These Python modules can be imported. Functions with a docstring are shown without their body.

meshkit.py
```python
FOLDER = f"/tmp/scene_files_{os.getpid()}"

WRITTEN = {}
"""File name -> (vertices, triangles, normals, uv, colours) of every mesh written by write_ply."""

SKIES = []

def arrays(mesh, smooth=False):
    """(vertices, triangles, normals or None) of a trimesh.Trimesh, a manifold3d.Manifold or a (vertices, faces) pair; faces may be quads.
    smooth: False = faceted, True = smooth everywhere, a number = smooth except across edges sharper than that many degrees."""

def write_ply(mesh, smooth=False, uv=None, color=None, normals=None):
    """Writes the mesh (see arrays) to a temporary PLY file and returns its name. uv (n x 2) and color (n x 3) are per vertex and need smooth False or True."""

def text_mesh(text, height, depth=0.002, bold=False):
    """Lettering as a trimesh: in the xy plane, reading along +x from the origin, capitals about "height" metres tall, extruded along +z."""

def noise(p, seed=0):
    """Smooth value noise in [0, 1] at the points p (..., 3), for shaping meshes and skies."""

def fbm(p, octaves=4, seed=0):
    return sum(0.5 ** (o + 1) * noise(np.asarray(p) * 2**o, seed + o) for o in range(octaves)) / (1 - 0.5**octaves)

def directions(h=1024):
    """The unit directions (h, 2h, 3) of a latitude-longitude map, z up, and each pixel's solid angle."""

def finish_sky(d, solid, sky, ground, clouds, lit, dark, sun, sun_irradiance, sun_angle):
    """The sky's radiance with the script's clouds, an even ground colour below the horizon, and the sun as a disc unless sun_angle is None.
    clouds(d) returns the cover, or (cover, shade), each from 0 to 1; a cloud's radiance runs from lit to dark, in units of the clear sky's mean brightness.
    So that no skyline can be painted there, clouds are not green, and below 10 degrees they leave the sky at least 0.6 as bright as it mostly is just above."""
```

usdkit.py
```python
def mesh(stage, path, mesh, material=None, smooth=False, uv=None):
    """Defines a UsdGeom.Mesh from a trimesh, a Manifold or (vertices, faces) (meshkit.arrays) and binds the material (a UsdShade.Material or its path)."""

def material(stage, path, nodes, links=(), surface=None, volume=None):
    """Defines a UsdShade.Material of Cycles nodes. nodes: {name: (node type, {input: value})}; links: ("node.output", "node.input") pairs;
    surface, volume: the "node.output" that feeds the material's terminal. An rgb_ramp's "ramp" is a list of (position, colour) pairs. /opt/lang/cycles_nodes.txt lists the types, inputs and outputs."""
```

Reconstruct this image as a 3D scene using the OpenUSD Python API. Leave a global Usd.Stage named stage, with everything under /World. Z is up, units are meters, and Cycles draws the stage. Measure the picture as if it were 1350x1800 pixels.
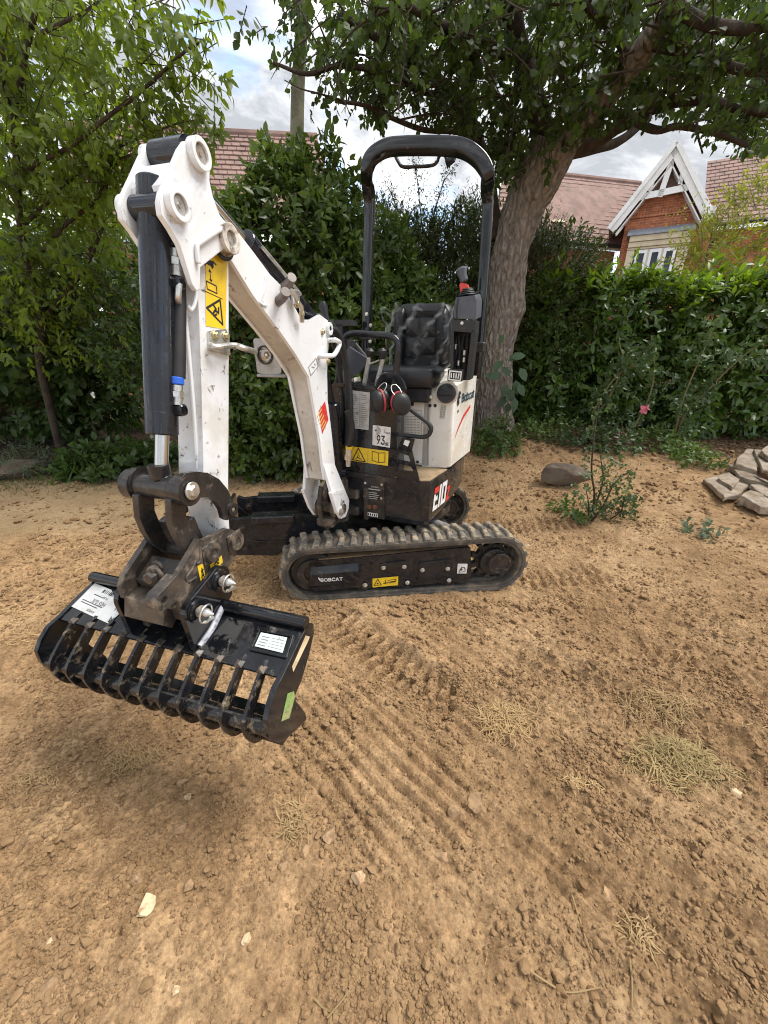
import math, numpy as np, trimesh, usdkit, meshkit
from pxr import Usd, UsdGeom, UsdLux, UsdShade, Gf, Sdf, Vt
from shapely.geometry import Polygon, Point, LineString, box as sbox
from shapely.ops import unary_union
from shapely import affinity

stage = Usd.Stage.CreateInMemory()
UsdGeom.SetStageUpAxis(stage, UsdGeom.Tokens.z)
UsdGeom.SetStageMetersPerUnit(stage, 1.0)
world = UsdGeom.Xform.Define(stage, '/World')
stage.SetDefaultPrim(world.GetPrim())
UsdGeom.Scope.Define(stage, '/World/Looks')

# ------------------------------------------------------------------ camera
CAM_H, PITCH, FPX = 1.3, math.radians(23.8), 676.0        # eye height, downward pitch, focal length in 1350ths of the width
cam = UsdGeom.Camera.Define(stage, '/World/camera')
cam.CreateHorizontalApertureAttr(36.0)
cam.CreateVerticalApertureAttr(48.0)
cam.CreateFocalLengthAttr(36.0 * FPX / 1350.0)
cam.CreateClippingRangeAttr(Gf.Vec2f(0.05, 500))
cx_ = UsdGeom.Xformable(cam)
cx_.AddTranslateOp().Set(Gf.Vec3d(0, 0, CAM_H))
cx_.AddRotateXOp().Set(90.0 - math.degrees(PITCH))
cam.CreateExposureAttr(EXPOSURE := 2.05)

# ------------------------------------------------------------------ sky and sun (bright broken overcast, sun high to the right behind thin cloud)
SUN_EL, SUN_AZ = math.radians(60), math.radians(84)       # azimuth from +y towards +x
sdir = np.array([math.cos(SUN_EL) * math.sin(SUN_AZ), math.cos(SUN_EL) * math.cos(SUN_AZ), math.sin(SUN_EL)])
sky_mat = usdkit.material(stage, '/World/Looks/sky_look', {
    'sky': ('sky_texture', {'sky_type': 'single_scattering', 'sun_disc': False, 'sun_elevation': SUN_EL, 'sun_rotation': math.atan2(sdir[0], sdir[1]), 'altitude': 100.0, 'aerosol_density': 1.0}),
    'tc': ('texture_coordinate', {}),
    'mp': ('mapping', {'scale': (1.0, 1.0, 2.6), 'location': (0.35, 0.2, 0.1)}),
    'n1': ('noise_texture', {'scale': 2.3, 'detail': 9.0, 'roughness': 0.58, 'distortion': 0.5}),
    'cover': ('rgb_ramp', {'ramp': [(0.0, (0, 0, 0)), (0.36, (0, 0, 0)), (0.47, (1, 1, 1)), (1, (1, 1, 1))]}),
    'n2': ('noise_texture', {'scale': 3.6, 'detail': 8.0, 'roughness': 0.62, 'distortion': 0.6}),
    'shade': ('rgb_ramp', {'ramp': [(0.0, (1.15, 1.23, 1.38)), (0.43, (1.55, 1.62, 1.75)), (0.54, (2.7, 2.76, 2.85)), (0.70, (5.2, 5.2, 5.2))]}),
    'mix': ('mix', {}),
    'bg': ('background_shader', {'strength': 0.1}),
}, [('tc.generated', 'mp.vector'), ('mp.vector', 'n1.vector'), ('mp.vector', 'n2.vector'), ('n1.fac', 'cover.fac'), ('n2.fac', 'shade.fac'),
    ('cover.color', 'mix.fac'), ('sky.color', 'mix.color1'), ('shade.color', 'mix.color2'), ('mix.color', 'bg.color')], surface='bg.background')
dome = UsdLux.DomeLight.Define(stage, '/World/sky')
UsdShade.MaterialBindingAPI.Apply(dome.GetPrim()).Bind(sky_mat)
dome.GetPrim().SetCustomDataByKey('kind', 'structure')
sun = UsdLux.DistantLight.Define(stage, '/World/sun')
sun.CreateNormalizeAttr(True)
sun.CreateIntensityAttr(0.32)
sun.CreateAngleAttr(32.0)
sun.CreateColorAttr(Gf.Vec3f(1.0, 0.95, 0.88))
sx_ = UsdGeom.Xformable(sun)
sx_.AddRotateZOp().Set(math.degrees(math.atan2(sdir[1], sdir[0])) + 90.0)
sx_.AddRotateXOp().Set(90.0 - math.degrees(SUN_EL))

# ------------------------------------------------------------------ helpers
C0 = np.array([0, 0, CAM_H])
FW = np.array([0, math.cos(PITCH), -math.sin(PITCH)]); UPV = np.array([0, math.sin(PITCH), math.cos(PITCH)])
def ray(px, py): return FW + np.array([1.0, 0, 0]) * (px - 675) / FPX - UPV * (py - 900) / FPX
def at(px, py, y):
    r = ray(px, py); return C0 + r * (y / r[1])
def on_z(px, py, z=0.0):
    r = ray(px, py); return C0 + r * ((z - CAM_H) / r[2])
def on_plane(px, py, p0, n):
    r = ray(px, py); return C0 + r * (((np.asarray(p0) - C0) @ n) / (r @ n))
def unit(v):
    v = np.asarray(v, float); return v / np.maximum(np.linalg.norm(v, axis=-1, keepdims=True), 1e-12)

_used, _base = {}, {}
def numbered(parent, name):
    k = (parent, name); n = _used.get(k, 0); _used[k] = n + 1
    return name if n == 0 else f'{name}_{n:03d}'
def keys(prim, label=None, cat=None, group=None, kind=None):
    for k, v in (('label', label), ('category', cat), ('group', group), ('kind', kind)):
        if v: prim.SetCustomDataByKey(k, v)
    return prim
def thing(name, label, cat, loc=(0, 0, 0), group=None):
    p = '/World/' + numbered('/World', name)
    x = UsdGeom.Xform.Define(stage, p); x.AddTranslateOp().Set(Gf.Vec3d(*map(float, loc)))
    _base[p] = np.asarray(loc, float)
    return keys(x.GetPrim(), label, cat, group)
def cat_(ms):
    V, F, o = [], [], 0
    for m in (ms if isinstance(ms, (list,)) else [ms]):
        if m is None: continue
        if hasattr(m, 'to_mesh'):
            q = m.to_mesh(); v, f = np.array(q.vert_properties[:, :3]), np.array(q.tri_verts)
        elif isinstance(m, tuple): v, f = np.asarray(m[0], float), np.asarray(m[1], int)
        else: v, f = np.array(m.vertices), np.array(m.faces)
        V.append(v); F.append(f + o); o += len(v)
    return np.vstack(V), np.vstack(F)
def obj(name, ms, mat, parent=None, smooth=30, label=None, cat=None, group=None, kind=None):
    pp = '/World' if parent is None else str(parent.GetPath())
    p = pp + '/' + numbered(pp, name)
    v, f = cat_(ms)
    b = _base.get(pp, np.zeros(3)); _base[p] = b
    m = usdkit.mesh(stage, p, (v - b, f), M[mat] if isinstance(mat, str) else mat, smooth)
    return keys(m.GetPrim(), label, cat, group, kind)

class Frame:
    def __init__(s, o, a, b, c=(0, 0, 1)): s.o, s.R = np.asarray(o, float), np.stack([a, b, np.asarray(c, float)], 0)
    def __call__(s, *p):
        p = np.asarray(p[0] if len(p) == 1 else p, float); return s.o + p @ s.R
    def tr(s, m):
        v, f = cat_(m); v = s.o + v @ s.R
        if np.linalg.det(s.R) < 0: f = f[:, ::-1]
        return v, f

def rbox(c, s, b=0.006):
    """Box with chamfered edges: centre, size, chamfer."""
    c, h = np.asarray(c, float), np.asarray(s, float) / 2
    b = min(b, h.min() * 0.6); P = []
    for sg in np.ndindex(2, 2, 2):
        q = np.array(sg) * 2 - 1
        for k in range(3):
            e = h - b; e[k] = h[k]; P.append(c + q * e)
    h = trimesh.convex.convex_hull(np.array(P)); return np.array(h.vertices), np.array(h.faces)
def hull(P):
    h = trimesh.convex.convex_hull(np.asarray(P, float)); return np.array(h.vertices), np.array(h.faces)
def tube(path, r, n=10, closed=False, cap=True, ell=None):
    P = np.asarray(path, float); k = len(P); r = np.broadcast_to(np.asarray(r, float), (k,))
    T = np.gradient(P, axis=0) if not closed else np.roll(P, -1, 0) - np.roll(P, 1, 0)
    T = unit(T)
    N = np.zeros_like(P); a = np.array([0, 0, 1.0]) if abs(T[0][2]) < 0.9 else np.array([1.0, 0, 0])
    N[0] = unit(a - (a @ T[0]) * T[0])
    for i in range(1, k):
        q = N[i - 1] - (N[i - 1] @ T[i]) * T[i]; N[i] = unit(q)
    Bn = np.cross(T, N); th = np.arange(n) * 2 * np.pi / n
    e1, e2 = (1, 1) if ell is None else ell
    V = P[:, None] + r[:, None, None] * (np.cos(th)[None, :, None] * N[:, None] * e1 + np.sin(th)[None, :, None] * Bn[:, None] * e2)
    V = V.reshape(-1, 3); F = []
    kk = k if closed else k - 1
    i, j = np.meshgrid(np.arange(kk), np.arange(n), indexing='ij'); i, j = i.ravel(), j.ravel(); i2, j2 = (i + 1) % k, (j + 1) % n
    a, b, c, d = i * n + j, i * n + j2, i2 * n + j2, i2 * n + j
    F = np.vstack([np.stack([a, b, c], 1), np.stack([a, c, d], 1)])
    if cap and not closed:
        V = np.vstack([V, P[0], P[-1]]); m = len(V)
        jj = np.arange(n); j2 = (jj + 1) % n
        F = np.vstack([F, np.stack([np.full(n, m - 2), j2, jj], 1), np.stack([np.full(n, m - 1), (k - 1) * n + jj, (k - 1) * n + j2], 1)])
    return V, F
def sticks(A, B_, r0, r1):
    """Many thin three-sided twigs at once, from A to B_."""
    A, B_ = np.asarray(A, float), np.asarray(B_, float); n = len(A); T = unit(B_ - A); N = unit(np.cross(T, [0.31, 0.2, 0.93]) + 1e-9); Q = np.cross(T, N); V = []
    for c, r in ((A, r0), (B_, r1)):
        for a in (0, 2.094, 4.189): V.append(c + (math.cos(a) * N + math.sin(a) * Q) * np.broadcast_to(r, (n,))[:, None])
    f = np.array([[0, 1, 4], [0, 4, 3], [1, 2, 5], [1, 5, 4], [2, 0, 3], [2, 3, 5]])
    return np.stack(V, 1).reshape(-1, 3), (f[None] + (np.arange(n) * 6)[:, None, None]).reshape(-1, 3)
def cyl(p0, p1, r, n=20, r2=None, ch=0.0):
    p0, p1 = np.asarray(p0, float), np.asarray(p1, float); r2 = r if r2 is None else r2
    if ch:
        d = unit(p1 - p0); return tube([p0, p0 + d * 1e-5, p0 + d * ch, p1 - d * ch, p1 - d * 1e-5, p1], [r - ch, r - ch, r, r2, r2 - ch, r2 - ch], n)
    return tube([p0, p1], [r, r2], n)
def ring(p0, p1, r, ri, n=24):
    p0, p1 = np.asarray(p0, float), np.asarray(p1, float); d = unit(p1 - p0)
    a = np.array([0, 0, 1.0]) if abs(d[2]) < 0.9 else np.array([1.0, 0, 0]); N = unit(np.cross(d, a)); B_ = np.cross(d, N)
    th = np.arange(n) * 2 * np.pi / n; c = np.cos(th)[:, None] * N + np.sin(th)[:, None] * B_
    V = np.vstack([p0 + c * r, p1 + c * r, p1 + c * ri, p0 + c * ri]); F = []
    for q in range(4):
        a0, b0 = q * n, ((q + 1) % 4) * n
        for j in range(n):
            k = (j + 1) % n; F += [[a0 + j, a0 + k, b0 + k], [a0 + j, b0 + k, b0 + j]]
    return V, np.array(F)
def spline(P, n=8):
    """Catmull-Rom through P."""
    P = np.asarray(P, float); Q = np.vstack([2 * P[0] - P[1], P, 2 * P[-1] - P[-2]]); out = []
    for i in range(1, len(Q) - 2):
        for t in np.arange(n) / n:
            a, b, c, d = Q[i - 1], Q[i], Q[i + 1], Q[i + 2]
            out.append(0.5 * (2 * b + (c - a) * t + (2 * a - 5 * b + 4 * c - d) * t * t + (3 * b - a - 3 * c + d) * t ** 3))
    out.append(Q[-2]); return np.array(out)
def rpoly(pts, r=0.01, holes=()):
    p = Polygon(pts).buffer(0)
    if r: p = p.buffer(-r, join_style=1).buffer(2 * r, join_style=1).buffer(-r, join_style=1)
    for h in holes: p = p.difference(h)
    return p
def extr(poly, h):
    ps = getattr(poly, 'geoms', [poly])
    return cat_([trimesh.creation.extrude_polygon(g.simplify(2e-4), h, engine='earcut') for g in ps if g.area > 1e-9])
def plate(fr, poly, w0, w1, axes='xz'):
    """Polygon in two axes of a frame, extruded from w0 to w1 along the third."""
    v, f = extr(poly, w1 - w0)
    if axes == 'xz': q, flip = np.stack([v[:, 0], w0 + v[:, 2], v[:, 1]], 1), True
    elif axes == 'yz': q, flip = np.stack([w0 + v[:, 2], v[:, 0], v[:, 1]], 1), False
    else: q, flip = np.stack([v[:, 0], v[:, 1], w0 + v[:, 2]], 1), False
    return fr.tr((q, f[:, ::-1] if flip else f))
class Decal:
    """A flat print: origin, right and up vectors (metres) and outward normal; shapes are given in metres on it."""
    def __init__(s, o, right, up):
        s.o = np.asarray(o, float); s.x = unit(right); up = np.asarray(up, float); s.y = unit(up - (up @ s.x) * s.x); s.n = np.cross(s.x, s.y)
        s.w, s.h = np.linalg.norm(right), np.linalg.norm(up)
    def put(s, m, lift):
        v, f = cat_(m); return s.o + v[:, :1] * s.x + v[:, 1:2] * s.y + (v[:, 2:3] + lift) * s.n, f
    def shape(s, poly, lift=0.0012, t=0.0005): return s.put(extr(poly, t), lift)
    def text(s, x, y, txt, h, lift=0.0012, bold=False, rot=0.0, squeeze=1.0):
        m = meshkit.text_mesh(txt, h, 0.0005, bold); v = np.array(m.vertices); v[:, 0] *= squeeze
        c, q = math.cos(rot), math.sin(rot); v = np.stack([x + c * v[:, 0] - q * v[:, 1], y + q * v[:, 0] + c * v[:, 1], v[:, 2]], 1)
        return s.put((v, np.array(m.faces)), lift)
def seg(a, b, w): return LineString([a, b]).buffer(w / 2, cap_style=2)
def fbm2(x, y, s, seed=0, oc=4):
    return meshkit.fbm(np.stack([np.asarray(x) * s, np.asarray(y) * s, np.zeros_like(x) + seed * 7.13], -1), oc, seed) - 0.5

# ------------------------------------------------------------------ materials
M = {}
def surf(name, col, col2=None, scale=6.0, lo=0.45, hi=0.62, rough=0.5, metallic=0.0, spec=0.5, dirt=None, dscale=9.0, dlo=0.55, dhi=0.72, bump=0.0, bscale=120.0, bdist=0.002, edge=0.0, coat=0.0, scratch=None, island=0.0):
    """Painted, plated or earthy surface: two tones mixed by noise, dirt in patches, fine relief, optional rounded edges."""
    n = {'g': ('geometry', {}), 'p': ('principled_bsdf', {'roughness': rough, 'metallic': metallic, 'specular_ior_level': spec, 'coat_weight': coat, 'base_color': col})}
    L = []; src = None
    if col2 is not None:
        n['n1'] = ('noise_texture', {'scale': scale, 'detail': 6.0, 'roughness': 0.62}); n['r1'] = ('map_range', {'from_min': lo, 'from_max': hi})
        n['m1'] = ('mix', {'color1': col, 'color2': col2}); L += [('g.position', 'n1.vector'), ('n1.fac', 'r1.value'), ('r1.result', 'm1.fac')]; src = 'm1.color'
    if dirt is not None:
        n['n2'] = ('noise_texture', {'scale': dscale, 'detail': 8.0, 'roughness': 0.7, 'distortion': 0.3}); n['r2'] = ('map_range', {'from_min': dlo, 'from_max': dhi})
        n['m2'] = ('mix', {'color1': col, 'color2': dirt}); L += [('g.position', 'n2.vector'), ('n2.fac', 'r2.value'), ('r2.result', 'm2.fac')]
        if src: L.append((src, 'm2.color1'))
        src = 'm2.color'
        n['rr'] = ('map_range', {'to_min': rough, 'to_max': 0.9}); L += [('r2.result', 'rr.value'), ('rr.result', 'p.roughness')]
    if scratch is not None:                                                    # thin scuffs and chips through the paint
        n['sm'] = ('mapping', {'scale': (40, 260, 170), 'rotation': (0.4, 0.7, 0.5)}); n['sn'] = ('noise_texture', {'scale': 1.0, 'detail': 3.0, 'roughness': 0.6}); n['sr'] = ('map_range', {'from_min': 0.70, 'from_max': 0.78})
        n['s2'] = ('noise_texture', {'scale': 7.0, 'detail': 2.0}); n['s3'] = ('map_range', {'from_min': 0.48, 'from_max': 0.66}); n['sx'] = ('math', {'math_type': 'multiply'}); n['m4'] = ('mix', {'color1': col, 'color2': scratch})
        L += [('g.position', 'sm.vector'), ('sm.vector', 'sn.vector'), ('sn.fac', 'sr.value'), ('g.position', 's2.vector'), ('s2.fac', 's3.value'), ('sr.result', 'sx.value1'), ('s3.result', 'sx.value2'), ('sx.value', 'm4.fac')]
        if src: L.append((src, 'm4.color1'))
        src = 'm4.color'
    if island:
        n['hs'] = ('hsv', {'color': col}); n['iv'] = ('map_range', {'to_min': 1 - island, 'to_max': 1 + island}); L += [('g.random_per_island', 'iv.value'), ('iv.result', 'hs.value')]
        if src: L.append((src, 'hs.color'))
        src = 'hs.color'
    if src: L.append((src, 'p.base_color'))
    nrm = None
    if edge:
        n['bv'] = ('bevel', {'radius': edge, 'samples': 4}); nrm = 'bv.bevel'
    if bump:
        n['n3'] = ('noise_texture', {'scale': bscale, 'detail': 5.0, 'roughness': 0.6}); n['b'] = ('bump', {'strength': bump, 'distance': bdist})
        L += [('g.position', 'n3.vector'), ('n3.fac', 'b.height')]
        if nrm: L.append((nrm, 'b.normal'))
        nrm = 'b.normal'
    if nrm: L.append((nrm, 'p.normal'))
    M[name] = usdkit.material(stage, '/World/Looks/' + name, n, L, surface='p.BSDF')
def leafmat(name, dark, light, trans=0.35, rough=0.4, spec=0.4, tcol=None, vs=(0.6, 1.35)):
    n = {'g': ('geometry', {}), 'r': ('rgb_ramp', {'ramp': [(0, dark), (0.6, tuple((np.array(dark) + np.array(light)) / 2)), (1, light)]}),
         'p': ('principled_bsdf', {'roughness': rough, 'specular_ior_level': spec}), 't': ('translucent_bsdf', {}), 'h': ('hsv', {'value': 1.5, 'saturation': 1.1, 'hue': 0.49}),
         'm': ('mix_closure', {'fac': trans}), 'n': ('noise_texture', {'scale': 1.3, 'detail': 3.0}), 'nv': ('map_range', {'from_min': 0.3, 'from_max': 0.7, 'to_min': vs[0], 'to_max': vs[1]}), 'h2': ('hsv', {})}
    L = [('g.random_per_island', 'r.fac'), ('r.color', 'h2.color'), ('g.position', 'n.vector'), ('n.fac', 'nv.value'), ('nv.result', 'h2.value'), ('h2.color', 'p.base_color'), ('h2.color', 'h.color'), ('h.color', 't.color'), ('p.BSDF', 'm.closure1'), ('t.BSDF', 'm.closure2')]
    M[name] = usdkit.material(stage, '/World/Looks/' + name, n, L, surface='m.closure')
MUD = (0.20, 0.125, 0.07)
surf('white_paint', (0.72, 0.735, 0.745), (0.66, 0.67, 0.67), 4, rough=0.32, dirt=(0.14, 0.12, 0.10), dscale=30, dlo=0.60, dhi=0.69, edge=0.004)
surf('white_scuffed', (0.69, 0.705, 0.715), (0.58, 0.57, 0.54), 7, rough=0.38, dirt=(0.10, 0.085, 0.07), dscale=34, dlo=0.575, dhi=0.67, edge=0.004, bump=0.1, bscale=60)
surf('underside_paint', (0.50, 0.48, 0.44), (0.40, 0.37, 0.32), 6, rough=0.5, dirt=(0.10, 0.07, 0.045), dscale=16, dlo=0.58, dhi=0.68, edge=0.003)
surf('muddy_white', (0.62, 0.59, 0.53), (0.40, 0.35, 0.29), 12, rough=0.55, dirt=(0.14, 0.10, 0.07), dscale=24, dlo=0.47, dhi=0.62, edge=0.003)
surf('tank_white', (0.72, 0.70, 0.64), (0.60, 0.56, 0.47), 5, rough=0.4, dirt=(0.33, 0.27, 0.17), dscale=30, dlo=0.58, dhi=0.72, edge=0.008)
surf('black_paint', (0.009, 0.0095, 0.011), (0.017, 0.017, 0.018), 10, rough=0.36, dirt=(0.12, 0.10, 0.08), dscale=22, dlo=0.60, dhi=0.80, edge=0.003)
surf('bucket_black', (0.005, 0.0055, 0.0065), (0.010, 0.011, 0.013), 9, rough=0.27, dirt=(0.16, 0.125, 0.085), dscale=38, dlo=0.63, dhi=0.72, edge=0.0025, bump=0.15, bscale=45)
surf('tine_black', (0.006, 0.006, 0.007), (0.014, 0.014, 0.015), 14, rough=0.33, dirt=(0.24, 0.185, 0.12), dscale=42, dlo=0.55, dhi=0.68, edge=0.0025, bump=0.2, bscale=60)
surf('bare_steel', (0.42, 0.40, 0.37), (0.20, 0.17, 0.13), 30, rough=0.42, metallic=0.5, dirt=(0.30, 0.24, 0.16), dscale=45, dlo=0.5, dhi=0.62)
surf('cylinder_black', (0.008, 0.0085, 0.012), (0.014, 0.0145, 0.018), 6, rough=0.52, dirt=(0.10, 0.09, 0.085), dscale=30, dlo=0.66, dhi=0.82)
surf('chassis_black', (0.009, 0.009, 0.0095), (0.024, 0.021, 0.018), 8, rough=0.55, dirt=(0.15, 0.10, 0.06), dscale=14, dlo=0.52, dhi=0.74, edge=0.003)
surf('muddy_steel', (0.036, 0.031, 0.028), (0.075, 0.060, 0.046), 14, rough=0.5, dirt=(0.24, 0.185, 0.13), dscale=17, dlo=0.50, dhi=0.70, edge=0.003, bump=0.35, bscale=70, metallic=0.15)
surf('worn_steel', (0.022, 0.0205, 0.0205), (0.05, 0.042, 0.037), 10, rough=0.42, metallic=0.3, dirt=(0.20, 0.155, 0.115), dscale=24, dlo=0.57, dhi=0.76, edge=0.003, bump=0.2, bscale=60)
surf('chrome_rod', (0.55, 0.53, 0.50), rough=0.16, metallic=1.0)
surf('zinc', (0.62, 0.61, 0.57), (0.42, 0.40, 0.35), 40, rough=0.34, metallic=0.85)
surf('gold_bolt', (0.56, 0.48, 0.30), rough=0.38, metallic=0.85)
surf('rubber', (0.050, 0.047, 0.043), (0.09, 0.08, 0.066), 10, rough=0.8, dirt=(0.22, 0.17, 0.11), dscale=16, dlo=0.48, dhi=0.74, bump=0.2, bscale=80, edge=0.003)
surf('lug_rubber', (0.080, 0.075, 0.068), (0.14, 0.125, 0.10), 14, rough=0.85, dirt=(0.34, 0.265, 0.175), dscale=20, dlo=0.44, dhi=0.64, bump=0.2, bscale=80, edge=0.003)
surf('hose_rubber', (0.009, 0.009, 0.0095), (0.016, 0.015, 0.014), 20, rough=0.6, bump=0.15, bscale=200)
surf('plastic_black', (0.010, 0.0105, 0.0115), (0.017, 0.0175, 0.0185), 20, rough=0.48, bump=0.1, bscale=300)
surf('plastic_grey', (0.055, 0.062, 0.076), (0.07, 0.077, 0.09), 20, rough=0.5, bump=0.1, bscale=300, edge=0.004)
surf('seat_vinyl', (0.009, 0.0095, 0.0105), (0.015, 0.0155, 0.017), 12, rough=0.4, bump=0.12, bscale=220)
surf('rops_black', (0.006, 0.0065, 0.007), (0.013, 0.0135, 0.014), 9, rough=0.3, dirt=(0.33, 0.31, 0.28), dscale=26, dlo=0.66, dhi=0.8, edge=0.005)
surf('floor_mud', (0.30, 0.215, 0.125), (0.20, 0.14, 0.08), 18, rough=0.9, bump=0.3, bscale=90)
surf('packed_mud', (0.27, 0.18, 0.095), (0.17, 0.11, 0.06), 20, rough=0.95, bump=0.6, bscale=70, bdist=0.006)
surf('decal_yellow', (0.78, 0.53, 0.02), (0.66, 0.45, 0.03), 30, rough=0.4)
surf('decal_ink', (0.018, 0.016, 0.014), rough=0.5)
surf('decal_grey_ink', (0.20, 0.20, 0.19), rough=0.5)
surf('decal_white', (0.72, 0.72, 0.70), (0.60, 0.59, 0.56), 25, rough=0.4)
surf('decal_grey', (0.50, 0.50, 0.49), (0.40, 0.40, 0.38), 30, rough=0.45)
surf('decal_mint', (0.60, 0.72, 0.68), (0.52, 0.62, 0.58), 30, rough=0.4)
surf('decal_cream', (0.66, 0.55, 0.36), (0.50, 0.39, 0.22), 40, rough=0.6)
surf('decal_green', (0.20, 0.40, 0.09), (0.33, 0.33, 0.16), 30, rough=0.6, dirt=(.22, .16, .10), dscale=50, dlo=.5, dhi=.62)
surf('decal_red', (0.60, 0.035, 0.03), (0.50, 0.05, 0.04), 30, rough=0.4)
surf('blue_plastic', (0.02, 0.11, 0.55), rough=0.4)
surf('red_plastic', (0.50, 0.045, 0.03), rough=0.45)
surf('pink_plastic', (0.42, 0.065, 0.075), rough=0.45)
surf('lever_steel', (0.50, 0.49, 0.46), (0.40, 0.37, 0.32), 30, rough=0.4, metallic=0.4)
M['film'] = usdkit.material(stage, '/World/Looks/film', {'g': ('geometry', {}), 'n': ('noise_texture', {'scale': 16.0, 'detail': 3.0, 'distortion': 1.6}), 'b': ('bump', {'strength': 0.5, 'distance': 0.012}), 'lw': ('layer_weight', {'blend': 0.35}),
    'r': ('map_range', {'from_min': 0.25, 'from_max': 0.95, 'to_min': 0.10, 'to_max': 0.55}), 't': ('transparent_bsdf', {'color': (0.96, 0.96, 0.95)}), 'p': ('principled_bsdf', {'base_color': (0.42, 0.42, 0.40), 'roughness': 0.08, 'specular_ior_level': 0.8}), 'm': ('mix_closure', {})},
    [('g.position', 'n.vector'), ('n.fac', 'b.height'), ('b.normal', 'p.normal'), ('b.normal', 'lw.normal'), ('lw.facing', 'r.value'), ('r.result', 'm.fac'), ('t.BSDF', 'm.closure1'), ('p.BSDF', 'm.closure2')], surface='m.closure')
M['lamp_glass'] = usdkit.material(stage, '/World/Looks/lamp_glass', {'t': ('transparent_bsdf', {}), 'gl': ('glossy_bsdf', {'roughness': 0.03}), 'f': ('fresnel', {'IOR': 1.5}), 'm': ('mix_closure', {})},
    [('f.fac', 'm.fac'), ('t.BSDF', 'm.closure1'), ('gl.BSDF', 'm.closure2')], surface='m.closure')
surf('reflector', (0.75, 0.75, 0.74), rough=0.12, metallic=1.0)
# ------------------------------------------------------------------ ground
def sstep(a, b, x):
    t = np.clip((x - a) / (b - a), 0, 1); return t * t * (3 - 2 * t)
def strip(x, y, a, b, hw, soft):
    """1 inside a straight strip from a to b, and the distances along and across it."""
    a, b = np.array(a), np.array(b); L = np.linalg.norm(b - a); d = (b - a) / L
    u = (x - a[0]) * d[0] + (y - a[1]) * d[1]; v = -(x - a[0]) * d[1] + (y - a[1]) * d[0]
    m = sstep(-hw - soft, -hw + soft, v) * (1 - sstep(hw - soft, hw + soft, v)) * sstep(-soft, soft * 2, u) * (1 - sstep(L - soft * 2, L + soft, u))
    return m, u, v
def ground_base(x, y):
    x, y = np.asarray(x, float), np.asarray(y, float)
    z = (0.10 + 0.24 * sstep(-1.0, 1.6, x) * (1 - 0.7 * sstep(2.6, 4.2, x))) * sstep(2.7, 5.2, y)
    z = z + 0.07 * np.exp(-((x - 1.0) / 0.45) ** 2 - ((y - 2.75) / 0.4) ** 2) + 0.05 * np.exp(-((x - 1.9) / 0.6) ** 2 - ((y - 2.6) / 0.5) ** 2)
    return z
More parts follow.
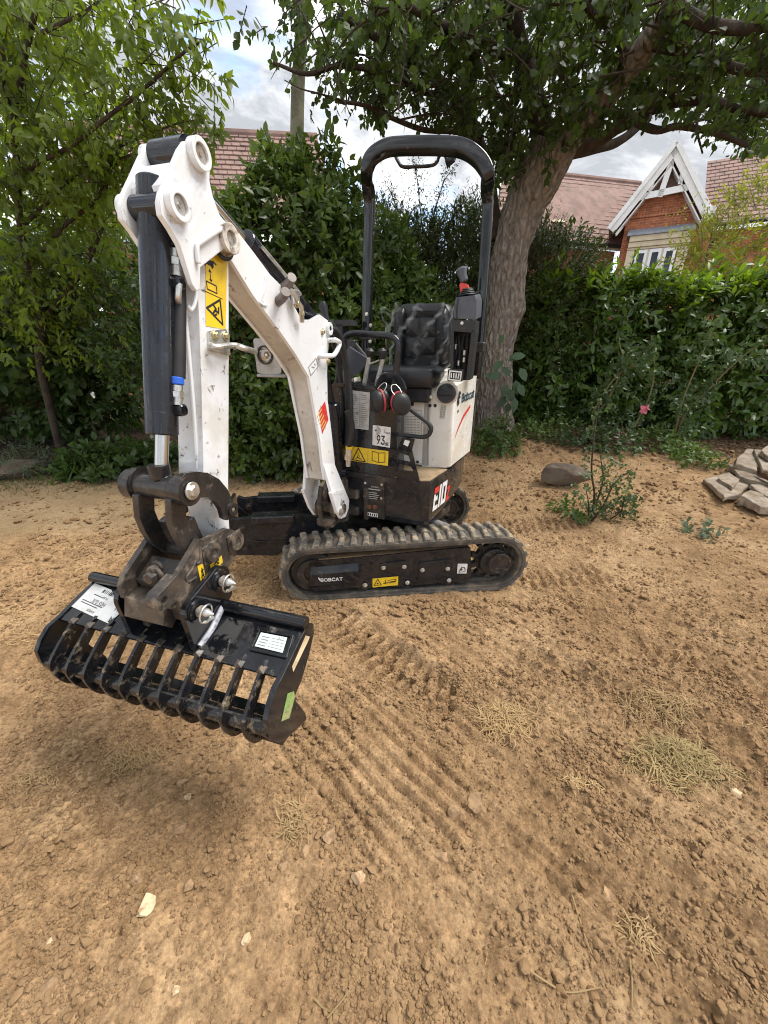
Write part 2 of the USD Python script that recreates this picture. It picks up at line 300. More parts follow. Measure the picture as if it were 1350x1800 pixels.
def ground_z(x, y, fine=True):
    x, y = np.asarray(x, float), np.asarray(y, float)
    z = ground_base(x, y)
    near = 1 - sstep(5, 14, np.hypot(x, y))
    under = np.exp(-(np.maximum(np.abs(x - 0.12) - 0.62, 0) / 0.15) ** 2) * np.exp(-(np.maximum(np.abs(y - 2.3) - 0.62, 0) / 0.12) ** 2)   # settled below the machine
    z = z + near * (1 - 0.8 * under) * (0.055 * fbm2(x, y, 1.1, 1) + 0.03 * fbm2(x, y, 3.7, 2))
    if not fine: return z
    rough = near * (1 - 0.45 * under)
    wx, wy = x + 0.05 * fbm2(x, y, 5, 11), y + 0.05 * fbm2(x, y, 5, 12)
    lump = np.maximum(fbm2(wx, wy, 15, 3, 3) + 0.06, 0); lump2 = np.maximum(fbm2(wx, wy, 38, 4, 3), 0)
    calm = 0.35 + 0.9 * sstep(-0.12, 0.16, fbm2(x, y, 1.9, 21))
    z = z + rough * calm * (0.048 * lump + 0.034 * lump2 + 0.032 * np.maximum(fbm2(x, y, 80, 5, 2) + .03, 0) + 0.010 * np.maximum(fbm2(x, y, 130, 6, 2), -.1))
    # combed by the rake: parallel tine furrows running away to the lower right
    q = wx * 0.714 + wy * 0.700 + 0.05 * fbm2(x, y, 1.3, 31)
    al = x * 0.70 - y * 0.714
    m1 = sstep(0.30, 0.42, q) * (1 - sstep(0.72, 0.86, q)) * sstep(-1.15, -0.9, al) * (1 - 0.75 * sstep(-0.45, -0.2, al)) * (1 - sstep(0.0, 0.3, al))
    prof = np.abs((((q + 0.006 * fbm2(x, y, 14, 39)) / 0.050) % 1.0) - 0.5) * 2
    z = z + m1 * (0.55 + 1.3 * np.clip(fbm2(x, y, 4, 32) + 0.3, 0, 1)) * 0.023 * (np.clip(prof * 2.6 + 0.5 * fbm2(x, y, 30, 40), 0, 1) - 0.8)
    m2 = sstep(0.50, 0.75, q) * (1 - 0.8 * m1) * (1 - sstep(1.5, 2.6, y)) * sstep(-0.2, 0.3, x)
    z = z + m2 * 0.05 * fbm2(q * 2.2, al * 0.22, 5.0, 33, 3) * (0.5 + 0.8 * sstep(-0.1, 0.2, fbm2(x, y, 2.2, 35)))
    z = z + m2 * 0.016 * (np.clip(np.abs(fbm2(q * 5.5, al * .4, 4.0, 55, 3)) * 7, 0, 1) - .6)
    m2b = sstep(0.46, 0.62, q) * (1 - m1) * (1 - sstep(1.1, 1.7, y))
    z = z + m2b * 0.020 * fbm2(q * 4, al * 0.3, 9.0, 34, 3)
    ql = -x * 0.54 + y * 0.84 + 0.04 * fbm2(x, y, 2.0, 36)
    m3 = (1 - sstep(-0.75, -0.35, x)) * (1 - sstep(1.0, 1.5, y))
    z = z + m3 * 0.055 * fbm2(ql * 2.0, (x * 0.84 + y * 0.54) * 0.35, 5.0, 37, 3)
    qf = x + 0.25 * (y - 0.3)                                                     # dragged streaks at the viewer's feet
    m4 = (1 - sstep(0.5, 0.85, y)) * (1 - sstep(0.15, 0.4, np.abs(x + 0.1)))
    z = z + m4 * 0.035 * fbm2(qf * 2.4, y * 0.5, 5.0, 38, 3)
    for a, b, hw, dep in (((0.40, 0.63), (0.74, 0.27), 0.010, 0.017), ((0.50, 0.60), (0.86, 0.24), 0.008, 0.009), ((0.31, 0.70), (0.52, 0.42), 0.010, 0.012), ((0.02, 0.78), (0.20, 0.60), 0.012, 0.014), ((0.55, 0.75), (1.0, 0.35), 0.012, 0.012),
                          ((-0.86, 1.02), (-0.62, 1.10), 0.02, 0.016), ((-0.95, 0.80), (-0.5, 0.98), 0.02, 0.012)):
        v0 = 0.02 * fbm2(x, y, 6, 41)
        m, u, v = strip(x + v0, y - v0, a, b, hw, 0.010)
        mb, _, _ = strip(x + v0 - 0.026, y - v0 - 0.020, a, b, hw * 0.8, 0.014)
        z = z - dep * m + dep * 0.7 * mb
    # prints of the rubber tracks: pads between bars, a shoulder of loose earth along one side
    for a, b, hw, dep, pit in (((-0.26, 1.58), (0.06, 1.25), 0.085, 0.034, 0.062), ((-0.02, 1.30), (0.28, 1.06), 0.085, 0.034, 0.062), ((1.15, 1.35), (2.1, 0.85), 0.09, 0.014, 0.062), ((0.80, 1.92), (1.35, 2.0), 0.09, 0.016, 0.06), ((0.85, 2.55), (1.5, 2.62), 0.09, 0.015, 0.06), ((-2.3, 2.75), (-1.0, 2.55), 0.09, 0.014, 0.066), ((-2.2, 2.2), (-0.75, 2.05), 0.09, 0.014, 0.066), ((0.55, 1.30), (1.5, 0.62), 0.09, 0.010, 0.066)):
        m, u, v = strip(x + 0.02 * fbm2(x, y, 3, 43), y, a, b, hw, 0.015)
        bar = sstep(0.42, 0.54, np.abs((((u + 0.12 * np.abs(v) + 0.5 * pit * (v > 0)) / pit) % 1.0) - 0.5) * 2) - 0.5
        z = z - m * dep * (0.5 + 1.3 * bar * (0.35 + 1.3 * np.clip(fbm2(x, y, 7, 44) + 0.4, 0, 1)))
        mb, _, _ = strip(x, y, a, b, 0.03, 0.03)
        d = unit(np.array(b) - np.array(a)); off = np.array([-d[1], d[0]]) * (hw + 0.045)
        mb, _, _ = strip(x - off[0], y - off[1], a, b, 0.022, 0.025)
        z = z + 0.030 * mb * (0.5 + 1.2 * np.clip(fbm2(x, y, 12, 45) + 0.2, 0, 1))
    # a boot print in the foreground
    m, u, v = strip(x, y, (0.255, 0.505), (0.27, 0.375), 0.042, 0.008)
    z = z - m * (0.007 - 0.006 * (np.abs((u / 0.022) % 1 - 0.5) < 0.25))
    return z
def axis(lo, hi, step, far, n):
    a = np.arange(lo, hi, step); r = hi + (far - hi) * (np.geomspace(1, 400, n + 1)[1:] - 1) / 399
    l = lo - (far + lo) * (np.geomspace(1, 400, n + 1)[1:] - 1) / 399
    return np.concatenate([l[::-1], a, r])
gx = np.concatenate([-np.geomspace(1.75, 150, 150)[::-1], np.arange(-1.74, 1.74, 0.0078), np.geomspace(1.75, 150, 150)])
gy = np.concatenate([-np.geomspace(0.3, 60, 14)[::-1], np.arange(-0.1, 0.22, 0.06), np.arange(0.24, 1.3, 0.0062), np.arange(1.3, 2.3, 0.0085), 2.3 + (np.geomspace(1, 130, 210) - 1) * (147 / 129.)])
GX, GY = np.meshgrid(gx, gy)
GZ = ground_z(GX, GY)
nx, ny = len(gx), len(gy)
ii = (np.arange(ny - 1)[:, None] * nx + np.arange(nx - 1)[None, :]).ravel()
gf = np.vstack([np.stack([ii, ii + 1, ii + nx + 1], 1), np.stack([ii, ii + nx + 1, ii + nx], 1)])
bed = np.clip(sstep(-0.04, 0.05, GY - (4.35 - 0.05 * GX) + 0.5 * fbm2(GX, GY, 1.2, 51)) , 0, 1) * 0.9     # dark humus of the planted beds behind
bed = np.maximum(bed, sstep(0, 0.3, GY - (3.55 + 0.28 * (GX + 3.6)) + 0.3 * fbm2(GX, GY, 1.5, 52)) * (GX < -0.6))
straw = np.clip(sstep(-0.9, -1.5, GX) * sstep(2.2, 2.7, GY + 0.8 * fbm2(GX, GY, 2, 53)) * (1 - bed), 0, 1)
usd_ground = {'g': ('geometry', {}), 'bed': ('attribute', {'attribute': 'bed'}), 'straw': ('attribute', {'attribute': 'straw'}),
    'n1': ('noise_texture', {'scale': 2.2, 'detail': 9.0, 'roughness': 0.68}), 'n2': ('noise_texture', {'scale': 17.0, 'detail': 8.0, 'roughness': 0.72}), 'n3': ('noise_texture', {'scale': 75.0, 'detail': 8.0, 'roughness': 0.78}), 'vo': ('voronoi_texture', {'scale': 70.0, 'randomness': 1.0}),
    'r1': ('rgb_ramp', {'ramp': [(0.30, (0.250, 0.152, 0.074)), (0.48, (0.382, 0.243, 0.126)), (0.68, (0.50, 0.340, 0.188))]}),
    'r2': ('rgb_ramp', {'ramp': [(0.32, (0.62, 0.59, 0.56)), (0.5, (1.0, 1.0, 1.0)), (0.68, (1.28, 1.27, 1.25))]}),
    'r3': ('rgb_ramp', {'ramp': [(0.34, (0.62, 0.60, 0.58)), (0.5, (1, 1, 1)), (0.66, (1.3, 1.29, 1.27))]}),
    'm1': ('mix', {'mix_type': 'multiply', 'fac': 1.0}), 'm2': ('mix', {'mix_type': 'multiply', 'fac': 1.0}), 'mb': ('mix', {'color2': (0.055, 0.037, 0.024)}), 'ms': ('mix', {'color2': (0.30, 0.235, 0.14)}), 'sf': ('math', {'math_type': 'multiply'}),
    'add': ('math', {'math_type': 'multiply_add', 'value2': 0.55}), 'bp': ('bump', {'strength': 1.0, 'distance': 0.018}), 'p': ('principled_bsdf', {'roughness': 0.95, 'specular_ior_level': 0.15, 'diffuse_roughness': 0.6})}
M['soil'] = usdkit.material(stage, '/World/Looks/soil', usd_ground, [('g.position', 'n1.vector'), ('g.position', 'n2.vector'), ('g.position', 'n3.vector'), ('g.position', 'vo.vector'), ('n1.fac', 'r1.fac'), ('n2.fac', 'r2.fac'), ('n3.fac', 'r3.fac'),
    ('r1.color', 'm1.color1'), ('r2.color', 'm1.color2'), ('m1.color', 'm2.color1'), ('r3.color', 'm2.color2'), ('m2.color', 'ms.color1'), ('straw.fac', 'sf.value1'), ('n2.fac', 'sf.value2'), ('sf.value', 'ms.fac'), ('ms.color', 'mb.color1'), ('bed.fac', 'mb.fac'), ('mb.color', 'p.base_color'),
    ('vo.distance', 'add.value1'), ('n3.fac', 'add.value3'), ('add.value', 'bp.height'), ('bp.normal', 'p.normal')], surface='p.BSDF')
gm = usdkit.mesh(stage, '/World/ground', (np.stack([GX, GY, GZ], -1).reshape(-1, 3), gf), M['soil'], True)
for nm, a in (('bed', bed), ('straw', straw)):
    UsdGeom.PrimvarsAPI(gm).CreatePrimvar(nm, Sdf.ValueTypeNames.FloatArray, 'vertex').Set(Vt.FloatArray.FromNumpy(a.ravel().astype(np.float32)))
keys(gm.GetPrim(), kind='structure')
def gz(x, y): return float(ground_z(np.array([x]), np.array([y]))[0])
def gzs(x, y): return float(ground_z(np.array([x]), np.array([y]), False)[0])

# ---- stones and clods
def blob(rng, n=1, s=(1, 1, 1), rough=0.25, cut=0):
    m = trimesh.creation.icosphere(n); v = np.array(m.vertices)
    v *= (1 + rough * (meshkit.fbm(v * 1.6 + rng.uniform(0, 90, 3), 3, int(rng.integers(99))) - 0.5) * 2)[:, None]
    for _ in range(cut):                                                       # broken faces
        d = unit(rng.normal(size=3)); h = rng.uniform(0.45, 0.75); e = np.maximum(v @ d - h, 0); v -= e[:, None] * d
    v *= np.asarray(s); return v, np.array(m.faces)
def scatter(protos, pts, size, rng, flat=0.8, sink=0.2):
    """Many copies of a few small shapes as one mesh."""
    V, F, o = [], [], 0
    k = rng.integers(len(protos), size=len(pts))
    for j, (pv, pf) in enumerate(protos):
        idx = np.nonzero(k == j)[0]
        if not len(idx): continue
        a = rng.uniform(0, 2 * np.pi, len(idx)); c, s = np.cos(a), np.sin(a); sz = size[idx]
        tx, ty = rng.normal(0, 0.4, (2, len(idx)))
        v = np.repeat(pv[None], len(idx), 0)
        v = np.stack([v[..., 0] * c[:, None] - v[..., 1] * s[:, None], v[..., 0] * s[:, None] + v[..., 1] * c[:, None], v[..., 2] * flat + v[..., 0] * tx[:, None] * 0.5 + v[..., 1] * ty[:, None] * 0.5], -1) * sz[:, None, None]
        v += pts[idx][:, None]; v[..., 2] += (sz * (flat - sink))[:, None] * 0.6
        V.append(v.reshape(-1, 3)); F.append((pf[None] + (np.arange(len(idx)) * len(pv))[:, None, None]).reshape(-1, 3) + o); o += len(idx) * len(pv)
    return np.vstack(V), np.vstack(F)
surf('clod_soil', (0.385, 0.245, 0.127), (0.285, 0.175, 0.087), 30, rough=0.95, spec=0.15, bump=0.5, bscale=150, bdist=0.003, island=0.34)
surf('pale_stone', (0.56, 0.44, 0.27), (0.40, 0.27, 0.15), 26, rough=0.85, dirt=(0.34, 0.21, 0.11), dscale=35, dlo=0.5, dhi=0.62, bump=0.35, bscale=140)
surf('brown_stone', (0.25, 0.158, 0.083), (0.17, 0.105, 0.055), 45, rough=0.9, dirt=(0.36, 0.23, 0.12), dscale=30, dlo=0.45, dhi=0.6, bump=0.4, bscale=140)
rng = np.random.default_rng(5)
protos = [blob(rng, 1, (1, rng.uniform(0.6, 1), rng.uniform(0.5, 0.85)), 0.55, 4) for _ in range(12)]
def clod_points(n, xr, yr, seed, ex=2.2, lo=0.0028, hi=0.015, mask=None):
    r = np.random.default_rng(seed); x, y = r.uniform(*xr, n), r.uniform(*yr, n)
    w = (0.25 + 0.75 * sstep(-0.2, 0.12, fbm2(x, y, 2.6, 61 + seed))) * (0.2 + 0.8 * sstep(-0.15, 0.15, fbm2(x, y, 9, 62)))
    if mask is not None: w = w * mask(x, y)
    k = r.uniform(size=n) < w; x, y = x[k], y[k]; s = lo * (1 - r.uniform(size=len(x)) * (1 - (lo / hi) ** ex)) ** (-1 / ex)
    return np.stack([x, y, ground_z(x, y)], 1), s
free = lambda x, y: 1.0 - ((np.abs(x - 0.12) < 0.70) & (np.abs(y - 2.3) < 0.62)) * 0.85
P1, S1 = clod_points(85000, (-1.5, 1.5), (0.25, 1.25), 1, ex=2.9, lo=0.0028, hi=0.016, mask=lambda x, y: 1 - .6 * (sstep(0.30, 0.42, x * 0.714 + y * 0.700) * (1 - sstep(0.72, 0.86, x * 0.714 + y * 0.700)) * (x > -.7)))
P2, S2 = clod_points(42000, (-2.6, 2.9), (1.15, 2.7), 2, ex=2.6, lo=0.0038, hi=0.024, mask=free)
P3, S3 = clod_points(8000, (-4.0, 4.2), (2.7, 4.4), 3, ex=2.0, lo=0.008, hi=0.035, mask=free)
P4, S4 = clod_points(900, (-0.75, -0.1), (0.75, 1.12), 4, lo=0.005, hi=0.02)
Pr, Sr = clod_points(1400, (-0.5, 0.85), (1.60, 1.74), 6, lo=0.006, hi=0.024)      # spilled along the track
allp, alls = np.vstack([P1, P2, P3, P4, Pr]), np.concatenate([S1, S2, S3, S4, Sr])
big = alls > 0.0085
obj('soil_clods', [scatter(protos, allp[big], alls[big], rng), scatter([blob(rng, 0, (1, 0.85, 0.8), 0.3) for _ in range(5)], allp[~big], alls[~big], rng)], 'clod_soil', smooth=False, label='loose crumbs and clods of dry brown soil all over the dug ground', cat='soil clods', kind='stuff')
rs = np.random.default_rng(8)
for px, py, w, h, mt, cut, lab, cat in (
    (630, 1541, 17, 19, 'pale_stone', 6, 'palest angular stone, lying alone in the middle foreground', 'stone'),
    (258, 1583, 22, 22, 'pale_stone', 5, 'large cream wedge-shaped stone in the left foreground, just below a rounded brown one', 'stone'),
    (240, 1538, 13, 22, 'brown_stone', 2, 'upright rounded brown stone touching the cream wedge-shaped stone in the left foreground', 'stone'),
    (433, 1645, 12, 14, 'pale_stone', 4, 'small knobbly pale stone standing in the bottom foreground', 'stone'),
    (330, 1398, 9, 10, 'pale_stone', 5, 'small whitish stone in the soil just in front of the rake bucket', 'stone'),
    (83, 1732, 18, 16, 'brown_stone', 2, 'smooth tan egg-shaped stone near the bottom left corner', 'stone'),
    (775, 1497, 21, 19, 'brown_stone', 3, 'broad flat brown stone half sunk in the soil right of centre', 'stone'),
    (838, 1406, 20, 13, 'brown_stone', 2, 'rounded brown clod with a smaller one on its right, below the tuft of dry grass', 'clod'),
    (578, 1462, 20, 16, 'brown_stone', 5, 'flat brown slab-like stone tilted in the soil below the furrows', 'stone'),
    (318, 1454, 17, 14, 'brown_stone', 5, 'flat square-edged brown stone flush with the soil left of centre', 'stone'),
    (536, 1492, 12, 13, 'brown_stone', 2, 'round brown clod beside the slab-like stone', 'clod'),
    (498, 1517, 12, 11, 'brown_stone', 2, 'round brown clod at the end of a row of clods in the middle foreground', 'clod'),
    (322, 1372, 13, 12, 'brown_stone', 2, 'round brown clod just behind the small whitish stone', 'clod'),
    (214, 1694, 9, 10, 'brown_stone', 2, 'small yellowish pebble in the lower left foreground', 'pebble'),
    (331, 1555, 11, 10, 'brown_stone', 2, 'round brown clod right of the cream wedge-shaped stone', 'clod'),
    (310, 1740, 10, 11, 'pale_stone', 2, 'pale rounded pebble near the bottom edge', 'pebble'),
    (90, 1652, 8, 10, 'pale_stone', 3, 'small pale pebble at the left edge of the foreground', 'pebble'),
    (1065, 1565, 15, 12, 'brown_stone', 2, 'smooth tan stone beside the deep furrow on the right', 'stone'),
    (1298, 1385, 11, 11, 'pale_stone', 2, 'pale rounded stone right of the greenish grass tuft', 'stone'),
    (797, 1423, 16, 22, 'brown_stone', 3, 'dark upright flake of earth left of the rounded clod below the dry tuft', 'clod'),
    (735, 1650, 10, 15, 'brown_stone', 2, 'tall narrow brown clod in a cluster of three near the bottom', 'clod'),
    (927, 955, 6, 6, 'pale_stone', 3, 'small cream stone just beside the rear end of the near track', 'stone')):
    g = on_z(px, py + h * 0.4); zz = gz(g[0], g[1]); g = on_z(px, py + h * 0.35, zz); dep = (g - C0) @ FW; rx, rz = w * dep / FPX * 0.82, h * dep / FPX * 0.55
    v, f = blob(rs, 3, (rx, rx * 0.9, max(rz, rx * 0.55)), 0.42, cut + 2); a = rs.uniform(0, 6.28)
    c, s = math.cos(a), math.sin(a); v = v @ np.array([[c, s, 0], [-s, c, 0], [0, 0, 1.0]])
    base = np.array([g[0], g[1], gz(g[0], g[1])]); o = obj(cat, (v + base + [0, 0, rz * 0.12], f), mt, smooth=28 if cut > 2 else 50, label=lab, cat=cat)

# ---- straw, roots and tufts
def blades(P, D, L, W, rng, droop=0.5, seg=3):
    """Narrow curved ribbons: base points, directions, lengths, widths."""
    n = len(P); side = unit(np.cross(D, [0, 0, 1.0]) + 1e-6); t = np.linspace(0, 1, seg + 1)
    V = []
    for i, q in enumerate(t):
        c = P + D * (L * q)[:, None] + np.array([0, 0, -1.0]) * (droop * L * q * q)[:, None] + side * (0.12 * L * np.sin(q * 4 + P[:, 0] * 90))[:, None]
        w = (W * (1 - 0.85 * q ** 2))[:, None] * 0.5; V += [c - side * w, c + side * w]
    V = np.stack(V, 1); k = 2 * (seg + 1)
    f = np.array([[2 * i, 2 * i + 1, 2 * i + 3] for i in range(seg)] + [[2 * i, 2 * i + 3, 2 * i + 2] for i in range(seg)])
    return V.reshape(-1, 3), (f[None] + (np.arange(n) * k)[:, None, None]).reshape(-1, 3)
leafmat('dry_grass', (0.42, 0.30, 0.15), (0.72, 0.56, 0.31), 0.25, 0.6, 0.2)
leafmat('green_dry_grass', (0.40, 0.31, 0.145), (0.74, 0.58, 0.34), 0.25, 0.6, 0.2)
leafmat('lawn_grass', (0.055, 0.085, 0.022), (0.16, 0.20, 0.06), 0.3, 0.5, 0.3)
rg = np.random.default_rng(12)
def fibres(n, xr, yr, seed, L=(0.02, 0.08), W=(0.0008, 0.002), thr=0.05, sc=3.0):
    r = np.random.default_rng(seed); x, y = r.uniform(*xr, n), r.uniform(*yr, n)
    k = (fbm2(x, y, sc, 70 + seed) > thr) & (free(x, y) > 0.5); x, y = x[k], y[k]; m = len(x); a = r.uniform(0, 6.28, m); e = r.uniform(0.0, 0.45, m)
    return blades(np.stack([x, y, ground_z(x, y) + 0.002], 1), np.stack([np.cos(a) * np.cos(e), np.sin(a) * np.cos(e), np.sin(e)], 1), r.uniform(*L, m), r.uniform(*W, m), r, 0.35)
obj('straw', [fibres(2600, (-1.4, 1.4), (0.26, 1.2), 1, thr=0.13), fibres(9000, (-3.4, -0.5), (1.3, 4.0), 2, (0.03, 0.11), (0.0015, 0.004), 0.02), fibres(4200, (0.3, 3.2), (0.9, 3.6), 3, (0.03, 0.09), (0.0012, 0.003), 0.10)], 'dry_grass', smooth=False, label='dead straw and root threads strewn over the dug soil', cat='straw', kind='stuff')
def tuft(name, lab, mt, px, py, rx, ry, n, L, seed, lean=0.9):
    r = np.random.default_rng(seed); g = on_z(px, py, 0.02); a = r.uniform(0, 6.28, n); q = np.sqrt(r.uniform(0, 1, n)) * (.85 + .3 * np.sin(a * 2 + seed) * np.sin(a * 3 + 2 * seed)) * np.where(r.uniform(size=n) < .1, 1.6, 1)
    x, y = g[0] + rx * q * np.cos(a), g[1] + ry * q * np.sin(a)
    th = r.uniform(0, 6.28, n); e = np.clip(r.normal(0.6, 0.35, n), 0.02, 1.4); D = np.stack([np.cos(th) * np.cos(e), np.sin(th) * np.cos(e), np.sin(e)], 1)
    b = blades(np.stack([x, y, ground_z(x, y) + 0.006 * (1 - q)], 1), D, r.uniform(0.4, 1.0, n) * L, r.uniform(0.0022, 0.0042, n), r, 0.6)
    obj(name, b, mt, smooth=False, label=lab, cat='grass tuft')
tuft('grass_tuft', 'dense straw-coloured tuft of dead grass alone in front of the near track', 'dry_grass', 885, 1262, 0.10, 0.06, 650, 0.10, 1)
tuft('grass_tuft', 'largest grass tuft, faded green among straw, at the right', 'green_dry_grass', 1190, 1335, 0.16, 0.085, 900, 0.095, 2)
tuft('grass_tuft', 'brown matted grass tuft behind the faded green one at the right', 'dry_grass', 1160, 1245, 0.16, 0.07, 620, 0.075, 3)
tuft('grass_tuft', 'thin tuft of dead grass under the left part of the rake bucket', 'dry_grass', 235, 1330, 0.10, 0.05, 260, 0.075, 4)
tuft('grass_tuft', 'wispy tuft of pale grass below the furrows in the middle foreground', 'dry_grass', 515, 1442, 0.05, 0.05, 130, 0.085, 5)
tuft('grass_tuft', 'grass wisp lying in the furrow at the lower right', 'dry_grass', 1120, 1640, 0.035, 0.03, 110, 0.055, 6)
tuft('grass_tuft', 'small matted wisp right of the two middle tufts', 'dry_grass', 1020, 1375, 0.06, 0.03, 170, 0.04, 7)
tuft('grass_tuft', 'flattened dead grass at the left edge of the foreground', 'dry_grass', 60, 1362, 0.07, 0.035, 150, 0.06, 8)
# long pale straws lying by themselves
for k, (pts, lab) in enumerate((([(925, 1705), (960, 1728), (1000, 1742), (1055, 1738)], 'long curved pale straw on the soil at the bottom right'), ([(1005, 1575), (1020, 1610), (1030, 1650), (1042, 1675)], 'thin crooked straw running down the slope at the lower right'), ([(1105, 1690), (1112, 1730), (1113, 1770)], 'short straw beside the long furrow near the bottom'), ([(552, 1752), (570, 1770), (600, 1784)], 'pair of crossed pale straws at the bottom edge, the lower one'), ([(575, 1787), (600, 1760), (618, 1735)], 'pair of crossed pale straws at the bottom edge, the upper one'), ([(180, 1325), (200, 1310), (225, 1298)], 'pale split straw lying under the left part of the rake bucket'))):
    Q = spline([(lambda g: np.array([g[0], g[1], gz(g[0], g[1]) + 0.006]))(on_z(*p, 0.01)) for p in pts], 6)
    obj('straw_stem', tube(Q, np.linspace(0.0022, 0.0012, len(Q)), 6), 'dry_grass', label=lab, cat='straw')
# ------------------------------------------------------------------ mini excavator: three frames (undercarriage, upper body, boom)
A0 = on_z(540, 1058); B0 = on_z(879, 1038)
UD = unit(B0 - A0); UN = np.array([-UD[1], UD[0], 0])                 # rearwards, and away from the viewer
S0 = A0 + 0.55 * UD + 0.56 * UN
TH = math.radians(21); HF = np.array([-math.sin(TH), -math.cos(TH), 0]); HL = np.array([math.cos(TH), -math.sin(TH), 0])
A4 = math.radians(4); BF = math.cos(A4) * HF + math.sin(A4) * HL; BL = math.cos(A4) * HL - math.sin(A4) * HF
UW = unit(UN - 0.10 * UD)
U = Frame(A0, UD, UW); Hs = Frame(S0, HF, HL); Bm = Frame(S0 + 1.6 * HF - 0.105 * HL - 1.6 * BF, BF, BL)
def Pu(px, py, w): q = on_plane(px, py, A0 + w * UN, UN) - A0; return np.array([q @ UD + 0.10 * w, q[2]])
def Pf(px, py, f): q = on_plane(px, py, S0 + f * HF, HF) - S0; return np.array([q @ HL, q[2]])
def Pz(px, py, z): q = on_z(px, py, z) - S0; return np.array([q @ HF, q @ HL])
def Pb(px, py, w): q = on_plane(px, py, Bm.o + w * BL, BL) - Bm.o; return np.array([q @ BF, q[2]])
def Pl(px, py, l): q = on_plane(px, py, S0 + l * HL, HL) - S0; return np.array([q @ HF, q[2]])
def Pbs(px, py, s): q = on_plane(px, py, Bm.o + s * BF, BF) - Bm.o; return np.array([q @ BL, q[2]])
dig = thing('mini_excavator', 'white and black compact tracked mini excavator with open roll bar, standing on the dug soil', 'mini excavator', S0)
def bolt(fr, p, ax, r, h=0.008, mat='zinc', parent=None, name='bolt'):
    p = np.asarray(p, float); e = np.zeros(3); e[ax] = 1
    parts = [fr.tr(cyl(p, p + e * h * 0.35, r * 1.25, 16, ch=abs(h) * 0.08)), fr.tr(cyl(p + e * h * 0.3, p + e * h, r * 0.8, 6, ch=abs(h) * 0.1))]
    return obj(name, parts, mat, parent or dig)

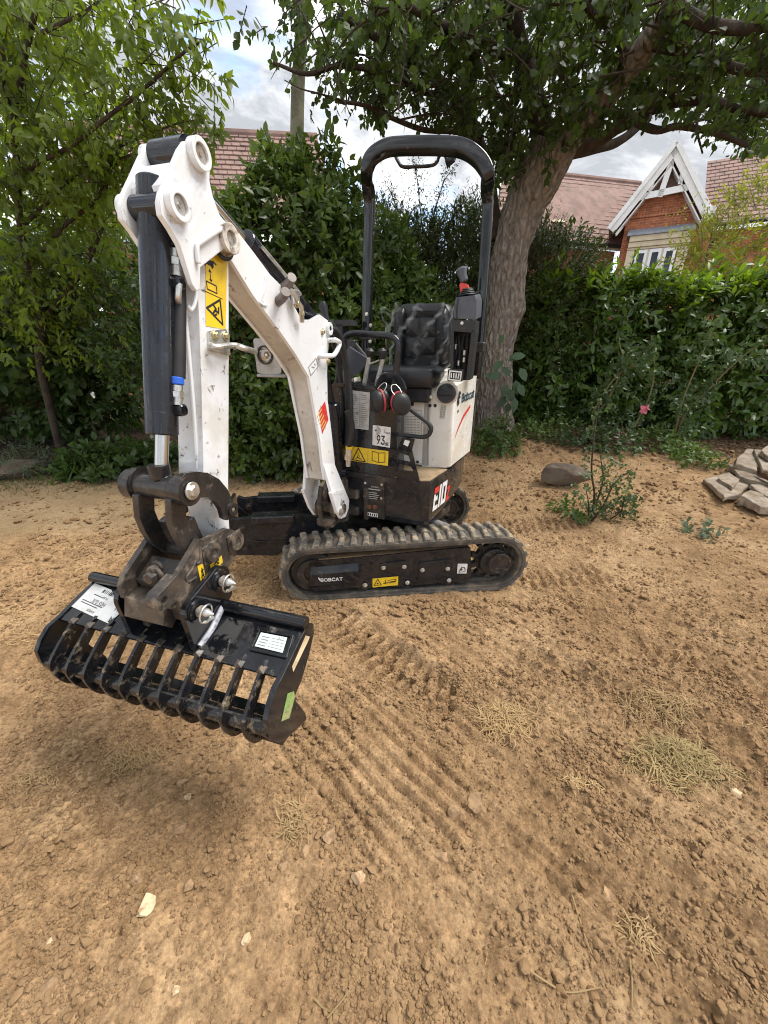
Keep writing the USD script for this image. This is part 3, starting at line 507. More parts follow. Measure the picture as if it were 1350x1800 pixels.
# ---- undercarriage
def stad(u0, u1, z0, z1, r0, r1, n=22):
    """Outline of a track: two wheels of different radius joined by belts."""
    return Point(u0, z0).buffer(r0, n).union(Point(u1, z1).buffer(r1, n)).convex_hull
LUGV = {}
def track(w0, near):
    w1 = w0 + 0.185
    out = stad(0.045, 1.045, 0.163, 0.172, 0.158, 0.164); inn = out.buffer(-0.028, 16); core = inn.buffer(-0.02, 16)
    b = obj('track_belt', [plate(U, out.difference(inn), w0 + 0.006, w1), plate(U, inn.buffer(0.004).difference(core), w0 + 0.06, w0 + 0.12), plate(U, out.buffer(0.006).difference(out.buffer(-0.01)), w0, w0 + 0.012)], 'rubber', dig)
    L = out.exterior.length; pit = L / 46.0
    for k in range(92):
        half = k % 2; s = (k // 2 + 0.16 * half) * pit
        if not near and (k % 46) < 0: continue
        p0 = np.array(out.exterior.interpolate((s) % L).coords[0]); p1 = np.array(out.exterior.interpolate((s + 0.004) % L).coords[0])
        t = unit(p1 - p0); nn = np.array([-t[1], t[0]]); c0 = np.array(out.centroid.coords[0])
        if nn @ (p0 - c0) < 0: nn = -nn
        a, bq = (w0 + 0.002, w0 + 0.098) if half == 0 else (w0 + 0.088, w1 - 0.002)
        bulge = 0.020; pts = []
        for w, wd in ((a, 0.019 if half == 0 else 0.014), (bq, 0.014 if half == 0 else 0.019)):
            for h, q in ((-0.006, 1.15), (0.014, 0.95), (bulge, 0.6)):
                for sg in (-1, 1):
                    uv = p0 + t * sg * wd * q + nn * h + t * (0.010 if w == bq else -0.006) * (1 if half == 0 else -1); pts.append((uv[0], w, uv[1]))
        obj('track_lug', U.tr(hull(pts)), 'lug_rubber', b, smooth=False)
    # wheels inside the belt
    idl = obj('idler_wheel', [U.tr(cyl((0.045, w0 + 0.035, 0.163), (0.045, w0 + 0.15, 0.163), 0.122, 36, ch=0.008)), U.tr(ring((0.045, w0 + 0.02, 0.163), (0.045, w0 + 0.05, 0.163), 0.085, 0.05, 28))], 'chassis_black', dig)
    spr = []
    tp = Point(0, 0).buffer(0.098, 20)
    for k in range(11):
        a = k * 2 * np.pi / 11; tp = tp.union(affinity.rotate(sbox(0.08, -0.014, 0.128, 0.014), a, origin=(0, 0), use_radians=True))
    spr = obj('sprocket', [plate(U, affinity.translate(tp, 1.052, 0.172), w0 + 0.06, w0 + 0.09), U.tr(cyl((1.052, w0 + 0.025, 0.172), (1.052, w0 + 0.1, 0.172), 0.082, 36, ch=0.006))], 'chassis_black', dig)
    obj('hub_cap', [U.tr(cyl((1.068, w0 + 0.004, 0.176), (1.068, w0 + 0.03, 0.176), 0.062, 36, ch=0.005)), U.tr(ring((1.068, w0 - 0.001, 0.176), (1.068, w0 + 0.01, 0.176), 0.064, 0.052, 36))], 'worn_steel', spr)
    if near:
        for k in range(9):
            a = k * 2 * np.pi / 9 + 0.2; bolt(U, (1.052 + 0.092 * math.cos(a), w0 + 0.058, 0.172 + 0.092 * math.sin(a)), 1, 0.008, -0.01, 'chassis_black', spr)
    for u in (0.32, 0.555, 0.79):
        r = obj('bottom_roller', [U.tr(cyl((u, w0 + 0.03, 0.062), (u, w0 + 0.075, 0.062), 0.042, 24, ch=0.004)), U.tr(cyl((u, w0 + 0.11, 0.062), (u, w0 + 0.155, 0.062), 0.042, 24, ch=0.004)), U.tr(cyl((u, w0 + 0.02, 0.062), (u, w0 + 0.15, 0.062), 0.02, 16))], 'worn_steel', dig)
        if near: bolt(U, (u, w0 + 0.012, 0.082), 1, 0.0105, -0.014, 'zinc', r)
    # side frame
    fr = [Pu(543, 988, .02), Pu(827, 962, .02), Pu(829, 1020, .02), Pu(700, 1032, .02), Pu(660, 1030, .02), Pu(552, 1040, .02), Pu(544, 1034, .02)] if near else [(0.03, 0.237), (0.9, 0.28), (0.91, 0.07), (0.3, 0.065), (0.03, 0.06)]
    f = obj('track_frame', [plate(U, rpoly(fr, 0.006), w0 + 0.02, w0 + 0.032), U.tr(hull([(0.06, w0 + 0.03, 0.235), (0.9, w0 + 0.03, 0.272), (0.9, w0 + 0.03, 0.10), (0.06, w0 + 0.03, 0.09), (0.06, w0 + 0.16, 0.20), (0.9, w0 + 0.16, 0.20), (0.9, w0 + 0.16, 0.10), (0.06, w0 + 0.16, 0.09)]))], 'black_paint', dig)
    rr = np.random.default_rng(31)
    mp = [(u, w, 0.245 + 0.037 * u - 0.012 + 0.014 * rr.uniform()) for u in np.linspace(0.08, 0.9, 30) for w in (w0 + 0.03, w0 + 0.06, w0 + 0.15)] + [(u, w, 0.2) for u in (0.08, 0.9) for w in (w0 + 0.03, w0 + 0.15)]
    obj('caked_soil', U.tr(hull(mp)), 'packed_mud', f)
    if near:
        c = obj('adjuster_cover', U.tr(hull([(*Pu(544, 997, .01)[:1], .02, Pu(544, 999, .01)[1]), (Pu(630, 997, .01)[0], .02, Pu(630, 991, .01)[1]), (Pu(545, 1033, .01)[0], .02, Pu(545, 1036, .01)[1]), (Pu(630, 1030, .01)[0], .02, Pu(630, 1026, .01)[1]),
            (Pu(545, 1010, 0)[0], -.008, Pu(545, 1010, 0)[1]), (Pu(630, 1003, 0)[0], -.008, Pu(630, 1002, 0)[1]), (Pu(545, 1029, 0)[0], -.008, Pu(545, 1029, 0)[1]), (Pu(630, 1021, 0)[0], -.008, Pu(630, 1021, 0)[1])])), 'black_paint', f)
        q0, q1 = Pu(563, 1022, -.008), Pu(603, 1018, -.008); d = Decal(U(q0[0], -0.010, q0[1]), U.R[0] * (q1[0] - q0[0]), U.R[2] * 0.03)
        obj('lettering', [d.text(0.0, 0, 'BOBCAT', 0.020, bold=True, squeeze=1.05), d.shape(seg((-0.008, 0.026), (0.0, 0.008), 0.006))], 'decal_white', c, smooth=False, label='worn white lettering on the track frame cover')
        for a, b_ in (((668, 991), (716, 1000)), ((737, 989), (791, 1014))):
            p, q = Pu(*a, .014), Pu(*b_, .014); pl = obj('cover_plate', plate(U, rpoly([(p[0], q[1]), (q[0], q[1] + 0.012), (q[0], p[1] + 0.012), (p[0], p[1])], 0.006), 0.011, 0.0205), 'black_paint', f)
            for x in (p[0] + 0.018, q[0] - 0.018): bolt(U, (x, 0.011, (p[1] + q[1]) / 2 - 0.004 if b_[1] < 1005 else (p[1] + q[1]) / 2 + 0.005), 1, 0.010, -0.012, 'zinc', pl)
        p, q = Pu(803, 1009, .018), Pu(822, 991, .018); d = Decal(U(p[0], 0.0185, p[1]), U.R[0] * (q[0] - p[0]), U.R[2] * (q[1] - p[1]))
        st = obj('sticker', d.shape(rpoly([(0, 0.004), (d.w, 0), (d.w, d.h), (0, d.h + .004)], 0.002), 0.0005), 'decal_white', f, label='small white sticker on the track frame')
        obj('sticker_print', [d.shape(LineString([(d.w * .2, d.h * .25), (d.w * .45, d.h * .7), (d.w * .7, d.h * .65), (d.w * .82, d.h * .35)]).buffer(.0025)), d.shape(seg((d.w * .15, d.h * .15), (d.w * .85, d.h * .25), .003)), d.shape(Point(d.w * .4, d.h * .45).buffer(.007))], 'decal_ink', st, smooth=False)
        p, q = Pu(655, 1031, .018), Pu(700, 1013, .018); d = Decal(U(p[0], 0.0185, p[1]), U.R[0] * (q[0] - p[0]), U.R[2] * (q[1] - p[1]))
        st = obj('sticker', d.shape(rpoly([(0, -.006), (d.w, 0), (d.w, d.h), (0, d.h - .006)], 0.002), 0.0005), 'decal_yellow', f, label='yellow warning sticker on the track frame')
        w_, h_ = d.w, d.h
        obj('sticker_print', [d.shape(Polygon([(w_ * .06, h_ * .12), (w_ * .34, h_ * .14), (w_ * .2, h_ * .8)]).exterior.buffer(.002)), d.shape(Point(w_ * .2, h_ * .33).buffer(.005)), d.shape(seg((w_ * .42, h_ * .3), (w_ * .9, h_ * .42), .005)), d.shape(seg((w_ * .5, h_ * .65), (w_ * .5, h_ * .2), .004)), d.shape(LineString([(w_ * .6, h_ * .6), (w_ * .9, h_ * .72), (w_ * .92, h_ * .5), (w_ * .7, h_ * .45)]).buffer(.0018))], 'decal_ink', st, smooth=False)
track(0.0, True)
track(0.80, False)
obj('cross_frame', [U.tr(hull([(0.25, 0.15, 0.15), (0.85, 0.15, 0.15), (0.3, 0.8, 0.15), (0.85, 0.8, 0.15), (0.2, 0.15, 0.26), (0.9, 0.15, 0.26), (0.25, 0.8, 0.26), (0.9, 0.8, 0.26), (0.4, 0.35, 0.33), (0.7, 0.35, 0.33), (0.4, 0.7, 0.33), (0.7, 0.7, 0.33)]))], 'chassis_black', dig)
obj('slew_ring', [Hs.tr(cyl((0, 0.09, 0.30), (0, 0.09, 0.395), 0.24, 48)), Hs.tr(ring((0, .09, .335), (0, .09, .375), .27, .2, 48))], 'worn_steel', dig)
# dozer blade, raised, on two arms
arm = [(-.40, .405), (-.36, .386), (-.27, .395), (-.04, .405), (.25, .36), (.25, .2), (-.06, .225), (-.16, .14), (-.42, .16)]
for w in (0.28, 0.60):
    a = obj('blade_arm', [plate(U, rpoly(arm, 0.01), w, w + 0.03), U.tr(rbox((-0.155, w + 0.015, 0.383), (0.235, 0.09, 0.045), 0.006))], 'black_paint', dig)
    bolt(U, (-.335, w, .327), 1, 0.022, -0.014, 'worn_steel', a)
    # bright edge of the arm's flange
    obj('arm_flange', U.tr(tube([(x, w - 0.002, z) for x, z in spline([(-.415, .352), (-.36, .288), (-.30, .252), (-.2, .238), (-.05, .232)], 5)], 0.006, 6)), 'worn_steel', a)
bl = [(-.50, .10)] + [(-.46 - .05 * math.sin(t), .10 + .26 * t / math.pi) for t in np.linspace(0.1, math.pi, 9)] + [(-.44, .36), (-.435, .22), (-.44, .11)]
obj('dozer_blade', [plate(U, Polygon(bl).buffer(0), 0.30, 0.78)], 'black_paint', dig)

# ---- upper body: counterweight casting
pl_ = [(.372, -.30), (.378, .262), (.358, .318), (.12, .362), (-.16, .392), (-.34, .372), (-.46, .25), (-.50, .10), (-.46, -.1), (-.34, -.26), (-.1, -.30)]
zb = [.385, .378, .382, .405, .435, .47, .48, .48, .48, .46, .42]
zt = [.640, .636, .636, .636, .638, .66, .66, .66, .66, .65, .64]
n = len(pl_); V = [(f, l, z + 0.02) for (f, l), z in zip(pl_, zt)]
top = [(f, l, z) for (f, l), z in zip(pl_, zt)]; mid = [(f * 1.0, l * 1.0, z + .035) for (f, l), z in zip(pl_, zb)]; bot = [(f * .95, (l - .09) * .95 + .09, z) for (f, l), z in zip(pl_, zb)]
V = np.array(top + mid + bot + [(0, .05, .638), (0, .05, .41)]); F = []
for k in range(n):
    j = (k + 1) % n
    for a in (0, n): F += [[a + k, a + j, a + n + j], [a + k, a + n + j, a + n + k]]
    F += [[k, 3 * n, j], [2 * n + j, 3 * n + 1, 2 * n + k]]
base = obj('body_base', Hs.tr((V, np.array(F)[:, ::-1])), 'black_paint', dig, smooth=25)
obj('floor_plate', plate(Hs, Polygon([(.368, .10), (.374, .258), (.352, .312), (.125, .355), (.08, .10)]), .6375, .6425, 'xy'), 'floor_mud', dig)
# lettering E10 with a red z on the side of the casting
def side_pt(t, z):
    a, b = np.array(pl_[2]), np.array(pl_[3]); q = a + (b - a) * t; return Hs(q[0], q[1], z)
a_, b_ = side_pt(0, .47), side_pt(1, .47); d = Decal(side_pt(0.17, .452), b_ - a_, [0, 0, 1.0])
def blk(ps): return unary_union([sbox(*p) for p in ps])
E_ = blk([(0, 0, .022, .13), (0, 0, .062, .024), (0, .053, .05, .077), (0, .106, .062, .13)]); one = blk([(.07, .0, .092, .13)]); O_ = sbox(.104, 0, .172, .13).difference(sbox(.126, .026, .150, .104))
obj('lettering', [d.shape(affinity.scale(affinity.skew(unary_union([blk([(0, 0, .022, .092), (0, 0, .062, .024), (0, .053, .05, .077)]), blk([(.07, 0, .092, .13)]), O_]), xs=8, origin=(0, 0)), 1, 1, origin=(0, 0)), .002)], 'decal_white', base, smooth=False, label='model letters in white on the black casting')
obj('lettering', [d.shape(affinity.skew(blk([(0, .098, .062, .13)]), xs=8, origin=(0, 0)), .002), d.shape(affinity.skew(Polygon([(.18, .0), (.225, .0), (.225, .018), (.203, .018), (.225, .068), (.225, .085), (.182, .085), (.182, .067), (.202, .067), (.18, .018)]), xs=8, origin=(0, 0)), .002)], 'decal_red', base, smooth=False, label='red parts of the model letters')
# swing-post bracket and plates at the front of the casting
p0 = [Pf(640, 838, .38), Pf(676, 842, .38), Pf(676, 913, .38), Pf(640, 908, .38)]
sp = obj('service_plate', plate(Hs, rpoly(p0, .004), .376, .384, 'yz'), 'chassis_black', base)
for px, py in ((642, 849), (671, 852), (641, 872), (670, 876)): l, z = Pf(px, py, .384); bolt(Hs, (.384, l, z), 0, .006, .006, 'zinc', sp)
for px in (649, 659): l, z = Pf(px, 891, .384); obj('indicator_lens', Hs.tr(cyl((.384, l, z), (.388, l, z), .014, 20, ch=.0015)), surf('amber_brown', (.16, .06, .03), rough=.3) or 'amber_brown', sp)
l, z = Pf(645, 906, .384); d = Decal(Hs(.3845, l, z), HL * .075, [0, 0, 1.]);
obj('sticker', d.shape(sbox(0, 0, .068, .022), .0005), 'decal_white', sp, label='small white sticker low on the service plate')
obj('sticker_print', [d.shape(sbox(.008 + k * .012, .004, .014 + k * .012, .017)) for k in range(5)], 'decal_ink', sp, smooth=False)
l, z = Pf(648, 855, .384); d = Decal(Hs(.3845, l, z), HL * .075, [0, 0, 1.])
obj('plate_print', [d.text(.014, -.002, 'DANGER', .008)] + [d.shape(sbox(0, -.012 - k * .0115, .062 - .006 * (k % 3), -.0085 - k * .0115)) for k in range(2, 6)] + [d.shape(sbox(0, -.004 - .0115, .07, .001 - .0115))], 'decal_grey', sp, smooth=False)
obj('swing_bracket', [Hs.tr(rbox((.34, -.18, .52), (.13, .20, .055), .01)), Hs.tr(rbox((.34, -.18, .42), (.13, .20, .055), .01)), Hs.tr(cyl((.42, -.18, .37), (.42, -.18, .56), .045, 24)), Hs.tr(rbox((.34, -.04, .47), (.1, .03, .2), .008))], 'muddy_steel', dig)

# ---- boom foot casting (swing post) and boom
ft = Pb(604, 893, .09)
ft[1] -= .004
def circ(p, r): return Point(*p).buffer(r, 16)
sw = [circ(ft, .045).union(Polygon([(ft[0], ft[1] + .045), (ft[0] - .13, ft[1] + .12), (ft[0] - .16, ft[1] + .1), (ft[0] - .16, ft[1] - .08), (ft[0] - .05, ft[1] - .10), (ft[0] + .02, ft[1] - .045)]).buffer(0))]
obj('swing_post', [plate(Bm, sw[0], -.055, -.03), plate(Bm, sw[0], .03, .055), Bm.tr(cyl((ft[0] - .12, 0, ft[1] - .09), (ft[0] - .12, 0, ft[1] + .12), .055, 24)), Bm.tr(cyl((ft[0], -.095, ft[1]), (ft[0], .095, ft[1]), .026, 20)), Bm.tr(rbox((ft[0] - .03, 0, ft[1] - .075), (.16, .1, .05), .01)),
    Bm.tr(tube(spline([(ft[0] + .02, -.02, ft[1] + .12), (ft[0] + .05, -.02, ft[1] + .04), (ft[0] + .04, -.02, ft[1] - .06), (ft[0] + .01, 0, ft[1] - .12)], 5), .014, 8))], 'muddy_steel', dig)
hw = .05
near_lo = [(408, 460), (445, 520), (490, 580), (520, 623), (543, 663), (553, 720), (562, 770), (567, 817), (571, 844)]
near_hi = [(420, 410), (447, 445), (475, 483), (500, 508), (517, 538), (530, 562), (546, 562), (562, 553), (576, 563), (581, 580), (577, 615), (575, 655), (576, 703), (582, 753), (589, 817), (593, 845)]
jt = Pb(402, 420, .075)
boom_poly = rpoly([Pb(*p, hw) for p in near_hi] + [Pb(*p, hw) for p in near_lo[::-1]] + [jt + (0.045, -.03), jt + (.05, .02), jt + (.01, .05)], .006)
leg_poly = rpoly([Pb(*p, .082) for p in ((582, 866), (605, 860), (610, 869), (614, 880), (613, 893), (608, 908), (600, 912), (592, 898))], .004)
boom = obj('boom', [plate(Bm, boom_poly, hw - .012, hw), plate(Bm, boom_poly, -hw, -hw + .012)], 'white_paint', dig)
# box faces of the boom: underside and top skins follow the side plates
def skin(pts, w, t, inset):
    P = spline([Pb(*p, hw) for p in pts], 4); T = unit(np.gradient(P, axis=0)); Nn = np.stack([-T[:, 1], T[:, 0]], 1)
    if Nn.mean(0) @ (Polygon(boom_poly.exterior).centroid.coords[0] - P.mean(0)) < 0: Nn = -Nn
    a = P + Nn * inset; b = P + Nn * (inset + t); V = []
    for q in (a, b):
        for ww in (-w, w): V.append(np.stack([q[:, 0], np.full(len(q), ww), q[:, 1]], 1))
    V = np.concatenate(V); k = len(P); i = np.arange(k - 1); F = []
    for x, y in ((0, 1), (1, 3), (3, 2), (2, 0)):
        F += [np.stack([x * k + i, x * k + i + 1, y * k + i + 1], 1), np.stack([x * k + i, y * k + i + 1, y * k + i], 1)]
    return Bm.tr((V, np.vstack(F)))
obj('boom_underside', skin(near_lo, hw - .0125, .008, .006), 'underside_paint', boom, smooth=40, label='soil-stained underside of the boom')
obj('boom_top_skin', skin([(430, 425), (475, 483), (500, 510), (517, 540), (535, 566)], hw - .0125, .008, .008), 'white_paint', boom, smooth=40)
obj('boom_back_skin', skin([(581, 585), (577, 615), (575, 655), (576, 703), (582, 753), (589, 817)], hw - .0125, .008, .008), 'white_paint', boom, smooth=40)
for s in (1, -1):
    fo = obj('boom_fork', [plate(Bm, leg_poly, min(s * .082, s * .066), max(s * .082, s * .066)), plate(Bm, circ(ft, .033), min(s * .055, s * .09), max(s * .055, s * .09)),
        Bm.tr(hull([(Pb(568, 815, hw)[0], s * hw, Pb(568, 815, hw)[1]), (Pb(588, 815, hw)[0], s * hw, Pb(588, 815, hw)[1]), (Pb(584, 870, .08)[0], s * .082, Pb(584, 870, .08)[1]), (Pb(608, 866, .08)[0], s * .082, Pb(608, 866, .08)[1]), (Pb(568, 815, hw)[0], s * (hw - .012), Pb(568, 815, hw)[1]), (Pb(588, 815, hw)[0], s * (hw - .012), Pb(588, 815, hw)[1]), (Pb(584, 870, .08)[0], s * .066, Pb(584, 870, .08)[1]), (Pb(608, 866, .08)[0], s * .066, Pb(608, 866, .08)[1])]))], 'white_paint', boom)
    e = Pb(611, 884, .083)
obj('pivot_pin', [Bm.tr(ring((ft[0] + .005, .088, ft[1] + .03), (ft[0] + .005, .0925, ft[1] + .03), .018, .009, 24)), Bm.tr(cyl((ft[0] + .03, .05, ft[1] - .005), (ft[0] + .03, .10, ft[1] - .005), .018, 20, ch=.004))], 'bare_steel', boom)
# lip at the bottom of the underside where the box ends
lip = spline([(Pb(572, 846, .0)[0] + .02, -.062, Pb(572, 846, 0)[1]), (Pb(572, 846, 0)[0] + .03, -.04, Pb(572, 846, 0)[1] + .025), (Pb(572, 846, 0)[0] + .03, .04, Pb(572, 846, 0)[1] + .025), (Pb(572, 846, 0)[0] + .02, .062, Pb(572, 846, 0)[1])], 6)
obj('boom_lip', Bm.tr(tube(lip, .011, 8)), 'underside_paint', boom)
# apex boss, hose clamps, handle, stop tube, decals on the boom
ap = Pb(577, 578, hw)
obj('apex_boss', [Bm.tr(ring((ap[0], hw, ap[1]), (ap[0], hw + .012, ap[1]), .026, .012, 28)), Bm.tr(cyl((ap[0], -hw, ap[1]), (ap[0], hw + .006, ap[1]), .014, 16))], 'white_paint', boom)
for px, py in ((566, 583), (576, 635)): q = Pb(px, py, hw); bolt(Bm, (q[0], hw, q[1]), 1, .011, .012, 'gold_bolt', boom)
hd = [Pb(576, 598, hw), Pb(590, 598, hw + .035), Pb(597, 604, hw + .035), Pb(588, 623, hw + .035), Pb(560, 626, hw)]
obj('grab_handle', Bm.tr(tube(spline([(hd[0][0], hw - .01, hd[0][1]), (hd[0][0] - .01, hw + .02, hd[0][1]), (hd[1][0], hw + .035, hd[1][1]), (hd[2][0], hw + .035, hd[2][1]), (hd[3][0], hw + .035, hd[3][1]), (hd[4][0] - .03, hw + .03, hd[4][1]), (hd[4][0], hw + .012, hd[4][1]), (hd[4][0], hw - .01, hd[4][1])], 6), .0105, 10)), 'white_paint', boom)
for px, py in ((478, 515), (489, 490)):
    q = Pb(px, py, hw); e = Pb(px + 22, py + 26, hw)
    st = obj('hose_guide', [Bm.tr(tube(spline([(q[0] - .04, hw - .02, q[1] - .03), (q[0] - .015, hw + .03, q[1] - .012), (q[0] + .005, hw + .055, q[1] + .002)], 5), .0155, 14))], surf('guide_brown', (.16, .13, .11), (.10, .08, .07), 20, rough=.5, dirt=(.3, .25, .2)) or 'guide_brown', boom)
q = Pb(512, 540, hw); obj('hose_clamp', [Bm.tr(rbox((q[0], hw + .02, q[1] + .03), (.05, .012, .05), .004)), Bm.tr(tube([(q[0] + .03, hw + .02, q[1] + .05), (q[0] - .02, hw + .03, q[1] - .0), (q[0] - .045, hw + .015, q[1] - .045)], .009, 8))], 'zinc', boom)
for dx in (0, .03): bolt(Bm, (q[0] - .03 + dx, hw + .02, q[1] - .02 + dx), 1, .011, .014, 'gold_bolt', boom)
weld = [Pb(*p, hw) for p in ((466, 487), (463, 510), (456, 532), (468, 537))]
obj('weld_bead', Bm.tr(tube(spline([(*[w_[0]], hw + .001, w_[1]) for w_ in weld], 6), .0045, 6)), 'white_paint', boom)
def bdecal(pts, w):
    """A print on a side plate given by its corners: lower left, lower right, upper left."""
    P = [Bm(*(lambda q: (q[0], w, q[1]))(Pb(*p, w))) for p in pts]; return Decal(P[0], P[1] - P[0], P[2] - P[0]), P
def quad_decal(P, lift=.0012):
    return cat_([(np.array([p + lift * np.cross(unit(P[1] - P[0]), unit(P[3] - P[0])) for p in P]), np.array([[0, 1, 2], [0, 2, 3]]))])
P = [Bm(*(lambda q: (q[0], hw, q[1]))(Pb(*p, hw))) for p in ((566, 763), (577, 738), (571, 705), (560, 722))]
d = Decal(P[0], P[1] - P[0], P[3] - P[0]); rd = obj('sticker', quad_decal(P), 'decal_red', boom, smooth=False, label='red warning sticker on the boom')
obj('sticker_print', [d.shape(seg((d.w * .15, d.h * (.15 + .17 * k)), (d.w * (.75 - .1 * (k % 2)), d.h * (.12 + .17 * k)), .006), .0016) for k in range(5)], surf('decal_gold', (.62, .45, .12), rough=.5) or 'decal_gold', rd, smooth=False)
P = [Bm(*(lambda q: (q[0], hw, q[1]))(Pb(*p, hw))) for p in ((542, 645), (546, 660), (558, 641), (553, 622))]
d = Decal(P[0], P[1] - P[0], P[3] - P[0])
obj('sticker_print', [cat_([d.put(extr(Polygon([(0, 0), (d.w, 0), (d.w * 1.0, d.h), (0, d.h)]).exterior.buffer(.0016), .0004), .0012)]), d.shape(seg((d.w * .3, d.h * .3), (d.w * .7, d.h * .6), .003)), d.shape(seg((d.w * .3, d.h * .65), (d.w * .6, d.h * .75), .003))], 'decal_grey_ink', boom, smooth=False, label='small outlined pictogram on the boom')

# ---- dipper arm
PA, PB, PJ = Pb(350, 271, .08), Pb(313, 361, .08), Pb(402, 420, .075)
R_, D1, D2, HP = Pb(331, 862, .08), Pb(405, 895, .08), Pb(409, 950, .08), Pb(367, 970, .08)
ear = rpoly([Pb(*p, .072) for p in ((340, 250), (327, 247), (317, 262), (300, 302), (284, 338), (281, 355), (284, 378), (300, 402), (316, 430), (328, 468), (338, 500), (346, 512), (352, 508), (352, 470), (390, 440), (415, 420), (400, 395), (386, 378), (374, 345), (368, 318), (370, 285), (362, 258))], .004)
arm_poly = rpoly([Pb(401, 405, .042), Pb(402, 520, .042), Pb(402, 700, .042), Pb(401, 850, .042), Pb(402, 905, .042), D2 + (-.035, .0), D2 + (-.02, -.035), D2 + (.03, -.03), Pb(372, 900, .042), Pb(357, 850, .042), Pb(357, 800, .042), Pb(354, 680, .042), Pb(350, 560, .042), Pb(346, 480, .042), Pb(352, 440, .042)], .004)
dip = obj('dipper_arm', [plate(Bm, arm_poly, -.042, .042)], 'white_scuffed', dig)
fq = [Pb(350, 560, .042), Pb(354, 680, .042), Pb(357, 800, .042), Pb(357, 850, .042)]
for s in (1, -1):
    wo, wi, wr_, wp_ = (.072, .058, .089, .084) if s > 0 else (-.050, -.036, -.066, -.062)
    e = obj('dipper_ear', [plate(Bm, ear, min(wo, wi), max(wo, wi))] + [Bm.tr(ring((p[0], wo - s * .002, p[1]), (p[0], wr_, p[1]), .032, .0205, 32)) for p in (PA, PB)] , 'white_paint', dip)
    for p in (PA, PB): obj('pin', [Bm.tr(cyl((p[0], s * .03, p[1]), (p[0], wp_, p[1]), .0215, 24, ch=.003)), Bm.tr(cyl((p[0], wp_ - s * .001, p[1]), (p[0], wp_ + s * .0015, p[1]), .005, 10))], 'bare_steel', e)
W1, W2, W3 = Pb(311, 282, .07), Pb(294, 322, .07), Pb(312, 318, .07)
obj('ear_web', [Bm.tr(hull([(p[0] - .004 - q, w, p[1] - q * .5) for p in (W1, W2) for w in (-.0365, .0585) for q in (0, .012)])), Bm.tr(hull([(p[0] - .004, w, p[1]) for p in (W2, W3) for w in (-.0365, .0585)] + [(p[0] - .004, w, p[1] - .012) for p in (W2, W3) for w in (-.0365, .0585)]))], 'white_paint', dip, label='white web between the two ears of the dipper')
obj('rod_eye', Bm.tr(cyl((PA[0], -.036, PA[1]), (PA[0], .057, PA[1]), .037, 32)), 'cylinder_black', dip, label='black eye of the arm cylinder rod between the ears')
# knuckle between boom and dipper
obj('knuckle', [Bm.tr(cyl((PJ[0], -.055, PJ[1]), (PJ[0], .062, PJ[1]), .040, 32)), Bm.tr(ring((PJ[0], .055, PJ[1]), (PJ[0], .085, PJ[1]), .036, .019, 32))], 'muddy_white', dip, label='soil-stained knuckle boss between boom and dipper')
obj('pin', Bm.tr(cyl((PJ[0], .05, PJ[1]), (PJ[0], .078, PJ[1]), .0195, 24, ch=.003)), 'bare_steel', dip)
obj('grime', Bm.tr(ring((PJ[0] + .004, .0555, PJ[1] - .004), (PJ[0] + .004, .06, PJ[1] - .004), .046, .030, 30)), 'worn_steel', dip)
# grease pipe with its welded bends on the ear and the thin pipe along the front face
gp = [Pb(*p, .075) for p in ((388, 402), (372, 412), (350, 427), (345, 432), (345, 445), (347, 463))]
obj('grease_pipe', [Bm.tr(tube(spline([(q[0], .078, q[1]) for q in gp], 6), .006, 8))], 'white_paint', dip)
fpts = [(318, 500), (325, 560), (331, 620), (339, 710), (346, 800), (349, 836)]
obj('front_pipe', Bm.tr(tube(spline([(lambda q: (q[0], .02, q[1]))(Pb(*p, .02)) for p in fpts], 5), .0065, 8)), 'white_paint', dip, label='thin white pipe running down the front of the dipper')
obj('weld_bead', Bm.tr(tube(spline([(lambda q: (q[0], .044, q[1]))(Pb(*p, .042)) for p in ((345, 508), (342, 530), (335, 545), (329, 537))], 6), .005, 8)), 'white_paint', dip)
# step handle bracket bolted to the dipper
hb = [Pb(364, 582, .044), Pb(394, 578, .044), Pb(400, 590, .044), Pb(402, 625, .044), Pb(366, 615, .044)]
hk = obj('tie_handle', [plate(Bm, rpoly(hb, .004), .042, .05), Bm.tr(tube(spline([(lambda q: (q[0], .052, q[1]))(Pb(366, 607, .05)), (lambda q: (q[0], .07, q[1]))(Pb(372, 610, .05)), (lambda q: (q[0], .075, q[1]))(Pb(398, 607, .05)), (lambda q: (q[0] - .0, .095, q[1]))(Pb(415, 612, .07)), (lambda q: (q[0] - .03, .09, q[1] - .002))(Pb(428, 617, .07))], 6), .0085, 10))], 'zinc', dip)
for px, py in ((378, 590), (396, 591)): q = Pb(px, py, .05); bolt(Bm, (q[0], .05, q[1]), 1, .010, .01, 'gold_bolt', hk)
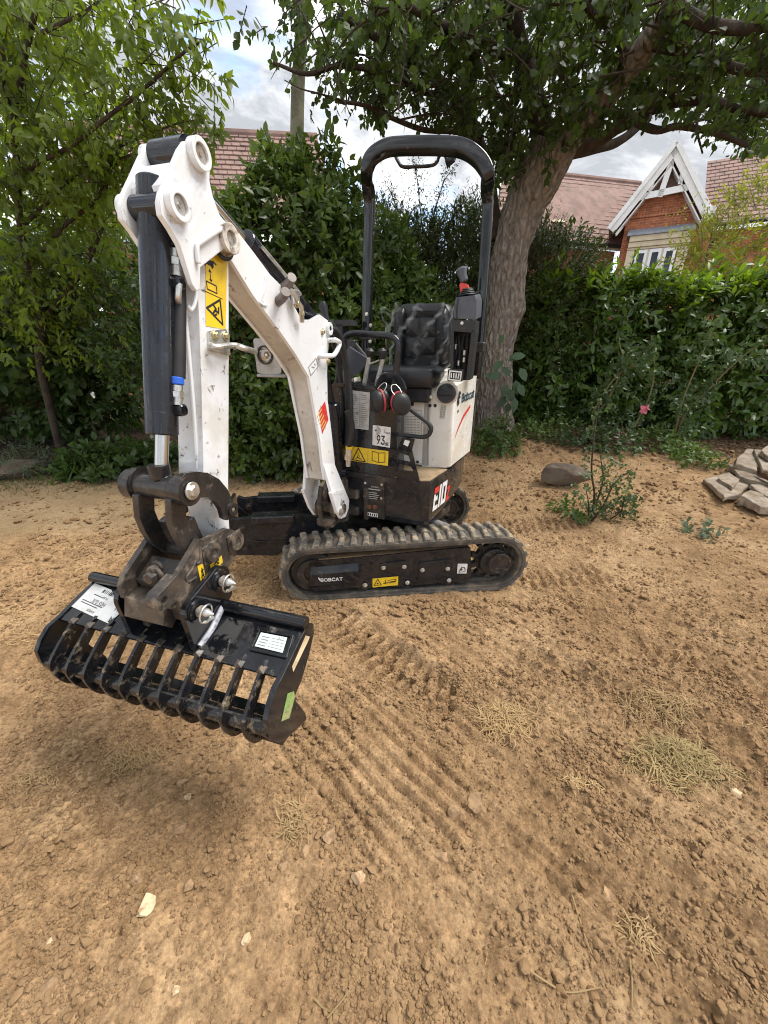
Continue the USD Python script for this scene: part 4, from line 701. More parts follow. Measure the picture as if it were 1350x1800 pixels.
# yellow two-panel warning print
P = [Bm(*(lambda q: (q[0], .042, q[1]))(Pb(*p, .042))) for p in ((361.5, 573), (396, 579), (399, 450), (360.5, 441))]
yl = obj('sticker', quad_decal(P), 'decal_yellow', dip, smooth=False, label='tall yellow two-panel warning sticker on the dipper')
d = Decal(P[0], P[1] - P[0], P[3] - P[0]); w_, h_ = d.w, d.h
def X(u, v): return (u * w_, v * h_)
def quadmap(poly):  # shear the print with the sticker's real corners
    return poly
ink = [d.shape(seg(X(.0, .47), X(1.0, .42), .002)), d.shape(Polygon([X(.14, .245), X(.86, .06), X(.86, .40)]).exterior.buffer(.0028)),
       d.shape(LineString([X(.45, .2), X(.6, .26), X(.5, .3)]).buffer(.003)), d.shape(LineString([X(.55, .24), X(.7, .21), X(.74, .28)]).buffer(.003)), d.shape(seg(X(.5, .17), X(.62, .19), .005)),
       d.shape(Point(*X(.2, .885)).buffer(.0055)), d.shape(seg(X(.3, .865), X(.72, .845), .014)), d.shape(seg(X(.33, .835), X(.3, .80), .005)), d.shape(seg(X(.62, .84), X(.64, .79), .006)), d.shape(seg(X(.68, .89), X(.86, .855), .004)),
       d.shape(seg(X(.5, .76), X(.5, .62), .0025)), d.shape(Polygon([X(.42, .735), X(.58, .73), X(.5, .775)])), d.shape(Polygon([X(.42, .645), X(.58, .64), X(.5, .60)])), d.shape(Polygon([X(.27, .50), X(.74, .475), X(.74, .575), X(.27, .60)]).exterior.buffer(.0016))]
obj('sticker_print', ink, 'decal_ink', yl, smooth=False)

# ---- bucket cylinder in front of the dipper with hoses and fittings
cs0, cs1 = np.array([*Pb(272, 345, 0)]), np.array([*Pb(285, 762, 0)])
dq = unit(cs1 - cs0); c0, c1 = cs0 - dq * .03, cs1
def b3(q, w=0.0): return (q[0], w, q[1])
cy = obj('bucket_cylinder', [Bm.tr(cyl(b3(c0), b3(c1), .0375, 36, ch=.004)), Bm.tr(cyl(b3(c1 - dq * .055), b3(c1 + dq * .003), .0385, 36, ch=.003)), Bm.tr(cyl(b3(PB, -.034), b3(PB, .05), .028, 28))], 'cylinder_black', dig)
rend = R_
obj('piston_rod', Bm.tr(cyl(b3(c1), b3(rend + (-.002, .03)), .0165, 24)), 'chrome_rod', cy)
hx = [Pb(*p, .035) for p in ((308, 430), (311, 500), (312, 560), (312, 640), (313, 700), (313, 718))]
for nm, mt, a, b_, r in (('hose_fitting', 'zinc', (310, 438), (311, 486), .0125), ('hose_fitting', 'zinc', (312, 676), (313, 712), .0125)):
    p, q = Pb(*a, .04), Pb(*b_, .04); dd = q - p
    obj(nm, [Bm.tr(cyl(b3(p, .04), b3(p + dd * .35, .04), r, 16, ch=.002)), Bm.tr(cyl(b3(p + dd * .35, .04), b3(p + dd * .62, .04), r * 1.2, 6)), Bm.tr(cyl(b3(p + dd * .62, .04), b3(q, .04), r * .9, 16))], mt, cy)
p, q = Pb(311, 495, .03), Pb(312, 664, .035)
obj('hydraulic_hose', Bm.tr(tube([b3(p + (-.01, .0), .025), b3(p * .8 + q * .2 + (-.008, 0), .03), b3(q, .038)], .0165, 16)), 'hose_rubber', cy)
obj('hydraulic_hose', Bm.tr(tube(spline([b3(Pb(308, 436, .04), .04), b3(Pb(302, 400, .02), .02), b3(Pb(300, 370, 0), .0)], 5), .012, 12)), 'hose_rubber', cy)
p, q = Pb(311.5, 663, .04), Pb(312, 676, .04); obj('hose_collar', Bm.tr(cyl(b3(p, .04), b3(q, .04), .0155, 20, ch=.002)), 'blue_plastic', cy, label='blue collar on the hydraulic hose')
for a, b_ in (((300, 499), (318, 501)), ((305, 720), (321, 722))):
    p, q = Pb(*a, .02), Pb(*b_, .03); obj('port_block', [Bm.tr(cyl(b3(p, .0), b3(p, .055), .014, 16, ch=.003)), Bm.tr(rbox(b3(p, .04), (.028, .03, .028), .005))], 'cylinder_black', cy)
q = Pb(309, 516, .03); obj('elbow_pipe', Bm.tr(tube(spline([b3(q + (.005, .02), .05), b3(q + (.012, -.012), .045), b3(q + (-.005, -.02), .03), b3(q + (-.02, .0), .02)], 5), .0075, 10)), 'zinc', cy)

# ---- arm cylinder on top of the boom, from its apex bracket up to the ears
ab = np.array([ap[0] + .015, ap[1] + .005]); ae = np.array([PA[0] - .02, PA[1] - .005]); dv = ae - ab; k1 = ab + dv * .66
off = unit(np.array([-dv[1], dv[0]])) * (1 if -dv[1] < 0 else 1)
if off[1] < 0: off = -off
ab2, k2, ae2 = ab + off * .006, k1 + off * .006, ae
ac = obj('arm_cylinder', [Bm.tr(cyl(b3(ab2), b3(k2), .033, 28, ch=.004)), Bm.tr(cyl(b3(k2 - unit(dv) * .06), b3(k2 + unit(dv) * .004), .036, 28, ch=.003)), Bm.tr(cyl(b3(ab2, -.045), b3(ab2, .045), .034, 24))], 'cylinder_black', dig)
obj('piston_rod', Bm.tr(cyl(b3(k2), b3(ae2), .0165, 20)), 'chrome_rod', ac)
obj('steel_pipe', Bm.tr(tube([b3(k2 - dv * .04 + off * .0, .042), b3(k2 - dv * .2 + off * .0, .045), b3(ab2 + dv * .3 + off * .0, .045)], .006, 10)), 'zinc', ac)
# boom cylinder behind the boom
obj('boom_cylinder', [Bm.tr(cyl((.40, 0, .66), (.44, 0, 1.02), .036, 24, ch=.004)), Bm.tr(cyl((.40, -.05, .645), (.40, .05, .645), .03, 20)), Bm.tr(cyl((.44, 0, 1.02), (.57, 0, 1.30), .016, 16))], 'cylinder_black', dig)
# hoses looping between boom and console
for pts, r in (([(.56, .045, 1.36), (.46, .06, 1.33), (.40, .075, 1.16), (.42, .09, .98), (.44, .09, .84), (.44, .07, .70)], .013), ([(.57, .02, 1.38), (.44, .03, 1.36), (.37, .05, 1.2), (.38, .06, 1.0), (.40, .05, .78)], .014), ([(.58, -.02, 1.39), (.46, -.02, 1.40), (.36, 0, 1.25), (.36, .02, 1.0), (.37, .0, .75)], .013), ([(.47, .09, .99), (.45, .105, .92), (.455, .10, .86), (.45, .085, .80), (.45, .08, .76)], .015)):
    obj('hydraulic_hose', Bm.tr(tube(spline(pts, 7), r, 12)), 'hose_rubber', dig)
obj('hose_fitting', [Bm.tr(cyl((.45, .085, .80), (.45, .08, .755), .017, 16)), Bm.tr(cyl((.45, .08, .76), (.448, .078, .735), .019, 6)), Bm.tr(cyl((.448, .078, .735), (.446, .076, .70), .014, 14))], 'zinc', dig)
obj('hose_collar', Bm.tr(cyl((.451, .086, .81), (.45, .085, .797), .0185, 18)), 'decal_yellow', dig, label='yellow collar on the boom hose')

# ---- work lamp on the far side of the boom
lc = Pbs(466, 624, .72); lw, lz = lc; f0 = .72
lampb = obj('work_lamp', [plate(Bm, rpoly([(lw - .05, lz + .065), (lw + .07, lz + .065), (lw + .07, lz - .075), (lw - .05, lz - .075)], .012).difference(Point(lw, lz).buffer(.034)), f0 - .004, f0, 'yz'), Bm.tr(rbox((f0 - .03, lw + .01, lz - .085), (.05, .14, .012), .004))], surf('bracket_grey', (.33, .335, .34), (.25, .25, .25), 20, rough=.35, metallic=.3, edge=.003) or 'bracket_grey', dig)
th = np.linspace(0, 2 * np.pi, 29)[:-1]
prof = [(.032, 0), (.027, -.018), (.016, -.03), (.004, -.034)]; V = np.concatenate([np.stack([np.full(28, f0 + d_), lw + r * np.cos(th), lz + r * np.sin(th)], 1) for r, d_ in prof]); i = np.arange(28); j = (i + 1) % 28
F = np.vstack([np.vstack([np.stack([k * 28 + i, k * 28 + j, k * 28 + 28 + j], 1), np.stack([k * 28 + i, k * 28 + 28 + j, k * 28 + 28 + i], 1)]) for k in range(3)])
obj('lamp_reflector', [Bm.tr((V, F)), Bm.tr(cyl((f0 - .03, lw, lz), (f0 - .008, lw, lz), .008, 12, ch=.002))], 'reflector', lampb)
obj('lamp_rim', Bm.tr(ring((f0 - .01, lw, lz), (f0 + .006, lw, lz), .038, .031, 32)), 'plastic_black', lampb)
obj('lamp_lens', Bm.tr(cyl((f0 + .001, lw, lz), (f0 + .003, lw, lz), .032, 28)), 'lamp_glass', lampb)

# ---- bucket linkage and quick hitch
def arcband(c, r0, r1, a0, a1, n=14):
    t = np.linspace(a0, a1, n); return [(c[0] + r1 * math.cos(x), c[1] + r1 * math.sin(x)) for x in t] + [(c[0] + r0 * math.cos(x), c[1] + r0 * math.sin(x)) for x in t[::-1]]
for s in (1, -1):
    gl = rpoly([Pb(*p, .085) for p in ((326, 832), (345, 829), (365, 831), (385, 842), (400, 860), (409, 880), (412, 895), (408, 908), (400, 915), (393, 911), (389, 896), (380, 882), (366, 874), (350, 873), (338, 878), (326, 884), (316, 876), (313, 860), (317, 843))], .005)
    o = obj('guide_link', [plate(Bm, gl, min(s * .085, s * .070), max(s * .085, s * .070)), Bm.tr(ring(b3(D1, s * .083), b3(D1, s * .093), .020, .009, 24))], 'worn_steel', dig)
    bolt(Bm, b3(R_, s * .09), 1, .019, s * .014, 'zinc', o); bolt(Bm, b3(D1, s * .084), 1, .008, s * .008, 'bare_steel', o)
    hl = rpoly([Pb(*p, .062) for p in ((300, 878), (313, 872), (327, 882), (327, 905), (334, 925), (348, 944), (362, 958), (372, 972), (364, 984), (352, 980), (338, 976), (324, 966), (312, 945), (303, 920))], .005)
    o2 = obj('bucket_link', [plate(Bm, hl, min(s * .062, s * .042), max(s * .062, s * .042))], 'worn_steel', dig)
obj('link_crossbar', [Bm.tr(cyl(b3(R_ + (0, -.0), -.10), b3(R_, .068), .033, 32, ch=.004)), Bm.tr(ring(b3(R_, .05), b3(R_, .088), .040, .02, 32)), Bm.tr(ring(b3(R_, -.105), b3(R_, -.075), .042, .02, 32)),
    Bm.tr(hull([b3(Pb(*p, 0), w) for p in ((300, 920), (318, 905), (335, 945), (320, 962), (350, 975)) for w in (-.045, .045)])), Bm.tr(cyl(b3(R_ + (0, .028)), b3(R_ + (-.001, .062)), .026, 24))], 'worn_steel', dig)
obj('rod_boot', Bm.tr(cyl(b3(R_ + (0, .02)), b3(R_ + (-.001, .055)), .023, 24, ch=.004)), 'cylinder_black', dig)
# hitch
hp = rpoly([Pb(*p, .085) for p in ((350, 947), (358, 950), (400, 929), (412, 932), (416, 945), (416, 974), (408, 988), (396, 1000), (372, 1024), (345, 1042), (322, 1052), (316, 1060), (310, 1070), (303, 1072), (297, 1050), (302, 1030), (318, 1002), (338, 968))], .004)
hw_ = .085
hit = obj('quick_hitch', [plate(Bm, hp, .068, hw_), plate(Bm, hp, -hw_, -.068), Bm.tr(cyl(b3(D2, -.095), b3(D2, .095), .027, 28)), Bm.tr(cyl(b3(HP, -.095), b3(HP, .095), .026, 28))], 'muddy_steel', dig)
lob = Pb(284, 1054, .085)
obj('hitch_block', [Bm.tr(hull([b3(Pb(*p, .06), w) for p in ((306, 1050), (330, 1030), (318, 1070), (303, 1104), (288, 1100), (288, 1066)) for w in (-.07, .06)])),], 'muddy_steel', hit)
obj('hitch_jaw', [plate(Bm, Point(*lob).buffer(.026, 16).union(Polygon([lob + (0, .026), lob + (-.05, .04), lob + (-.09, -.02), lob + (-.07, -.09), lob + (-.04, -.095), lob + (-.035, -.026), lob + (0, -.026)]).buffer(0)).difference(Point(*lob).buffer(.010)), .062, .094)], 'muddy_steel', hit)
far_pl = rpoly([Pb(*p, -.076) for p in ((268, 958), (282, 962), (296, 985), (282, 1020), (276, 1060), (273, 1102), (259, 1101), (249, 1070), (240, 1032), (233, 1004), (250, 980))], .004)
obj('hitch_cheek', plate(Bm, far_pl, -.088, -.068), 'muddy_steel', hit)
obj('hitch_floor', [Bm.tr(hull([b3(Pb(*p, .03), w) for p in ((318, 985), (330, 1000), (300, 1040), (290, 1030)) for w in (-.068, .068)]))], 'muddy_steel', hit)
for px, py, r in ((279, 1020, .022), (283, 1005, .014)): q = Pb(px, py, 0); bolt(Bm, b3(q + (.0, .02), -.0), 0, r, .03, 'muddy_steel', hit)
for p in (D2, HP): q = obj('hitch_pin', [Bm.tr(ring(b3(p, .085), b3(p, .10), .028, .012, 28)), Bm.tr(cyl(b3(p, .085), b3(p, .097), .0125, 16)), Bm.tr(rbox(b3(p, .0865), (.062, .006, .055), .003))], 'muddy_steel', hit)
obj('weld_trail', [Bm.tr(tube(spline([b3(Pb(*p, .086), .086) for p in pts], 5), .004, 6)) for pts in (((344, 985), (338, 1000), (328, 1015), (331, 1023), (345, 1015)), ((312, 1028), (316, 1040), (330, 1033), (336, 1020)), ((300, 1058), (305, 1045), (312, 1053)), ((352, 962), (352, 985), (346, 992)))], 'muddy_steel', hit)
for pts, lab in ((((346, 994), (356, 991), (362, 1020), (353, 1026)), 'small yellow sticker on the hitch, nearer the bucket'), (((368, 993), (389, 976), (391, 988), (372, 1007)), 'small yellow sticker on the hitch, nearer the arm')):
    P = [Bm(*b3(Pb(*p, hw_), hw_)) for p in (pts[3], pts[2], pts[1], pts[0])]; n_ = np.cross(P[1] - P[0], P[3] - P[0])
    st = obj('sticker', quad_decal(P), 'decal_yellow', hit, smooth=False, label=lab); d = Decal(P[0], P[1] - P[0], P[3] - P[0])
    obj('sticker_print', [d.shape(seg((d.w * .2, d.h * .3), (d.w * .75, d.h * .4), .004)), d.shape(seg((d.w * .3, d.h * .6), (d.w * .8, d.h * .65), .004)), d.shape(LineString([(d.w * .3, d.h * .2), (d.w * .5, d.h * .75), (d.w * .7, d.h * .25)]).buffer(.0015))], 'decal_ink', st, smooth=False)

# ---- rake bucket
BW = .385
T_, M_, N_ = np.array([1.520, .592]), np.array([1.668, .540]), np.array([1.751, .475])
prof = spline([T_, M_, N_, (1.762, .43), (1.742, .375), (1.70, .345), (1.65, .332), (1.615, .322)], 6)
side = Polygon([T_ + (-.006, .018), T_ + (.03, .012), M_ + (.006, .012), N_ + (.006, .006), (1.772, .43), (1.75, .365), (1.70, .332), (1.64, .315), (1.585, .300), (1.59, .325), (1.635, .37), (1.645, .42), (1.625, .47), (1.555, .535)])
side = rpoly([Pb(*p, BW) for p in ((541, 1098), (551, 1096), (552, 1113), (543, 1152), (530, 1196), (519, 1222), (520, 1232), (537, 1254), (539, 1265), (520, 1284), (492, 1306), (481, 1303), (473, 1288), (470, 1268), (476, 1240), (485, 1212), (500, 1183), (520, 1140))], .004)
bk = obj('rake_bucket', [Bm.tr(hull([(*(p + o)[:1], w, (p + o)[1]) for p, o in ((T_, np.array([0, 0])), (M_, np.array([0, 0])), (T_, np.array([-.004, -.011])), (M_, np.array([-.004, -.011]))) for w in (-BW + .006, BW - .006)]))], 'bucket_black', dig)
obj('top_tube', Bm.tr(cyl(b3(T_ + (.012, .010), -BW), b3(T_ + (.012, .010), BW), .017, 20)), 'bucket_black', bk)
for s in (1, -1): sp_ = obj('side_plate', plate(Bm, side, min(s * BW, s * (BW - .014)), max(s * BW, s * (BW - .014))), 'bucket_black', bk)
e0 = prof[6:]
for k in range(11):
    w = -BW + (k + 1) * 2 * BW / 12; wid = .0047
    P = spline([M_ + (-.030, .017), M_ + (.0, .004), N_, (1.760, .43), (1.738, .37), (1.69, .335), (1.64, .322)], 7)
    T = unit(np.gradient(P, axis=0)); Nn = np.stack([T[:, 1], -T[:, 0]], 1); c = np.array([1.64, .44]); Nn = np.where(((c - P) * Nn).sum(1, keepdims=True) < 0, -Nn, Nn)
    dep = np.interp(np.linspace(0, 1, len(P)), [0, .1, .3, .6, .8, 1], [.010, .024, .034, .040, .044, .03])[:, None]
    poly = Polygon(np.vstack([P, (P + Nn * dep)[::-1]])).buffer(0)
    if poly.geom_type != 'Polygon': poly = max(poly.geoms, key=lambda g: g.area)
    obj('tine', plate(Bm, poly, w - wid, w + wid), 'tine_black', bk)
    obj('weld_bead', Bm.tr(hull([(M_[0] + a, w + b_, M_[1] + c_) for a, b_, c_ in ((-.016, -.013, .006), (-.016, .013, .006), (.004, -.012, .0), (.004, .012, .0), (-.01, 0, .012), (.002, 0, .012))])), 'muddy_steel', bk)
obj('tine_tube', Bm.tr(cyl((1.728, -BW + .01, .432), (1.728, BW - .01, .432), .021, 20)), 'tine_black', bk)
obj('cutting_edge', Bm.tr(hull([(s_, w, z) for s_, z in ((1.70, .331), (1.59, .302), (1.59, .312), (1.70, .345)) for w in (-BW + .008, BW - .008)])), 'bucket_black', bk)
# mounting ears, pins with pointed ends and lynch rings
dT = unit(M_ - T_); nT = np.array([-dT[1], dT[0]]); nT = nT if nT[1] > 0 else -nT
pin1, pin2 = Pb(345, 1073, .115), Pb(385, 1020, .115)
eg = Point(*pin1).buffer(.042, 16).union(Point(*pin2).buffer(.042, 16)).union(Polygon([M_ + (-.01, .0), T_ + (.0, .0), T_ + (-.03, .02), pin2 + (-.042, 0), pin2 + (0, .042), pin1 + (.01, .042), pin1 + (.042, 0)]).buffer(0)).buffer(-.004).buffer(.004)
eg = eg.buffer(.0)
for s in (1, -1):
    er = obj('mounting_ear', [plate(Bm, eg, min(s * .118, s * .102), max(s * .118, s * .102))] + [Bm.tr(ring(b3(p, s * .116), b3(p, s * .124), .031, .015, 28)) for p in (pin1, pin2)], 'bucket_black', bk)
    wl = obj('weld_bead', Bm.tr(tube([b3(M_ + (-.02, .012), s * .122), b3((M_ + T_) / 2 + nT * .004, s * .124), b3(T_ + (.015, .016), s * .122)], .009, 8)), surf('weld_bright', (.45, .46, .50), (.2, .2, .22), 60, rough=.45, metallic=.2) or 'weld_bright', er)
for p in (pin1, pin2):
    po = obj('bucket_pin', [Bm.tr(cyl(b3(p, -.15), b3(p, .147), .011, 20)), Bm.tr(cyl(b3(p, .128), b3(p, .135), .016, 20))], 'bare_steel', bk)
    obj('pin_tip', [Bm.tr(tube([b3(p, .145), b3(p, .149), b3(p, .158), b3(p, .170)], [.0115, .0117, .0075, .0015], 24))], surf('bright_steel', (.62, .62, .60), rough=.3, metallic=.75) or 'bright_steel', po)
    t = np.linspace(0, 2 * np.pi, 22)[:-1]; obj('lynch_ring', [Bm.tr(tube([(p[0] + .026 * math.cos(x) * .9, .145 + .004 * math.sin(x), p[1] - .004 + .026 * math.sin(x)) for x in t], .0025, 6, closed=True)), Bm.tr(cyl((p[0] - .02, .145, p[1] - .03), (p[0] + .012, .147, p[1] - .022), .0055, 10, ch=.0015))], 'zinc', po)
# prints on the bucket
def onback(px, py): 
    n3 = Bm.R.T @ np.array([nT[0], 0, nT[1]]); n3 = nT[0] * BF + np.array([0, 0, nT[1]]); return on_plane(px, py, Bm(T_[0] + nT[0] * .0015, 0, T_[1] + nT[1] * .0015), n3), n3
def bplate(pts): return [onback(*p)[0] for p in pts]
P = bplate(((123, 1065), (192, 1097), (209, 1080), (207, 1061), (196, 1037), (161, 1023)))
n3 = onback(150, 1050)[1]
d = Decal(P[0], P[1] - P[0], unit(P[5] - P[0]) * .1)
if d.n @ n3 < 0: raise SystemExit('label faces inward')
loc2 = [((p - d.o) @ d.x, (p - d.o) @ d.y) for p in P]
lb = obj('sticker', d.shape(Polygon(loc2), .0006), 'decal_white', bk, smooth=False, label='large torn white delivery label with a bar code, upside down on the bucket')
W_, H_ = d.w, (P[5] - P[0]) @ d.y
prn = []; rb = np.random.default_rng(3); x = W_ * .42
for k in range(13):                                                                                # bar code along the far edge
    wd = rb.choice([.0016, .003, .0045]); prn.append(d.shape(sbox(W_ * .30 + k * .0062, H_ * .80, W_ * .30 + k * .0062 + wd, H_ * .93)))
pi = math.pi
prn += [d.text(W_ * .62, H_ * .52, 'HG5 0JX', .0125, rot=pi, squeeze=.8), d.text(W_ * .98, H_ * .60, '016', .0135, rot=pi + .15, squeeze=.8), d.text(W_ * 1.0, H_ * .22, 'A', .016, rot=pi, bold=True), d.text(W_ * .56, H_ * .15, '0769521', .007, rot=pi, squeeze=.8), d.text(W_ * .55, H_ * .70, '71.50', .006, rot=pi)]
for k, (a, b_, yy) in enumerate(((.12, .52, .26), (.10, .60, .34), (.2, .42, .64), (.66, .74, .75))): prn += [d.shape(sbox(W_ * a, H_ * yy, W_ * b_, H_ * yy + .0022))]
obj('label_print', prn, 'decal_ink', lb, smooth=False)
P = bplate(((448, 1136), (497, 1148), (505, 1121), (459, 1112))); d = Decal(P[0], P[1] - P[0], P[3] - P[0])
fp = bplate(((441, 1141), (503, 1155), (514, 1118), (456, 1107))); df = Decal(fp[0], fp[1] - fp[0], fp[3] - fp[0])
fr_ = obj('label_frame', df.shape(Polygon([((p - df.o) @ df.x, (p - df.o) @ df.y) for p in fp]).exterior.buffer(.004), .0002, .005), 'bucket_black', bk)
l2 = obj('sticker', d.shape(Polygon([((p - d.o) @ d.x, (p - d.o) @ d.y) for p in P]), .0008), 'decal_mint', fr_, smooth=False, label='pale green data label inside a welded frame on the bucket')
obj('label_print', [d.shape(sbox(d.w * .06, d.h * (.12 + .2 * k), d.w * .34, d.h * (.12 + .2 * k) + .003)) for k in range(4)] + [d.shape(sbox(d.w * .42, d.h * (.16 + .2 * k), d.w * .9, d.h * (.16 + .2 * k) + .0016)) for k in range(4)] + [d.text(d.w * .62, d.h * .8, 'ADI', .007)], 'decal_grey_ink', l2, smooth=False)
P = bplate(((451, 1107), (513, 1121))); d = Decal(P[0], P[1] - P[0], n3 * 0 + unit(np.cross(n3, P[1] - P[0])) * .02)
obj('stamped_text', d.text(0, 0, 'MADE IN THE UK', d.w / 12.6, bold=True), 'decal_ink', bk, smooth=False)
def onside(px, py): q = Pb(px, py, BW + .0006); return Bm(q[0], BW + .0006, q[1])
for pts, mt, lab in ((((515, 1181), (541, 1127), (544, 1119), (537, 1117), (513, 1172)), 'decal_cream', 'scuffed cream sticker on the bucket side plate'), (((494, 1268), (508, 1262), (518, 1225), (516, 1215), (505, 1219)), 'decal_green', 'scuffed green sticker on the bucket side plate')):
    P = [onside(*p) for p in pts]; d = Decal(P[0], P[1] - P[0], P[-1] - P[0])
    m2 = [((p - d.o) @ d.x, (p - d.o) @ d.y) for p in P]; obj('sticker', (lambda vf: (vf[0], vf[1]))(d.shape(Polygon(m2), .0006 if d.n @ BL > 0 else -.0012)), mt, bk, smooth=False, label=lab)
# ------------------------------------------------------------------ upper body: console, seat, tank, roll bar
def fpoly(pts, f, r=.004): return rpoly([Pf(*p, f) for p in pts], r)
def h3(f, lz): return (f, lz[0], lz[1])
def fdecal(pts, f):
    """Corners lower left, lower right, upper right, upper left, on the plane at f ahead of the slew centre."""
    P = [Hs(*h3(f, Pf(*p, f))) for p in pts]; return Decal(P[0], P[1] - P[0], P[3] - P[0]), P
FC = .375
con = obj('console', [plate(Hs, fpoly(((612, 676), (697, 688), (698, 836), (686, 842), (612, 826)), FC, .003), FC - .12, FC, 'yz'), plate(Hs, fpoly(((583, 675), (612.5, 676), (612.5, 826), (590, 816)), FC - .012, .003), FC - .12, FC - .012, 'yz'),
    plate(Hs, fpoly(((586, 672), (696, 683), (697, 690), (585, 678)), FC, .002), FC - .14, FC + .004, 'yz')], 'black_paint', dig)
l, z = Pf(600, 692, FC - .012); bolt(Hs, (FC - .012, l, z), 0, .008, .008, 'zinc', con)
obj('console_trim', [plate(Hs, fpoly(((612, 828), (697, 842), (697, 848), (683, 849), (612, 838)), FC + .006, .003), FC - .05, FC + .005, 'yz')], 'chassis_black', con)
obj('mud_smear', [], 'floor_mud', con) if False else None
# prints on the console
d, P = fdecal(((616.5, 752), (648, 756), (650.5, 690), (619, 686)), FC + .0012); s1 = obj('sticker', quad_decal(P, .0006), 'decal_grey', con, smooth=False, label='grey instruction sheet sticker of small print on the console')
w_, h_ = d.w, d.h; rk = np.random.default_rng(7); pr = [d.shape(seg((w_ * .5, h_ * .02), (w_ * .5, h_ * .98), .0016))]
for c in (0.06, 0.55):
    for k in range(17):
        y = h_ * (.06 + .052 * k)
        if rk.uniform() < .9: pr.append(d.shape(sbox(w_ * c, y, w_ * (c + rk.uniform(.18, .39)), y + .0028)))
pr.append(d.shape(Point(w_ * .36, h_ * .42).buffer(.006)))
obj('sticker_print', pr, 'decal_grey_ink', s1, smooth=False)
d, P = fdecal(((654.5, 782), (685.5, 787), (687, 751), (655.5, 747)), FC + .0012); s2 = obj('sticker', quad_decal(P, .0006), 'decal_white', con, smooth=False, label='white noise level sticker reading 93 dB')
w_, h_ = d.w, d.h
obj('sticker_print', [d.text(w_ * .20, h_ * .10, '93', h_ * .44, bold=True, squeeze=.62), d.text(w_ * .70, h_ * .08, 'dB', h_ * .16, bold=True, squeeze=.7), d.text(w_ * .60, h_ * .70, 'L', h_ * .15), d.text(w_ * .72, h_ * .66, 'WA', h_ * .10)] +
    [d.shape(Point(w_ * .2, h_ * .76).buffer(r_).difference(Point(w_ * .2, h_ * .76).buffer(r_ - .002)).intersection(sbox(w_ * .2, 0, w_, h_))) for r_ in (.010, .016, .022)] + [d.shape(Point(w_ * .17, h_ * .76).buffer(.005))], 'decal_ink', s2, smooth=False)
d, P = fdecal(((592, 806), (682, 819), (683, 793), (598, 782)), FC + .0012); s3 = obj('sticker', quad_decal(P, .0006), 'decal_yellow', con, smooth=False, label='long yellow warning sticker with two triangles and an open book')
w_, h_ = d.w, d.h
tri = lambda x0, x1, xm: Polygon([(x0, h_ * .08), (x1, h_ * .06), (xm, h_ * .92)]).exterior.buffer(.0028)
obj('sticker_print', [d.shape(tri(w_ * .04, w_ * .27, w_ * .14)), d.shape(tri(w_ * .32, w_ * .57, w_ * .435)), d.shape(seg((w_ * .62, 0), (w_ * .62, h_), .0012)),
    d.shape(unary_union([Polygon([(w_ * .70, h_ * .22), (w_ * .82, h_ * .14), (w_ * .82, h_ * .76), (w_ * .70, h_ * .84)]).exterior.buffer(.0018), Polygon([(w_ * .94, h_ * .22), (w_ * .82, h_ * .14), (w_ * .82, h_ * .76), (w_ * .94, h_ * .84)]).exterior.buffer(.0018)])),
    d.shape(LineString([(w_ * .10, h_ * .28), (w_ * .16, h_ * .26), (w_ * .2, h_ * .32)]).buffer(.003)), d.shape(LineString([(w_ * .13, h_ * .45), (w_ * .17, h_ * .5), (w_ * .17, h_ * .36)]).buffer(.0018)), d.shape(LineString([(w_ * .43, h_ * .62), (w_ * .43, h_ * .42), (w_ * .41, h_ * .3)]).buffer(.0018)), d.shape(LineString([(w_ * .39, h_ * .2), (w_ * .42, h_ * .28), (w_ * .47, h_ * .22), (w_ * .5, h_ * .2)]).buffer(.0022)), d.shape(seg((w_ * .46, h_ * .42), (w_ * .46, h_ * .3), .0022))], 'decal_ink', s3, smooth=False)
# foot guard plate with two slots, right of the console
slots = [fpoly(((701, 796), (718, 801), (722, 812), (701, 808)), FC, .006), fpoly(((701, 815), (722, 820), (728, 829), (703, 826)), FC, .006)]
fg = fpoly(((707, 768), (729, 772), (724, 791), (738, 847), (697, 842), (697, 793)), FC, .004)
for s in slots: fg = fg.difference(s)
obj('foot_guard', [plate(Hs, fg, FC - .006, FC, 'yz')], 'black_paint', dig)
d, P = fdecal(((709, 781), (717, 785), (721, 775), (712, 773)), FC + .0008); obj('sticker', quad_decal(P), 'decal_white', dig, smooth=False, label='small white sticker on the foot guard')
# grab bar, handle loop, travel levers
fb = FC - .06
obj('grab_bar', Hs.tr(tube(spline([h3(fb, Pf(*p, fb)) for p in ((592, 678), (596, 640), (602, 606), (610, 590), (628, 586), (655, 588), (684, 590), (697, 598), (700, 612), (697, 650), (691, 690))], 6), .0155, 14)), 'black_paint', dig)
f2 = FC - .02
obj('handle_loop', Hs.tr(tube(spline([h3(f2, Pf(*p, f2)) for p in ((695, 706), (712, 713), (735, 730), (753, 744), (758, 754), (753, 765), (742, 768), (720, 766), (698, 763))], 6), .011, 12)), 'plastic_black', dig)
f3 = FC - .10
for a, b_, k in (((640, 678), (649, 626), (651, 612)), ((662, 676), (673, 630), (671, 612))):
    p, q, r = Pf(*a, f3), Pf(*b_, f3), Pf(*k, f3)
    lv = obj('travel_lever', [Hs.tr(cyl(h3(f3, p), h3(f3, q), .0105, 14)), Hs.tr(cyl(h3(f3, p), h3(f3, p * .6 + q * .4), .0115, 14))], 'lever_steel', dig)
    obj('lever_knob', Hs.tr(tube([h3(f3, q - (q - p) * .03), h3(f3, q + (r - q) * .25), h3(f3, q + (r - q) * .7), h3(f3, r)], [.012, .02, .024, .012], 16)), 'plastic_black', lv)
